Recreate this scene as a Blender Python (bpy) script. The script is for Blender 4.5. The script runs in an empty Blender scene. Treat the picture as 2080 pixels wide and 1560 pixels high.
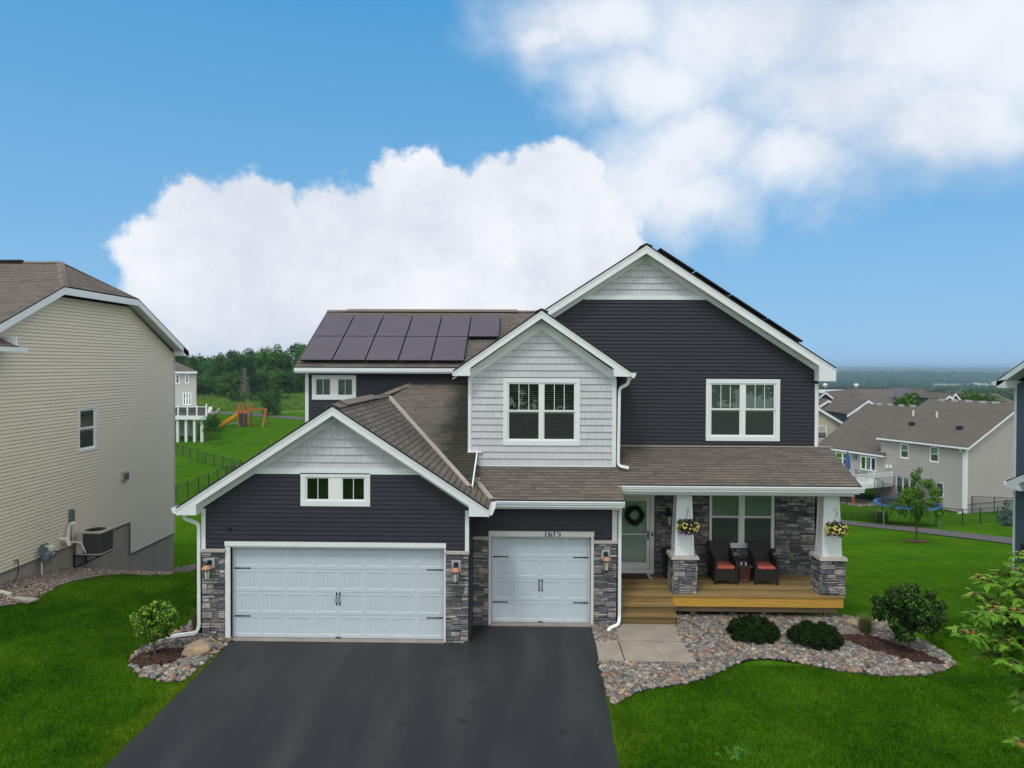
import bpy, math, random
import numpy as np
from mathutils import Vector, Matrix
random.seed(7); RS = np.random.RandomState(11)
S = bpy.context.scene; COL = S.collection
# ---------------------------------------------------------------- camera
F = 1440.0; CX, CY = 1040.0, 759.6; H = 6.28
YAW = math.atan(27/1440.0); PIT = math.radians(0.72); ROLL = 0.004
fwd = Vector((-math.sin(YAW)*math.cos(PIT), math.cos(YAW)*math.cos(PIT), -math.sin(PIT)))
_r = Vector((math.cos(YAW), math.sin(YAW), 0)); _u = _r.cross(fwd)
rgt = _r*math.cos(ROLL)+_u*math.sin(ROLL); upv = -_r*math.sin(ROLL)+_u*math.cos(ROLL)
cam = bpy.data.objects.new('camera', bpy.data.cameras.new('camera')); COL.objects.link(cam); S.camera = cam
cam.data.sensor_width = 36; cam.data.lens = F/2080*36; cam.data.shift_y = -20.4/2080
cam.data.clip_start = 0.1; cam.data.clip_end = 30000
cam.matrix_world = Matrix(((rgt.x, upv.x, -fwd.x, 0), (rgt.y, upv.y, -fwd.y, 0), (rgt.z, upv.z, -fwd.z, H), (0, 0, 0, 1)))
def at(px, py, Y):          # a pixel of the photograph at a known distance -> real position
    d = fwd+rgt*((px-CX)/F)+upv*((CY-py)/F); t = Y/d.y
    return Vector((d.x*t, Y, H+d.z*t))
def gr(px, py, z=0.0):      # a pixel of the photograph on a level plane -> real position
    d = fwd+rgt*((px-CX)/F)+upv*((CY-py)/F); t = (z-H)/d.z
    return Vector((d.x*t, d.y*t, z))
# ---------------------------------------------------------------- light
S.view_settings.view_transform = 'Standard'; S.view_settings.look = 'None'
S.view_settings.exposure = 0.10; S.view_settings.gamma = 1.0
SUN_EL, SUN_AZ = math.radians(58), math.radians(205)
sun = bpy.data.objects.new('sun', bpy.data.lights.new('sun', 'SUN')); COL.objects.link(sun)
sun.data.energy = 1.4; sun.data.angle = math.radians(12); sun.data.color = (1, .96, .9)
sd = Vector((math.sin(SUN_AZ)*math.cos(SUN_EL), math.cos(SUN_AZ)*math.cos(SUN_EL), math.sin(SUN_EL)))
sun.rotation_euler = sd.to_track_quat('Z', 'Y').to_euler()
W = bpy.data.worlds.new('World'); S.world = W; W.use_nodes = True
nt = W.node_tree; nt.nodes.clear(); N = nt.nodes; LK = nt.links
def nd(t, **k):
    n = N.new(t)
    for a, b in k.items(): setattr(n, a, b)
    return n
def ma(op, a, b=None, c=None, clamp=False):
    n = N.new('ShaderNodeMath'); n.operation = op; n.use_clamp = clamp
    for i, v in enumerate((a, b, c)):
        if v is None: continue
        if isinstance(v, (int, float)): n.inputs[i].default_value = v
        else: LK.new(v, n.inputs[i])
    return n.outputs[0]
out = nd('ShaderNodeOutputWorld'); bg = nd('ShaderNodeBackground'); LK.new(bg.outputs[0], out.inputs[0])
sky = nd('ShaderNodeTexSky', sky_type='NISHITA', sun_disc=False)
sky.sun_elevation = SUN_EL; sky.sun_rotation = SUN_AZ; sky.altitude = 300; sky.air_density = 1.0; sky.dust_density = 0.6; sky.ozone_density = 1.6
tc = nd('ShaderNodeTexCoord'); sp = nd('ShaderNodeSeparateXYZ'); LK.new(tc.outputs['Generated'], sp.inputs[0])
dx, dy, dz = sp.outputs
ysafe = ma('MAXIMUM', dy, 0.12)
def noise(scale, detail, rough, vec=None, off=0.0, dist=0.0):
    n = nd('ShaderNodeTexNoise'); n.inputs['Scale'].default_value = scale; n.inputs['Detail'].default_value = detail
    n.inputs['Roughness'].default_value = rough; n.inputs['Distortion'].default_value = dist
    src = vec or tc.outputs['Generated']
    if off:
        a = nd('ShaderNodeVectorMath', operation='ADD'); a.inputs[1].default_value = (off, off*1.7, off*.6); LK.new(src, a.inputs[0]); src = a.outputs[0]
    LK.new(src, n.inputs['Vector']); return n.outputs['Fac']
n1 = noise(9, 9, .58, off=3.1); n2 = noise(9, 9, .58, off=8.7)
U = ma('ADD', ma('DIVIDE', dx, ysafe), ma('MULTIPLY', ma('SUBTRACT', n1, .5), .12))
V = ma('ADD', ma('DIVIDE', dz, ysafe), ma('MULTIPLY', ma('SUBTRACT', n2, .5), .12))
def field(ells):
    acc = None
    for (px, py, rx, ry) in ells:
        cu, cv, ru, rv = (px-1067)/F, (742-py)/F, rx/F, ry/F
        a = ma('POWER', ma('ABSOLUTE', ma('DIVIDE', ma('SUBTRACT', U, cu), ru)), 2.0)
        b = ma('POWER', ma('ABSOLUTE', ma('DIVIDE', ma('SUBTRACT', V, cv), rv)), 2.0)
        d = ma('SUBTRACT', 1.0, ma('SQRT', ma('ADD', a, b)))
        acc = d if acc is None else ma('SMOOTH_MAX', acc, d, 0.12)
    return acc
def ramp(v, a, b):
    n = nd('ShaderNodeMapRange', interpolation_type='SMOOTHSTEP'); n.inputs['From Min'].default_value = a; n.inputs['From Max'].default_value = b
    LK.new(v, n.inputs['Value']); return n.outputs[0]
nd1 = noise(15, 12, .64, off=1.3); ndw = noise(3.6, 9, .62, off=5.2, dist=.4)
cum = field([(330, 520, 130, 95), (400, 450, 110, 95), (520, 440, 130, 90), (650, 520, 330, 130), (590, 620, 400, 130), (850, 370, 130, 75), (780, 470, 260, 130),
             (1090, 360, 160, 90), (1000, 480, 330, 170), (900, 620, 420, 160), (1190, 420, 110, 90), (1120, 560, 170, 150), (640, 720, 460, 90), (1210, 520, 130, 150)])
cumd = ma('ADD', cum, ma('MULTIPLY', ma('SUBTRACT', nd1, .5), .95))
m1 = ramp(cumd, -0.05, 0.26)
wsp = field([(1480, 60, 360, 190), (1330, 170, 200, 110), (1820, 90, 420, 200), (2050, 60, 300, 260), (1420, 290, 190, 110), (1600, 330, 180, 100), (1410, 400, 130, 110), (1290, 380, 150, 100), (1370, 330, 160, 110), (1200, 50, 210, 120), (1100, 70, 90, 60), (1700, 200, 330, 160), (1900, 260, 240, 90)])
wspd = ma('ADD', wsp, ma('MULTIPLY', ma('SUBTRACT', ndw, .5), 1.5))
m2 = ma('MULTIPLY', ramp(wspd, -0.36, 0.85), .93)
mf = ma('MAXIMUM', m1, m2)
front = ramp(dy, 0.30, 0.42)
nb = noise(2.4, 8, .6, off=12.0)
mb = ramp(nb, .36, .5)
nfar = noise(2.0, 8, .6, off=20.0)
mixm = nd('ShaderNodeMix', data_type='FLOAT'); LK.new(front, mixm.inputs[0]); LK.new(mb, mixm.inputs[2]); LK.new(mf, mixm.inputs[3])
shade = ramp(noise(5, 8, .62, off=4.0), .30, .66)
cc = nd('ShaderNodeMix', data_type='RGBA'); LK.new(shade, cc.inputs[0])
CL = 10.0
cc.inputs[6].default_value = (.66*CL, .71*CL, .80*CL, 1); cc.inputs[7].default_value = (.88*CL, .90*CL, .94*CL, 1)
tint = nd('ShaderNodeMix', data_type='RGBA'); tint.inputs[0].default_value = .85
cr = nd('ShaderNodeValToRGB'); cr.color_ramp.elements[0].position = 0; cr.color_ramp.elements[0].color = (.25, .50, .80, 1)
cr.color_ramp.elements[1].position = 1; cr.color_ramp.elements[1].color = (.05, .22, .60, 1)
for p_, c_ in ((.12, (.205, .47, .78, 1)), (.45, (.072, .345, .68, 1))):
    e_ = cr.color_ramp.elements.new(p_); e_.color = c_
LK.new(dz, cr.inputs[0])
skyc = nd('ShaderNodeVectorMath', operation='SCALE'); skyc.inputs['Scale'].default_value = CL; LK.new(cr.outputs[0], skyc.inputs[0])
LK.new(sky.outputs[0], tint.inputs[6]); LK.new(skyc.outputs[0], tint.inputs[7])
fin = nd('ShaderNodeMix', data_type='RGBA'); LK.new(mixm.outputs[0], fin.inputs[0]); LK.new(tint.outputs[2], fin.inputs[6]); LK.new(cc.outputs[2], fin.inputs[7])
# unseen sky behind the viewer is brightened and warmed to add light on surfaces
gain = ma('ADD', 1.0, ma('MULTIPLY', ma('SUBTRACT', 1.0, front), .65)); gv = nd('ShaderNodeVectorMath', operation='SCALE'); LK.new(fin.outputs[2], gv.inputs[0]); LK.new(gain, gv.inputs['Scale'])
gt = nd('ShaderNodeMix', data_type='RGBA', blend_type='MULTIPLY'); LK.new(ma('SUBTRACT', 1.0, front), gt.inputs[0]); LK.new(gv.outputs[0], gt.inputs[6]); gt.inputs[7].default_value = (1.04, .97, .86, 1)
LK.new(gt.outputs[2], bg.inputs[0]); bg.inputs[1].default_value = 0.1
SKYTINT = tint
# ---------------------------------------------------------------- materials
def newmat(name):
    m = bpy.data.materials.new(name); m.use_nodes = True; t = m.node_tree
    return m, t, t.nodes['Principled BSDF']
def mat(name, col, rough=.6, var=.12, vs=6., bump=.15, bs=60., attr=False, spec=.4, metal=0., stretch=None, col2=None, bdist=.01, trans=0):
    m, t, b = newmat(name); n = t.nodes; l = t.links
    tcn = n.new('ShaderNodeTexCoord'); mp = n.new('ShaderNodeMapping'); l.new(tcn.outputs['Object'], mp.inputs[0])
    if stretch: mp.inputs['Scale'].default_value = stretch
    no = n.new('ShaderNodeTexNoise'); no.inputs['Scale'].default_value = vs; no.inputs['Detail'].default_value = 6; no.inputs['Roughness'].default_value = .65
    l.new(mp.outputs[0], no.inputs[0])
    r = n.new('ShaderNodeMapRange'); r.inputs['From Min'].default_value = .3; r.inputs['From Max'].default_value = .7
    l.new(no.outputs[0], r.inputs[0])
    mx = n.new('ShaderNodeMix'); mx.data_type = 'RGBA'; l.new(r.outputs[0], mx.inputs[0])
    c2 = col2 or tuple(min(1, c*(1+var)) for c in col); c1 = tuple(c*(1-var) for c in col) if not col2 else col
    mx.inputs[6].default_value = (*c1, 1); mx.inputs[7].default_value = (*c2, 1)
    o = mx.outputs[2]
    if attr:
        a = n.new('ShaderNodeAttribute'); a.attribute_name = 'Col'
        mm = n.new('ShaderNodeMix'); mm.data_type = 'RGBA'; mm.blend_type = 'MULTIPLY'; mm.inputs[0].default_value = 1
        l.new(o, mm.inputs[6]); l.new(a.outputs['Color'], mm.inputs[7]); o = mm.outputs[2]
    l.new(o, b.inputs['Base Color'])
    b.inputs['Roughness'].default_value = rough; b.inputs['Metallic'].default_value = metal; b.inputs['Specular IOR Level'].default_value = spec
    if bump:
        nb_ = n.new('ShaderNodeTexNoise'); nb_.inputs['Scale'].default_value = bs; nb_.inputs['Detail'].default_value = 5; l.new(mp.outputs[0], nb_.inputs[0])
        bp = n.new('ShaderNodeBump'); bp.inputs['Strength'].default_value = bump; bp.inputs['Distance'].default_value = bdist
        l.new(nb_.outputs[0], bp.inputs['Height']); l.new(bp.outputs[0], b.inputs['Normal'])
    if trans:
        b.inputs['Subsurface Weight'].default_value = 0
        tr = n.new('ShaderNodeBsdfTranslucent'); l.new(o, tr.inputs[0]); ms = n.new('ShaderNodeMixShader'); ms.inputs[0].default_value = trans
        l.new(b.outputs[0], ms.inputs[1]); l.new(tr.outputs[0], ms.inputs[2]); l.new(ms.outputs[0], n['Material Output'].inputs[0])
    return m
def shingle(name, ca, cb, w=.33, h=.142, stain=None, fine=1.0):
    m, t, b = newmat(name); n = t.nodes; l = t.links
    def m_(op, a, c=None, cl=False):
        q = n.new('ShaderNodeMath'); q.operation = op; q.use_clamp = cl
        for i, v in enumerate((a, c)):
            if v is None: continue
            if isinstance(v, (int, float)): q.inputs[i].default_value = v
            else: l.new(v, q.inputs[i])
        return q.outputs[0]
    uv = n.new('ShaderNodeUVMap'); s = n.new('ShaderNodeSeparateXYZ'); l.new(uv.outputs[0], s.inputs[0])
    vrow = m_('DIVIDE', s.outputs[1], h); row = m_('FLOOR', vrow); vf = m_('FRACT', vrow)
    wn0 = n.new('ShaderNodeTexWhiteNoise'); wn0.noise_dimensions = '1D'; l.new(row, wn0.inputs['W'])
    def tabs(width, k):
        uu = m_('ADD', m_('DIVIDE', s.outputs[0], width), m_('MULTIPLY', wn0.outputs[0], k)); cu = m_('FLOOR', uu); fu = m_('FRACT', uu)
        cmb = n.new('ShaderNodeCombineXYZ'); l.new(cu, cmb.inputs[0]); l.new(row, cmb.inputs[1]); cmb.inputs[2].default_value = k
        wn = n.new('ShaderNodeTexWhiteNoise'); wn.noise_dimensions = '3D'; l.new(cmb.outputs[0], wn.inputs['Vector'])
        return wn.outputs[0], fu
    ra, fa = tabs(w, 7.3); rb, fb = tabs(w*.41, 3.7)
    tco = n.new('ShaderNodeTexCoord'); no = n.new('ShaderNodeTexNoise'); no.inputs['Scale'].default_value = .8; no.inputs['Detail'].default_value = 5; l.new(tco.outputs['Object'], no.inputs[0])
    nf = n.new('ShaderNodeTexNoise'); nf.inputs['Scale'].default_value = 90; nf.inputs['Detail'].default_value = 3; l.new(tco.outputs['Object'], nf.inputs[0])
    k = m_('ADD', m_('MULTIPLY', ra, .30*fine), m_('MULTIPLY', rb, .28*fine)); k = m_('ADD', k, m_('MULTIPLY', no.outputs[0], .35)); k = m_('ADD', k, m_('MULTIPLY', m_('SUBTRACT', nf.outputs[0], .5), .5))
    mx = n.new('ShaderNodeMix'); mx.data_type = 'RGBA'; l.new(m_('MULTIPLY', k, 1.0, True), mx.inputs[0])
    mx.inputs[6].default_value = (*ca, 1); mx.inputs[7].default_value = (*cb, 1)
    # shade under the butt of each course, painted into the colour, broken per tab
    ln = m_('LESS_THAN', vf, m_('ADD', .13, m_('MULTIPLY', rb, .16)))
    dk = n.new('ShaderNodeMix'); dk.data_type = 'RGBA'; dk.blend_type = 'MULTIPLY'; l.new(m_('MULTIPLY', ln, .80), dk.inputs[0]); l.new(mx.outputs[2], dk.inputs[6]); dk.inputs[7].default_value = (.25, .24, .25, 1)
    o = dk.outputs[2]
    if stain:
        sx = n.new('ShaderNodeSeparateXYZ'); l.new(tco.outputs['Object'], sx.inputs[0])
        ns = n.new('ShaderNodeTexNoise'); ns.inputs['Scale'].default_value = 1.1; ns.inputs['Detail'].default_value = 7; ns.inputs['Roughness'].default_value = .7; l.new(tco.outputs['Object'], ns.inputs[0])
        q = m_('ADD', m_('MULTIPLY', m_('SUBTRACT', sx.outputs[0], stain), 2.0), m_('MULTIPLY', m_('SUBTRACT', ns.outputs[0], .5), 2.6))
        q = m_('MULTIPLY', q, 1.0, True)
        st = n.new('ShaderNodeMix'); st.data_type = 'RGBA'; st.blend_type = 'MULTIPLY'; l.new(m_('MULTIPLY', q, .95), st.inputs[0]); l.new(o, st.inputs[6]); st.inputs[7].default_value = (.30, .34, .29, 1); o = st.outputs[2]
    l.new(o, b.inputs['Base Color']); b.inputs['Roughness'].default_value = .92; b.inputs['Specular IOR Level'].default_value = .15
    hh = m_('ADD', m_('MULTIPLY', m_('SUBTRACT', 1.0, vf), .7), m_('MULTIPLY', rb, .35)); hh = m_('ADD', hh, m_('MULTIPLY', nf.outputs[0], .15))
    bp = n.new('ShaderNodeBump'); bp.inputs['Strength'].default_value = .8; bp.inputs['Distance'].default_value = .012; l.new(hh, bp.inputs['Height']); l.new(bp.outputs[0], b.inputs['Normal'])
    return m
def glassmat(name, tintc=(.93, 1, .96), refl=1.0):
    m, t, b = newmat(name); n = t.nodes; l = t.links; n.remove(b)
    tr = n.new('ShaderNodeBsdfTransparent'); tr.inputs[0].default_value = (*tintc, 1)
    g = n.new('ShaderNodeBsdfGlossy'); g.inputs['Roughness'].default_value = .02; g.inputs[0].default_value = (.85, .95, .9, 1)
    fr = n.new('ShaderNodeFresnel'); fr.inputs[0].default_value = 1.45
    mu = n.new('ShaderNodeMath'); mu.operation = 'MULTIPLY_ADD'; mu.inputs[1].default_value = 1.6*refl; mu.inputs[2].default_value = .03*refl; mu.use_clamp = True; l.new(fr.outputs[0], mu.inputs[0])
    ms = n.new('ShaderNodeMixShader'); l.new(mu.outputs[0], ms.inputs[0]); l.new(tr.outputs[0], ms.inputs[1]); l.new(g.outputs[0], ms.inputs[2])
    l.new(ms.outputs[0], n['Material Output'].inputs[0]); return m
MT = {}
MT['dark'] = mat('charcoal_siding', (.0175, .0205, .0305), .5, .10, 3, 0, 30, spec=.3, stretch=(.4, 1, 6))
MT['white'] = mat('white_trim', (.70, .74, .76), .45, .04, 2, .03, 40)
MT['whitegut'] = mat('white_gutter', (.72, .76, .78), .35, .04, 2, .0, 40)
MT['soffit'] = mat('white_soffit', (.62, .64, .62), .6, .06, 3, .05, 40)
MT['shake'] = mat('grey_shake', (.50, .515, .55), .7, .06, 9, .2, 50, attr=True, stretch=(5, 1, .6))
MT['stone'] = mat('ledge_stone', (.205, .202, .200), .9, .42, 9, .9, 40, attr=True, bdist=.012)
MT['capstone'] = mat('cast_stone_cap', (.40, .37, .34), .85, .12, 8, .4, 60)
MT['mortar'] = mat('dark_mortar', (.03, .03, .034), .95, .2, 9, .3, 60)
MT['door'] = mat('garage_door_white', (.50, .58, .63), .5, .03, 1.5, .12, 55, stretch=(1, 1, 8))
MT['doortrim'] = mat('off_white_frame', (.60, .60, .58), .5, .06, 4, .05, 40)
MT['black'] = mat('black_iron', (.010, .011, .018), .45, .15, 20, .1, 80)
MT['glass'] = glassmat('window_glass')
MT['vinyl'] = mat('white_vinyl', (.74, .77, .76), .4, .03, 2, 0)
MT['room'] = mat('dark_room', (.020, .028, .026), .9, .3, 1.5, 0)
MT['blind'] = mat('blind_slats', (.24, .33, .26), .6, .08, 3, 0)
MT['blindl'] = mat('closed_blind', (.30, .37, .33), .6, .10, 2, 0)
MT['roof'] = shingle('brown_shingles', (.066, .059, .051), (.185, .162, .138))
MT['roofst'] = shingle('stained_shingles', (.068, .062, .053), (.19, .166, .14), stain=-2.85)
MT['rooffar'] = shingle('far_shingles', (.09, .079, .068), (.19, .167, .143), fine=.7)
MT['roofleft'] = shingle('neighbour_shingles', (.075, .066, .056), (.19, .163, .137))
MT['ridge'] = mat('ridge_cap_shingles', (.19, .165, .145), .92, .25, 12, .4, 60)
MT['edge'] = mat('dark_roof_edge', (.022, .022, .026), .9, .2, 10, 0)
MT['valley'] = mat('valley_metal', (.33, .30, .27), .6, .15, 6, .1, 30)
MT['panel'] = mat('solar_glass', (.085, .062, .060), .38, .12, 1.2, 0, spec=.8)
MT['panelf'] = mat('black_aluminium', (.008, .008, .012), .5, .1, 9, 0)
MT['tan'] = mat('tan_siding', (.65, .59, .47), .6, .05, 1.6, 0, 30, stretch=(1, .5, 6))
MT['tantrim'] = mat('tan_trim', (.50, .50, .44), .5, .05, 3, 0)
MT['conc'] = mat('foundation_concrete', (.30, .272, .235), .9, .14, 1.4, .3, 30, stretch=(1, 1, .5))
MT['walk'] = mat('walkway_concrete', (.215, .19, .16), .92, .16, 1.7, .3, 70, col2=(.31, .275, .235))
MT['greys'] = mat('pale_grey_siding', (.40, .395, .38), .6, .05, .6, 0, 10)
MT['blue'] = mat('slate_blue_siding', (.055, .085, .112), .55, .08, 3, 0, 30)
MT['taupe'] = mat('taupe_siding', (.36, .342, .33), .6, .05, .6, 0, 10)
MT['stairwood'] = mat('deck_lumber', (.30, .185, .055), .75, .35, 3.5, .4, 60, stretch=(.35, 9, 9), col2=(.46, .33, .16))
MT['fasciawood'] = mat('amber_lumber', (.42, .21, .022), .7, .3, 3, .3, 60, stretch=(.5, 4, 8), col2=(.52, .33, .06))
MT['greywood'] = mat('weathered_lumber', (.14, .105, .055), .8, .3, 4, .3, 60, stretch=(.5, 4, 8), col2=(.24, .18, .10))
MT['copper'] = mat('copper_shade', (.40, .20, .13), .5, .2, 20, 0, metal=.3)
MT['lamp'] = mat('seeded_glass', (.55, .56, .48), .2, .1, 20, .1, 40)
MT['block'] = mat('light_mounting_block', (.34, .36, .38), .7, .08, 9, .1, 40)
MT['wicker'] = mat('black_brown_wicker', (.017, .013, .013), .5, .5, 70, .8, 140, stretch=(1, 1, 1))
MT['coral'] = mat('coral_cushion', (.50, .115, .08), .85, .12, 9, .3, 120)
MT['brown'] = mat('brown_mat', (.075, .032, .02), .95, .5, 30, .5, 90)
MT['pebble'] = mat('river_rock', (.66, .67, .67), .8, .25, 16, .2, 50, attr=True)
MT['gravel'] = mat('pea_gravel', (.8, .8, .8), .85, .15, 20, .0, 50, attr=True)
MT['bedsoil'] = mat('bed_soil', (.05, .045, .04), .95, .4, 14, .6, 50)
MT['mulch'] = mat('wood_mulch', (.9, .9, .9), .95, .3, 30, .2, 60, attr=True)
MT['boulder'] = mat('boulder', (.17, .145, .125), .9, .3, 3.5, 1, 9, col2=(.42, .30, .17), bdist=.06)
MT['boulderg'] = mat('grey_boulder', (.30, .28, .25), .85, .3, 5, .6, 14, col2=(.40, .35, .28), bdist=.03)
MT['edging'] = mat('black_edging', (.012, .013, .013), .7, .2, 9, 0)
MT['bark'] = mat('bark', (.085, .065, .05), .95, .35, 20, .6, 60)
MT['leaf'] = mat('leaf_green', (1, 1, 1), .6, .12, 30, 0, attr=True, spec=.12, trans=.3)
MT['grassb'] = mat('grass_blades', (1, 1, 1), .9, .10, 3, 0, attr=True, spec=.0, trans=.25)
MT['orange'] = mat('cedar_playset', (.42, .12, .03), .6, .2, 6, 0)
MT['yslide'] = mat('yellow_slide', (.80, .33, .02), .4, .05, 4, 0)
MT['blueu'] = mat('blue_canvas', (.035, .08, .22), .8, .1, 5, 0)
MT['bluepad'] = mat('blue_pad', (.02, .12, .30), .5, .06, 5, 0)
MT['net'] = mat('black_mesh', (.012, .014, .018), .8, .1, 5, 0)
MT['steel'] = mat('galvanised_steel', (.28, .30, .32), .45, .1, 5, 0, metal=.5)
MT['acgrill'] = mat('condenser_louvre', (.085, .078, .075), .5, .1, 5, .0)
MT['acbody'] = mat('beige_metal', (.42, .40, .33), .5, .08, 5, 0)
MT['meter'] = mat('grey_green_meter', (.10, .15, .15), .5, .15, 9, 0)
MT['pvc'] = mat('white_pvc', (.66, .66, .62), .4, .05, 5, 0)
MT['brownsid'] = mat('dark_brown_siding', (.055, .042, .04), .7, .1, 1, 0)
MT['navy'] = mat('navy_siding', (.035, .055, .085), .7, .1, 1, 0)
MT['cream'] = mat('cream_siding', (.46, .42, .33), .7, .05, 1, 0)
MT['pot'] = mat('dark_planter', (.012, .012, .013), .5, .2, 9, 0)
def meshmat(name, k, col=(.012, .014, .016)):
    m_, t_, b_ = newmat(name); b_.inputs['Base Color'].default_value = (*col, 1); b_.inputs['Roughness'].default_value = .7
    tr_ = t_.nodes.new('ShaderNodeBsdfTransparent'); ms = t_.nodes.new('ShaderNodeMixShader'); ms.inputs[0].default_value = k; t_.links.new(tr_.outputs[0], ms.inputs[1]); t_.links.new(b_.outputs[0], ms.inputs[2]); t_.links.new(ms.outputs[0], t_.nodes['Material Output'].inputs[0]); return m_
MT['screen'] = meshmat('insect_screen_mesh', .5, (.03, .033, .035))
# ---------------------------------------------------------------- object helpers
def tag(o, label=None, cat=None, group=None, kind=None):
    if label: o['label'] = label
    if cat: o['category'] = cat
    if group: o['group'] = group
    if kind: o['kind'] = kind
    return o
def empty(name, loc=(0, 0, 0), rz=0.0, label=None, cat=None, group=None):
    o = bpy.data.objects.new(name, None); COL.objects.link(o); o.location = loc; o.rotation_euler = (0, 0, rz); o.empty_display_size = .2
    return tag(o, label, cat, group)
def link(name, me, parent=None, label=None):
    o = bpy.data.objects.new(name, me); COL.objects.link(o)
    if parent: o.parent = parent
    if label: o['label'] = label
    return o
def copy_tree(o, parent=None):
    c = o.copy(); COL.objects.link(c); c.parent = parent
    for ch in list(o.children): copy_tree(ch, c)
    return c
def arr_mesh(name, V_, F_, m, cols=None, smooth=False):
    me = bpy.data.meshes.new(name); V_ = np.asarray(V_, dtype=np.float32); F_ = np.asarray(F_, dtype=np.int32); k = F_.shape[1]; nf = len(F_)
    me.vertices.add(len(V_)); me.vertices.foreach_set('co', V_.ravel()); me.loops.add(nf*k); me.loops.foreach_set('vertex_index', F_.ravel())
    me.polygons.add(nf); me.polygons.foreach_set('loop_start', np.arange(0, nf*k, k, dtype=np.int32)); me.polygons.foreach_set('loop_total', np.full(nf, k, dtype=np.int32))
    if smooth: me.polygons.foreach_set('use_smooth', np.ones(nf, dtype=bool))
    if cols is not None:
        a = me.attributes.new('Col', 'FLOAT_COLOR', 'FACE'); c = np.ones((nf, 4), dtype=np.float32); c[:, :3] = cols; a.data.foreach_set('color', c.ravel())
    me.materials.append(m); me.update(calc_edges=True); return me
class MB:
    def __init__(s, off=(0, 0, 0)):
        s.v = []; s.f = []; s.m = []; s.c = []; s.uv = []; s.off = Vector(off); s.cm = 0; s.cc = (1, 1, 1); s.sm = []
    def face(s, pts, uv=None, smooth=False):
        i = len(s.v); s.v += [Vector(p)-s.off for p in pts]; s.f.append(tuple(range(i, i+len(pts)))); s.m.append(s.cm); s.c.append(s.cc); s.uv.append(uv); s.sm.append(smooth)
    def box(s, x0, x1, y0, y1, z0, z1):
        p = [(x0, y0, z0), (x1, y0, z0), (x1, y1, z0), (x0, y1, z0), (x0, y0, z1), (x1, y0, z1), (x1, y1, z1), (x0, y1, z1)]
        s.hexa(p)
    def hexa(s, p):
        for q in ((3, 2, 1, 0), (4, 5, 6, 7), (0, 1, 5, 4), (1, 2, 6, 5), (2, 3, 7, 6), (3, 0, 4, 7)): s.face([p[i] for i in q])
    def prism(s, poly, d):
        d = Vector(d); a = [Vector(p) for p in poly]; b = [p+d for p in a]; n = len(a)
        s.face(a[::-1]); s.face(b)
        for i in range(n): s.face([a[i], a[(i+1) % n], b[(i+1) % n], b[i]])
    def bar(s, a, b, w, h, up=(0, 0, 1)):
        a = Vector(a); b = Vector(b); d = (b-a).normalized(); u = Vector(up); x = d.cross(u)
        if x.length < 1e-4: x = d.cross(Vector((0, 1, 0)))
        x.normalize(); u = x.cross(d).normalized(); x *= w/2; u *= h/2
        s.hexa([a-x-u, b-x-u, b+x-u, a+x-u, a-x+u, b-x+u, b+x+u, a+x+u])
    def tube(s, path, r, n=8, cap=True, sq=None):
        path = [Vector(p) for p in path]; rr = r if isinstance(r, (list, tuple)) else [r]*len(path); rings = []
        ref = None
        for i, p in enumerate(path):
            d = (path[min(i+1, len(path)-1)]-path[max(i-1, 0)]).normalized()
            if ref is None:
                ref = Vector((0, 0, 1)) if abs(d.z) < .9 else Vector((0, 1, 0))
            x = d.cross(ref).normalized(); y = x.cross(d).normalized(); ref = y
            ring = []
            for k in range(n):
                a = 2*math.pi*(k+(.5 if sq else 0))/n
                ca, sa = math.cos(a)*rr[i], math.sin(a)*rr[i]
                if sq: ca *= sq[0]; sa *= sq[1]
                ring.append(p+x*ca+y*sa)
            rings.append(ring)
        for i in range(len(rings)-1):
            for k in range(n): s.face([rings[i][k], rings[i][(k+1) % n], rings[i+1][(k+1) % n], rings[i+1][k]], smooth=(n > 5))
        if cap: s.face(rings[0][::-1]); s.face(rings[-1])
    def lathe(s, c, prof, n=20, smooth=True):
        c = Vector(c)
        for (r0, z0), (r1, z1) in zip(prof, prof[1:]):
            for k in range(n):
                a, b = 2*math.pi*k/n, 2*math.pi*(k+1)/n
                P = lambda r, z, t: c+Vector((r*math.cos(t), r*math.sin(t), z))
                s.face([P(r0, z0, a), P(r0, z0, b), P(r1, z1, b), P(r1, z1, a)], smooth=smooth)
    def mesh(s, name, mats):
        me = bpy.data.meshes.new(name); me.from_pydata([tuple(v) for v in s.v], [], s.f)
        for m in (mats if isinstance(mats, (list, tuple)) else [mats]): me.materials.append(m)
        me.polygons.foreach_set('material_index', s.m); me.polygons.foreach_set('use_smooth', s.sm)
        if any(c != (1, 1, 1) for c in s.c):
            a = me.attributes.new('Col', 'FLOAT_COLOR', 'FACE'); a.data.foreach_set('color', [x for c in s.c for x in (*c, 1)])
        else:
            a = me.attributes.new('Col', 'FLOAT_COLOR', 'FACE'); a.data.foreach_set('color', [1.0]*4*len(s.f))
        if any(u for u in s.uv):
            ul = me.uv_layers.new(name='UVMap'); i = 0
            for f, u in zip(s.f, s.uv):
                for k in range(len(f)):
                    ul.data[i].uv = u[k] if u else (0, 0); i += 1
        me.update(); return me
    def build(s, name, mats, parent=None, label=None, weld=False, bevel=0):
        me = s.mesh(name, mats); o = link(name, me, parent, label)
        if bevel or weld:
            import bmesh
            bm = bmesh.new(); bm.from_mesh(me); bmesh.ops.remove_doubles(bm, verts=bm.verts, dist=1e-5); bm.to_mesh(me); bm.free()
        if bevel:
            md = o.modifiers.new('bevel', 'BEVEL'); md.width = bevel; md.segments = 2; md.limit_method = 'ANGLE'
        return o
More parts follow.
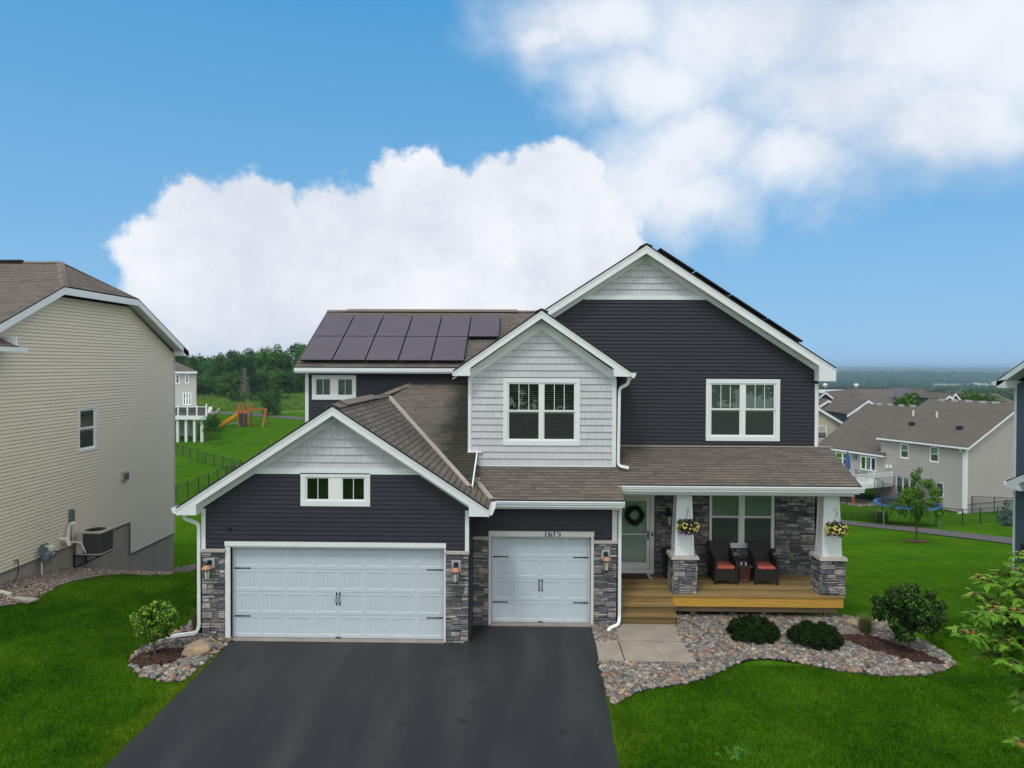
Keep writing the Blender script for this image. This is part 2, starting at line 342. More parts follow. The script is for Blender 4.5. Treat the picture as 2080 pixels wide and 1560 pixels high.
def clip(poly, hp):
    for (a, b, c) in hp:      # keep a*u+b*v+c>=0
        o = []
        for i in range(len(poly)):
            p, q = poly[i], poly[(i+1) % len(poly)]; dp = a*p[0]+b*p[1]+c; dq = a*q[0]+b*q[1]+c
            if dp >= 0: o.append(p)
            if (dp > 0 > dq) or (dp < 0 < dq):
                t = dp/(dp-dq); o.append((p[0]+(q[0]-p[0])*t, p[1]+(q[1]-p[1])*t))
        poly = o
        if len(poly) < 3: return []
    return poly
def halfplanes(poly):
    ar = sum(poly[i][0]*poly[(i+1) % len(poly)][1]-poly[(i+1) % len(poly)][0]*poly[i][1] for i in range(len(poly)))
    if ar < 0: poly = poly[::-1]
    r = []
    for i in range(len(poly)):
        (x0, y0), (x1, y1) = poly[i], poly[(i+1) % len(poly)]; dx_, dy_ = x1-x0, y1-y0; r.append((-dy_, dx_, dy_*x0-dx_*y0))
    return r
def subtract(rect, holes):
    rs = [rect]
    for (hx0, hx1, hz0, hz1) in holes:
        nr = []
        for (x0, x1, z0, z1) in rs:
            if hx0 >= x1 or hx1 <= x0 or hz0 >= z1 or hz1 <= z0: nr.append((x0, x1, z0, z1)); continue
            if x0 < hx0: nr.append((x0, hx0, z0, z1))
            if x1 > hx1: nr.append((hx1, x1, z0, z1))
            a, b = max(x0, hx0), min(x1, hx1)
            if z0 < hz0: nr.append((a, b, z0, hz0))
            if z1 > hz1: nr.append((a, b, hz1, z1))
        rs = nr
    return [r for r in rs if r[1]-r[0] > 1e-4 and r[3]-r[2] > 1e-4]
class Frame:            # a wall plane: origin, horizontal axis, outward normal
    def __init__(s, O, U_, Nn): s.O = Vector(O); s.U = Vector(U_).normalized(); s.N = Vector(Nn).normalized()
    def __call__(s, u, z, o=0.0): return s.O+s.U*u+Vector((0, 0, z))+s.N*o
def lap(mb, fr, poly, holes=(), h=.1016, d=.024, z0=None):
    hp = halfplanes(poly); us = [p[0] for p in poly]; zs = [p[1] for p in poly]; z = min(zs) if z0 is None else z0
    while z < max(zs):
        for (a, b, c, e) in subtract((min(us), max(us), z, z+h), holes):
            pl = clip([(a, c), (b, c), (b, e), (a, e)], hp)
            if len(pl) < 3: continue
            off = lambda v: d*(1-(v-z)/h)+.001
            mb.face([fr(u, v, off(v)) for u, v in pl])
            lo = [p for p in pl if abs(p[1]-z) < 1e-5]
            if len(lo) >= 2:
                u0, u1 = min(p[0] for p in lo), max(p[0] for p in lo)
                mb.face([fr(u0, z, .0), fr(u1, z, .0), fr(u1, z, d+.001), fr(u0, z, d+.001)])
        z += h
def shake(mb, fr, poly, holes=(), h=.178, d=.026, z0=None):
    hp = halfplanes(poly); us = [p[0] for p in poly]; zs = [p[1] for p in poly]; z = min(zs) if z0 is None else z0
    while z < max(zs):
        u = min(us)-random.random()*.1
        while u < max(us):
            w = random.choice((.09, .12, .15, .19, .24)); g = .004; dd = d+random.uniform(-.002, .002); t = random.uniform(.965, 1.03); mb.cc = (t, t, t*random.uniform(.99, 1.01))
            for (a, b, c, e) in subtract((u+g/2, u+w-g/2, z, z+h), holes):
                pl = clip([(a, c), (b, c), (b, e), (a, e)], hp)
                if len(pl) < 3: continue
                off = lambda v: dd*(1-(v-z)/h)+.003
                P = [fr(p, q, off(q)) for p, q in pl]; mb.face(P)
                lo = [p for p in pl if abs(p[1]-z) < 1e-5]
                if len(lo) >= 2:
                    u0, u1 = min(p[0] for p in lo), max(p[0] for p in lo)
                    mb.face([fr(u0, z, .0), fr(u1, z, .0), fr(u1, z, dd+.003), fr(u0, z, dd+.003)])
                for uu in (a, b):
                    mb.face([fr(uu, c, 0), fr(uu, e, 0), fr(uu, e, off(e)), fr(uu, c, off(c))])
            u += w
        z += h
    mb.cc = (.8, .8, .8)
    for (a, b, c, e) in subtract((min(us), max(us), min(zs), max(zs)), holes):
        pl = clip([(a, c), (b, c), (b, e), (a, e)], hp)
        if len(pl) > 2: mb.face([fr(p, q, .0005) for p, q in pl])
def stones(mb, fr, u0, u1, z0, z1, holes=(), wrap=(0, 0), d=.045):
    # random ledgestone: bands of stones, each a chamfered block with its own depth and tone
    tones = [(.95, .95, .97), (.55, .60, .70), (1.3, 1.26, 1.2), (.42, .45, .52), (1.75, 1.68, 1.6), (.8, .78, .76), (1.05, 1.08, 1.12), (.5, .54, .64), (1.2, 1.15, 1.08), (1.45, 1.42, 1.4)]
    z = z0
    while z < z1-.015:
        H_ = min(random.uniform(.075, .15), z1-z)
        if z1-z-H_ < .04: H_ = z1-z
        u = u0-random.random()*.05
        while u < u1-.01:
            w = random.uniform(.13, .42); e = min(u+w, u1)
            if u1-e < .07: e = u1
            n = 1 if H_ < .085 else random.choice((1, 2, 2, 3)); zz = z; cuts = sorted(random.uniform(.3, .7) for _ in range(n-1)) if n < 3 else [.3+random.uniform(-.06, .06), .66+random.uniform(-.06, .06)]
            lv = [0]+cuts+[1]
            for k in range(n):
                za, zb = z+H_*lv[k], z+H_*lv[k+1]; parts = [(max(u, u0), e)]
                if e-u > .3 and random.random() < .5:
                    mdl = u+(e-u)*random.uniform(.35, .65); parts = [(max(u, u0), mdl), (mdl, e)]
                for (a, b) in parts:
                    for (ra, rb, rc, rd) in subtract((a, b, za, zb), holes):
                        if rb-ra < .012 or rd-rc < .012: continue
                        t = random.choice(tones); q = random.uniform(.85, 1.12); mb.cc = tuple(x*q for x in t)
                        dd = d*random.uniform(.35, 1.0); g = .006; c = min(.010, (rb-ra)*.2, (rd-rc)*.25)
                        j = lambda: random.uniform(-.003, .003)
                        B = [(ra+g, rc+g), (rb-g, rc+g), (rb-g, rd-g), (ra+g, rd-g)]
                        T = [(ra+g+c+j(), rc+g+c+j()), (rb-g-c+j(), rc+g+c+j()), (rb-g-c+j(), rd-g-c+j()), (ra+g+c+j(), rd-g-c+j())]
                        ds = [dd+random.uniform(-.008, .008) for _ in range(4)]
                        L0 = [fr(p, q_, 0) for p, q_ in B]; L1 = [fr(p, q_, max(.004, ds[i]-.009)) for i, (p, q_) in enumerate(B)]; L2 = [fr(p, q_, ds[i]) for i, (p, q_) in enumerate(T)]
                        mb.face(L2)
                        for i in range(4):
                            k2 = (i+1) % 4; mb.face([L0[i], L0[k2], L1[k2], L1[i]]); mb.face([L1[i], L1[k2], L2[k2], L2[i]])
            u = e
        z += H_
def roofplane(mb, pts, eave, up, t=.035, mi=(0, 1), o=(0, 0)):
    # shingled plane with real thickness; UV in metres along the eave and up the slope
    pts = [Vector(p) for p in pts]; e = Vector(eave).normalized(); n = (pts[1]-pts[0]).cross(pts[2]-pts[0]).normalized()
    if n.z < 0: n = -n
    s = n.cross(e).normalized()
    if s.z < 0: s = -s
    O = pts[0]
    mb.cm = mi[0]; mb.face(pts, [((p-O).dot(e)+o[0], (p-O).dot(s)+o[1]) for p in pts])
    mb.cm = mi[1]; lo = [p-n*t for p in pts]; mb.face(lo[::-1])
    for i in range(len(pts)):
        k = (i+1) % len(pts); mb.face([pts[i], lo[i], lo[k], pts[k]])
def window(parent, fr, u0, u1, z0, z1, trim=.11, sill=.13, cols=2, rows=2, munt=2, blind='open', mull=.09, frame=.035, name='window', header=0.0, ins=.05, tmat=None, trims=True, seed=0):
    # fr is the wall plane; (u0,u1,z0,z1) is the opening inside the casing
    w = MB()
    if trims:
        ht = trim+header; p = .030
        def bx(a, b, c, d_, o0=-.01, o1=p): w.hexa([fr(a, c, o1), fr(b, c, o1), fr(b, c, o0), fr(a, c, o0), fr(a, d_, o1), fr(b, d_, o1), fr(b, d_, o0), fr(a, d_, o0)])
        bx(u0-trim, u0, z0, z1); bx(u1, u1+trim, z0, z1); bx(u0-trim, u1+trim, z1, z1+ht, -.01, p+.004); bx(u0-trim, u1+trim, z0-sill, z0, -.01, p+.006)
    wo = w.build(name, tmat or MT['white'], parent)
    fm = MB()
    def fb(m, a, b, c, d_, o0, o1): m.hexa([fr(a, c, o1), fr(b, c, o1), fr(b, c, o0), fr(a, c, o0), fr(a, d_, o1), fr(b, d_, o1), fr(b, d_, o0), fr(a, d_, o0)])
    W_ = (u1-u0-(cols-1)*mull)/cols; panes = []; bl = MB(); rm = MB()
    for c in range(cols):
        a = u0+c*(W_+mull); b = a+W_
        if c: fb(fm, a-mull, a, z0, z1, -.03, .016)
        nr = rows; hz = (z1-z0)/nr
        for r_ in range(nr):
            za, zb = z0+r_*hz, z0+(r_+1)*hz; q = .0 if (r_ == nr-1) else -.018
            fb(fm, a, b, za, za+frame, -.03+q, .008+q); fb(fm, a, b, zb-frame, zb, -.03+q, .008+q); fb(fm, a, a+frame, za+frame, zb-frame, -.03+q, .008+q); fb(fm, b-frame, b, za+frame, zb-frame, -.03+q, .008+q)
            pn = MB(); panes.append(pn); pn.face([fr(a+frame, za+frame, -.012+q), fr(b-frame, za+frame, -.012+q), fr(b-frame, zb-frame, -.012+q), fr(a+frame, zb-frame, -.012+q)])
            if r_ == nr-1:
                for k in range(munt-1 if munt > 1 else 0):
                    uu = a+frame+(W_-2*frame)*(k+1)/munt; fb(fm, uu-.008, uu+.008, za+frame, zb-frame, -.010+q, -.004+q)
    fm.build('sash_frame', MT['vinyl'], wo)
    if rows == 2 and z1-z0 > 1.0:
        for c in range(cols):
            a = u0+c*(W_+mull); sc2 = MB(); sc2.face([fr(a+frame, z0+frame, -.006), fr(a+W_-frame, z0+frame, -.006), fr(a+W_-frame, (z0+z1)/2-.01, -.006), fr(a+frame, (z0+z1)/2-.01, -.006)]); sc2.build('insect_screen', MT['screen'], wo)
    [pn.build('pane', MT['glass'], wo) for pn in panes]
    # room behind: dark box, blind in front of it
    rd = .5
    P = [fr(u0, z0, -.06), fr(u1, z0, -.06), fr(u1, z1, -.06), fr(u0, z1, -.06)]; Q = [fr(u0, z0, -rd), fr(u1, z0, -rd), fr(u1, z1, -rd), fr(u0, z1, -rd)]
    rm.face(Q)
    for i in range(4): rm.face([P[i], P[(i+1) % 4], Q[(i+1) % 4], Q[i]])
    rm.build('interior', MT['room'], wo)
    if blind:
        full = blind in ('closed', 'open'); tilt = .010 if blind == 'open' else .021
        for c in range(cols):
            a = u0+c*(W_+mull)+.02; b = a+W_-.04; z = z1-.03; lowz = z0+.02 if full else z0
            while z > lowz:
                hh = .012 if blind == 'open' else .021
                bl.face([fr(a, z, -.085), fr(b, z, -.085), fr(b, z-hh, -.085+tilt), fr(a, z-hh, -.085+tilt)]); z -= .05 if blind == 'open' else .0235
        bl.build('blind', MT['blind'] if blind == 'open' else MT['blindl'], wo)
    return wo
def ico():
    t = (1+5**.5)/2; v = [(-1, t, 0), (1, t, 0), (-1, -t, 0), (1, -t, 0), (0, -1, t), (0, 1, t), (0, -1, -t), (0, 1, -t), (t, 0, -1), (t, 0, 1), (-t, 0, -1), (-t, 0, 1)]
    f = [(0, 11, 5), (0, 5, 1), (0, 1, 7), (0, 7, 10), (0, 10, 11), (1, 5, 9), (5, 11, 4), (11, 10, 2), (10, 7, 6), (7, 1, 8), (3, 9, 4), (3, 4, 2), (3, 2, 6), (3, 6, 8), (3, 8, 9), (4, 9, 5), (2, 4, 11), (6, 2, 10), (8, 6, 7), (9, 8, 1)]
    return np.array(v, float)/np.sqrt(1+t*t), f
def sub(v, f):
    v = [tuple(x) for x in v]; mid = {}; nf = []
    def m(a, b):
        k = (min(a, b), max(a, b))
        if k not in mid: p = np.array(v[a])+np.array(v[b]); p /= np.linalg.norm(p); v.append(tuple(p)); mid[k] = len(v)-1
        return mid[k]
    for a, b, c in f: x, y, z = m(a, b), m(b, c), m(c, a); nf += [(a, x, z), (b, y, x), (c, z, y), (x, y, z)]
    return np.array(v), nf
I0 = ico(); I1 = sub(*I0); I2 = sub(*I1); I3 = sub(*I2)
def inpoly(x, y, poly):
    c = np.zeros(len(x), bool); n = len(poly)
    for i in range(n):
        x0, y0 = poly[i][:2]; x1, y1 = poly[(i+1) % n][:2]
        c ^= ((y0 > y) != (y1 > y)) & (x < (x1-x0)*(y-y0)/((y1-y0)+1e-12)+x0)
    return c
def scatter(poly, n, holes=()):
    xs = [p[0] for p in poly]; ys = [p[1] for p in poly]; x = RS.uniform(min(xs), max(xs), n); y = RS.uniform(min(ys), max(ys), n)
    k = inpoly(x, y, poly)
    for h in holes: k &= ~inpoly(x, y, h)
    return x[k], y[k]
# ---------------------------------------------------------------- terrain
LP = [(-60, .2), (15, -.1), (18.8, -.05), (21.3, -.15), (24.8, -1.15), (28.3, -2.0), (50, -3.3), (70, -3.8), (92, -3.1), (120, -2.4), (180, -2.0), (300, -2), (1500, -6), (6000, 2), (12000, -4)]
RP = [(-60, .2), (15, -.1), (17.7, -.12), (20, -.5), (25, -1.3), (38, -3.3), (45, -4.3), (52, -5.2), (60, -6.0), (80, -7.6), (120, -10), (200, -14), (400, -22), (800, -32), (1300, -38), (1750, -38), (2600, -22), (3200, -26), (6000, 2), (12000, -4)]
def gz(x, y):
    x = np.asarray(x, float); y = np.asarray(y, float)
    l = np.interp(y, *zip(*LP)); r = np.interp(y, *zip(*RP))
    w = np.clip((x/np.maximum(y, 18)+.28)/.66, 0, 1); w = w*w*(3-2*w)
    z = l*(1-w)+r*w
    z = z+.38*np.clip((-10-x)/3.5, 0, 1)*np.clip((23-y)/4, 0, 1)*np.clip((y-8)/6, 0, 1)
    far = np.clip((y-60)/60, 0, 1); z = z+far*.5*np.sin(x*.05+y*.02)
    return z
def G(x, y): return float(gz(x, y))
def grid_axis(a): return np.array(a)
gx = np.concatenate([-np.geomspace(16000, 42, 34), np.arange(-40, 60, 1.0), np.geomspace(61, 16000, 34)])
gy = np.concatenate([np.arange(-60, 0, 6.0), np.arange(0, 70, .8), np.geomspace(70, 14000, 70)])
GX, GY = np.meshgrid(gx, gy); GZ = gz(GX, GY)
HILL = [0]
nx, ny = len(gx), len(gy); ii = np.arange(nx*ny).reshape(ny, nx)
FF = np.stack([ii[:-1, :-1], ii[:-1, 1:], ii[1:, 1:], ii[1:, :-1]], -1).reshape(-1, 4)
def lawnmat():
    m, t, b = newmat('lawn'); n = t.nodes; l = t.links
    tcn = n.new('ShaderNodeTexCoord')
    def nz(s, d, r=.6, st=None):
        q = n.new('ShaderNodeTexNoise'); q.inputs['Scale'].default_value = s; q.inputs['Detail'].default_value = d; q.inputs['Roughness'].default_value = r
        if st: mp = n.new('ShaderNodeMapping'); mp.inputs['Scale'].default_value = st; l.new(tcn.outputs['Object'], mp.inputs[0]); l.new(mp.outputs[0], q.inputs[0])
        else: l.new(tcn.outputs['Object'], q.inputs[0])
        return q.outputs[0]
    def mixc(f, a, c_):
        q = n.new('ShaderNodeMix'); q.data_type = 'RGBA'; l.new(f, q.inputs[0])
        for i, v in ((6, a), (7, c_)):
            if isinstance(v, tuple): q.inputs[i].default_value = (*v, 1)
            else: l.new(v, q.inputs[i])
        return q.outputs[2]
    def rp(v, a, c_):
        q = n.new('ShaderNodeMapRange'); q.inputs['From Min'].default_value = a; q.inputs['From Max'].default_value = c_; l.new(v, q.inputs[0]); return q.outputs[0]
    c1 = mixc(rp(nz(.35, 4), .35, .65), (.044, .124, .005), (.085, .172, .008))
    c2 = mixc(rp(nz(3.0, 6, .7, (1, .25, 1)), .35, .7), (.030, .095, .004), c1)
    mead = mixc(rp(nz(.10, 8, .7), .35, .65), (.050, .110, .018), (.115, .185, .030))
    sx = n.new('ShaderNodeSeparateXYZ'); l.new(tcn.outputs['Object'], sx.inputs[0])
    ad = n.new('ShaderNodeMath'); ad.operation = 'MULTIPLY_ADD'; l.new(nz(.08, 3), ad.inputs[0]); ad.inputs[1].default_value = 20; l.new(sx.outputs[1], ad.inputs[2])
    c3 = mixc(rp(ad.outputs[0], 131, 135), c2, mead)
    wood = mixc(rp(nz(.02, 6, .7), .35, .65), (.012, .034, .012), (.035, .07, .022))
    ad2 = n.new('ShaderNodeMath'); ad2.operation = 'MULTIPLY_ADD'; l.new(nz(.004, 3), ad2.inputs[0]); ad2.inputs[1].default_value = 300; l.new(sx.outputs[1], ad2.inputs[2])
    fld = n.new('ShaderNodeMath'); fld.operation = 'MULTIPLY'; l.new(rp(ad2.outputs[0], 1180, 1230), fld.inputs[0]); l.new(rp(ad2.outputs[0], 1950, 1900), fld.inputs[1])
    patch = mixc(rp(nz(.005, 4, .6), .52, .56), wood, (.12, .17, .05))
    farc = mixc(fld.outputs[0], patch, (.15, .20, .06))
    c4 = mixc(rp(sx.outputs[1], 330, 420), c3, farc)
    l.new(c4, b.inputs['Base Color']); b.inputs['Roughness'].default_value = .95; b.inputs['Specular IOR Level'].default_value = .0
    bp = n.new('ShaderNodeBump'); bp.inputs['Strength'].default_value = .6; bp.inputs['Distance'].default_value = .03; l.new(nz(28, 5, .7), bp.inputs['Height']); l.new(bp.outputs[0], b.inputs['Normal'])
    return m
MT['lawn'] = lawnmat()
lawn = link('lawn', arr_mesh('lawn', np.stack([GX, GY, GZ], -1).reshape(-1, 3), FF, MT['lawn'], smooth=True)); tag(lawn, kind='structure')
# ---- driveway (asphalt) with sealed, faintly streaked surface
def asphalt():
    m, t, b = newmat('sealed_asphalt'); n = t.nodes; l = t.links
    tcn = n.new('ShaderNodeTexCoord'); mp = n.new('ShaderNodeMapping'); mp.inputs['Scale'].default_value = (1.0, .16, 1); mp.inputs['Rotation'].default_value = (0, 0, -.06); l.new(tcn.outputs['Object'], mp.inputs[0])
    a = n.new('ShaderNodeTexNoise'); a.inputs['Scale'].default_value = 1.1; a.inputs['Detail'].default_value = 4; l.new(mp.outputs[0], a.inputs[0])
    r = n.new('ShaderNodeMapRange'); r.inputs['From Min'].default_value = .44; r.inputs['From Max'].default_value = .68; l.new(a.outputs[0], r.inputs[0])
    mx = n.new('ShaderNodeMix'); mx.data_type = 'RGBA'; l.new(r.outputs[0], mx.inputs[0]); mx.inputs[6].default_value = (.016, .0182, .0225, 1); mx.inputs[7].default_value = (.034, .0365, .0375, 1)
    f = n.new('ShaderNodeTexNoise'); f.inputs['Scale'].default_value = 260; f.inputs['Detail'].default_value = 2; l.new(tcn.outputs['Object'], f.inputs[0])
    m2_ = n.new('ShaderNodeMix'); m2_.data_type = 'RGBA'; m2_.blend_type = 'OVERLAY'; m2_.inputs[0].default_value = .35; l.new(mx.outputs[2], m2_.inputs[6]); l.new(f.outputs[0], m2_.inputs[7])
    d = n.new('ShaderNodeTexNoise'); d.inputs['Scale'].default_value = 2.3; d.inputs['Detail'].default_value = 6; l.new(tcn.outputs['Object'], d.inputs[0])
    r2 = n.new('ShaderNodeMapRange'); r2.inputs['From Min'].default_value = .655; r2.inputs['From Max'].default_value = .68; l.new(d.outputs[0], r2.inputs[0])
    m3 = n.new('ShaderNodeMix'); m3.data_type = 'RGBA'; l.new(r2.outputs[0], m3.inputs[0]); l.new(m2_.outputs[2], m3.inputs[6]); m3.inputs[7].default_value = (.014, .015, .018, 1)
    l.new(m3.outputs[2], b.inputs['Base Color']); b.inputs['Roughness'].default_value = .62; b.inputs['Specular IOR Level'].default_value = .35
    bp = n.new('ShaderNodeBump'); bp.inputs['Strength'].default_value = .35; bp.inputs['Distance'].default_value = .006; l.new(f.outputs[0], bp.inputs['Height']); l.new(bp.outputs[0], b.inputs['Normal'])
    return m
MT['asph'] = asphalt()
GZ0 = -.085
def sheet(name, poly, z, m, skirt=.03, parent=None, kind='structure'):
    mb = MB(); mb.prism([(x, y, z-skirt) for x, y in poly], (0, 0, skirt)); o = mb.build(name, m, parent)
    if kind: tag(o, kind=kind)
    return o
def jag(a, b, n, amp):
    return [(a[0]+(b[0]-a[0])*i/n+random.uniform(-amp, amp), a[1]+(b[1]-a[1])*i/n) for i in range(n+1)]
drive = jag((-6.7, 15.95), (-6.45, 4.0), 40, .012)+jag((1.35, 4.0), (1.60, 15.1), 40, .018)+[(1.64, 16.6), (1.68, 17.28), (-1.3, 17.28), (-1.3, 16.12), (-6.7, 16.12)]
sheet('driveway', drive, GZ0+.012, MT['asph'], .06)
# darker sealed margin strips
wk = [[(2.17, 15.10), (3.69, 15.08), (3.60, 16.19), (2.17, 16.21)], [(2.17, 16.245), (3.60, 16.225), (3.70, 17.42), (2.36, 17.42), (2.17, 16.9)], [(1.605, 15.11), (2.145, 15.10), (2.145, 16.21), (1.635, 16.21)]]
for i, p in enumerate(wk): sheet('walkway', p, GZ0+.055-.002*i, MT['walk'], .12)
# ---- rock beds
bedR = [(1.645, 13.203), (2.268, 13.829), (2.989, 14.064), (3.65, 14.373), (4.248, 14.91), (4.859, 15.382), (5.305, 15.447), (5.87, 15.256), (6.533, 14.853), (7.421, 14.593), (8.258, 14.663), (8.984, 15.044), (9.241, 15.301), (9.319, 15.883), (9.159, 16.685), (8.799, 17.567), (8.165, 18.1), (3.7, 18.1), (3.62, 16.2), (3.71, 15.06), (1.6, 15.08)]
bedG = [(1.655, 16.2), (2.17, 16.2), (2.2, 17.25), (1.66, 17.25)]
bedL = [(-6.72, 15.95), (-6.76, 15.0), (-6.82, 14.0), (-7.0, 13.93), (-7.224, 13.957), (-7.725, 14.147), (-8.307, 14.678), (-8.528, 15.183), (-8.5, 15.6), (-8.30, 16.3), (-8.22, 17.06), (-8.07, 17.5), (-7.85, 22.0), (-7.47, 22.0), (-7.47, 16.2), (-6.72, 16.2)]
def smooth_poly(p, k=2):
    for _ in range(k):
        q = []
        for i in range(len(p)):
            a, b = p[i], p[(i+1) % len(p)]; q += [(a[0]*.75+b[0]*.25, a[1]*.75+b[1]*.25), (a[0]*.25+b[0]*.75, a[1]*.25+b[1]*.75)]
        p = q
    return p
PALR = np.array([(.30, .27, .25), (.18, .20, .21), (.13, .155, .165), (.36, .29, .25), (.42, .36, .29), (.22, .22, .21), (.33, .16, .11), (.38, .33, .30), (.50, .46, .40), (.15, .17, .15), (.26, .24, .24), (.24, .19, .19), (.44, .30, .17)])
def pebbles(name, poly, n, r0, r1, zf, label, pal=PALR, holes=(), I=I1, m='pebble', lift=.0, par=None):
    x, y = scatter(poly, n, holes); k = len(x); V0 = I[0]; f0 = np.array(I[1]); nv = len(V0)
    r = RS.uniform(r0, r1, k); sc = np.stack([r*RS.uniform(.8, 1.45, k), r*RS.uniform(.75, 1.1, k), r*RS.uniform(.5, .8, k)], -1)
    a = RS.uniform(0, 6.283, k); V_ = V0[None]*sc[:, None]*(1+RS.uniform(-.13, .13, (k, nv, 1)))
    c, s = np.cos(a)[:, None], np.sin(a)[:, None]; X = V_[..., 0]*c-V_[..., 1]*s; Y = V_[..., 0]*s+V_[..., 1]*c
    P = np.stack([X+x[:, None], Y+y[:, None], V_[..., 2]+(zf(x, y)+lift+RS.uniform(0, r0*.9, k))[:, None]], -1).reshape(-1, 3)
    Fx = (f0[None]+np.arange(k)[:, None, None]*nv).reshape(-1, 3)
    cc_ = pal[RS.randint(0, len(pal), k)]*RS.uniform(.5, 1.25, (k, 1)); cols = np.repeat(cc_, len(f0), 0)
    o = link(name, arr_mesh(name, P, Fx, MT[m], cols, smooth=True), par)
    if not par: tag(o, label, 'gravel', kind='stuff')
    return o
flat = lambda x, y: np.full(len(x), GZ0+.02)
mulR = [(7.2, 16.75), (7.7, 15.9), (8.4, 15.25), (8.95, 15.15), (9.02, 15.35), (8.6, 16.1), (8.1, 16.8)]
mulL = [(-8.35, 14.75), (-7.95, 14.5), (-7.55, 14.75), (-7.05, 15.3), (-7.3, 15.55), (-8.0, 15.5), (-8.38, 15.2)]
for nm, p in (('bed_ground', bedR), ('bed_ground', bedL), ('bed_ground', bedG)): sheet(nm, p, GZ0+.004, MT['bedsoil'], .05)
pebbles('river_rock', bedR, 23000, .028, .062, flat, 'mixed multicoloured river rock filling the curved bed in front of the deck', holes=[mulR])
pebbles('river_rock', bedG, 700, .026, .055, flat, 'small patch of river rock between the single garage pillar and the walkway')
pebbles('river_rock', bedL, 4600, .028, .065, lambda x, y: np.where(y > 17.5, gz(x, y)+.02, GZ0+.02), 'river rock in the small teardrop bed left of the double garage', holes=[mulL])
def mulch(name, poly, n, label):
    x, y = scatter(poly, n); k = len(x); a = RS.uniform(0, 6.28, k); L_ = RS.uniform(.02, .055, k); w = RS.uniform(.006, .016, k)
    z = GZ0+.03+RS.uniform(0, .03, k); ti = RS.uniform(-.4, .4, k)
    dx_, dy_ = np.cos(a)*L_, np.sin(a)*L_; nx_, ny_ = -np.sin(a)*w, np.cos(a)*w
    P = np.stack([np.stack([x-dx_-nx_, y-dy_-ny_, z-ti*L_], -1), np.stack([x+dx_-nx_, y+dy_-ny_, z+ti*L_], -1), np.stack([x+dx_+nx_, y+dy_+ny_, z+ti*L_+.004], -1), np.stack([x-dx_+nx_, y-dy_+ny_, z-ti*L_+.004], -1)], 1).reshape(-1, 3)
    Fq = np.arange(4*k).reshape(-1, 4); c = np.array([(.060, .028, .020)])*RS.uniform(.4, 2.0, (k, 1))
    o = link(name, arr_mesh(name, P, Fq, MT['mulch'], c)); tag(o, label, 'mulch', kind='stuff')
for p in (mulR, mulL):
    tag(sheet('mulch_ground', smooth_poly(p), GZ0+.022, mat('mulch_base', (.035, .018, .013), .95, .4, 30, .5, 60), .04), kind='structure')
mulch('bark_mulch', mulR, 9000, 'dark brown bark mulch under the round tree right of the deck')
mulch('bark_mulch', mulL, 7000, 'dark brown bark mulch under the small tree left of the double garage')
def edging(path, z, label, zf=None):
    mb = MB(); pts = []
    for i in range(len(path)-1):
        for k in range(4):
            t = k/4; pts.append((path[i][0]*(1-t)+path[i+1][0]*t, path[i][1]*(1-t)+path[i+1][1]*t))
    pts.append(path[-1])
    for _ in range(3): pts = [pts[0]]+[((pts[i-1][0]+2*pts[i][0]+pts[i+1][0])/4, (pts[i-1][1]+2*pts[i][1]+pts[i+1][1])/4) for i in range(1, len(pts)-1)]+[pts[-1]]
    mb.tube([(x, y, (zf(x, y) if zf else z)+.02) for x, y in pts], .022, 6); tag(mb.build('landscape_edging', MT['edging']), label, 'edging')
edging(bedR[:17], GZ0, 'black plastic edging curving between the front lawn and the large rock bed')
edging(bedL[2:12], GZ0, 'black plastic edging round the teardrop rock bed left of the garage')
def boulder(loc, s, m, label, rz=0, group=None):
    V0 = I3[0].copy(); rs = np.random.RandomState(int(abs(loc[0]*100))+3)
    for _ in range(14):
        d = rs.normal(size=3); d /= np.linalg.norm(d); h = rs.uniform(.55, .9); k = V0@d; V0 = V0-np.clip(k-h, 0, 9)[:, None]*d*.85
    V0 = V0*np.array(s)*(1+rs.uniform(-.012, .012, (len(V0), 1)))
    o = link('boulder', arr_mesh('boulder', V0, np.array(I3[1]), m, smooth=True)); o.location = loc; o.rotation_euler = (0, 0, rz); tag(o, label, 'boulder', group)
boulder((-7.2, 15.35, GZ0+.10), (.36, .26, .19), MT['boulder'], 'large tan and rust coloured boulder beside the driveway corner', .3)
boulder((8.02, 17.45, GZ0+.08), (.23, .2, .17), MT['boulder'], 'rounded tan boulder just right of the deck corner')
boulder((8.75, 17.45, GZ0+.08), (.22, .18, .18), MT['boulderg'], 'pale pinkish boulder behind the tuft of ornamental grass')
boulder((8.62, 16.4, GZ0+.06), (.17, .15, .13), MT['boulderg'], 'smooth grey boulder in the mulch behind the round tree trunk')
boulder((9.15, 16.05, GZ0+.04), (.13, .11, .08), MT['boulderg'], 'small pale boulder at the back edge of the mulch')
# ================================================================ the main house
house = empty('house', (0.4, 19, GZ0), 0, 'charcoal two storey house with double and single garage, white gables and a front porch', 'house')
HO = (0.4, 19, GZ0)
def hb(): return MB(HO)
def FY(Y): return Frame((-HO[0], Y-HO[1], -HO[2]), (1, 0, 0), (0, -1, 0))      # local frame of the front wall at distance Y
def FX(x, side): return Frame((x-HO[0], -HO[1], -HO[2]), (0, 1, 0), (side, 0, 0))
def hbuild(mb, name, m, parent=house, label=None, **k): return mb.build(name, m, parent, label, **k)
L0 = MB  # local-coordinate builder
def rbox(m, fr, a, b, c, d, o0, o1): m.hexa([fr(a, c, o1), fr(b, c, o1), fr(b, c, o0), fr(a, c, o0), fr(a, d, o1), fr(b, d, o1), fr(b, d, o0), fr(a, d, o0)])
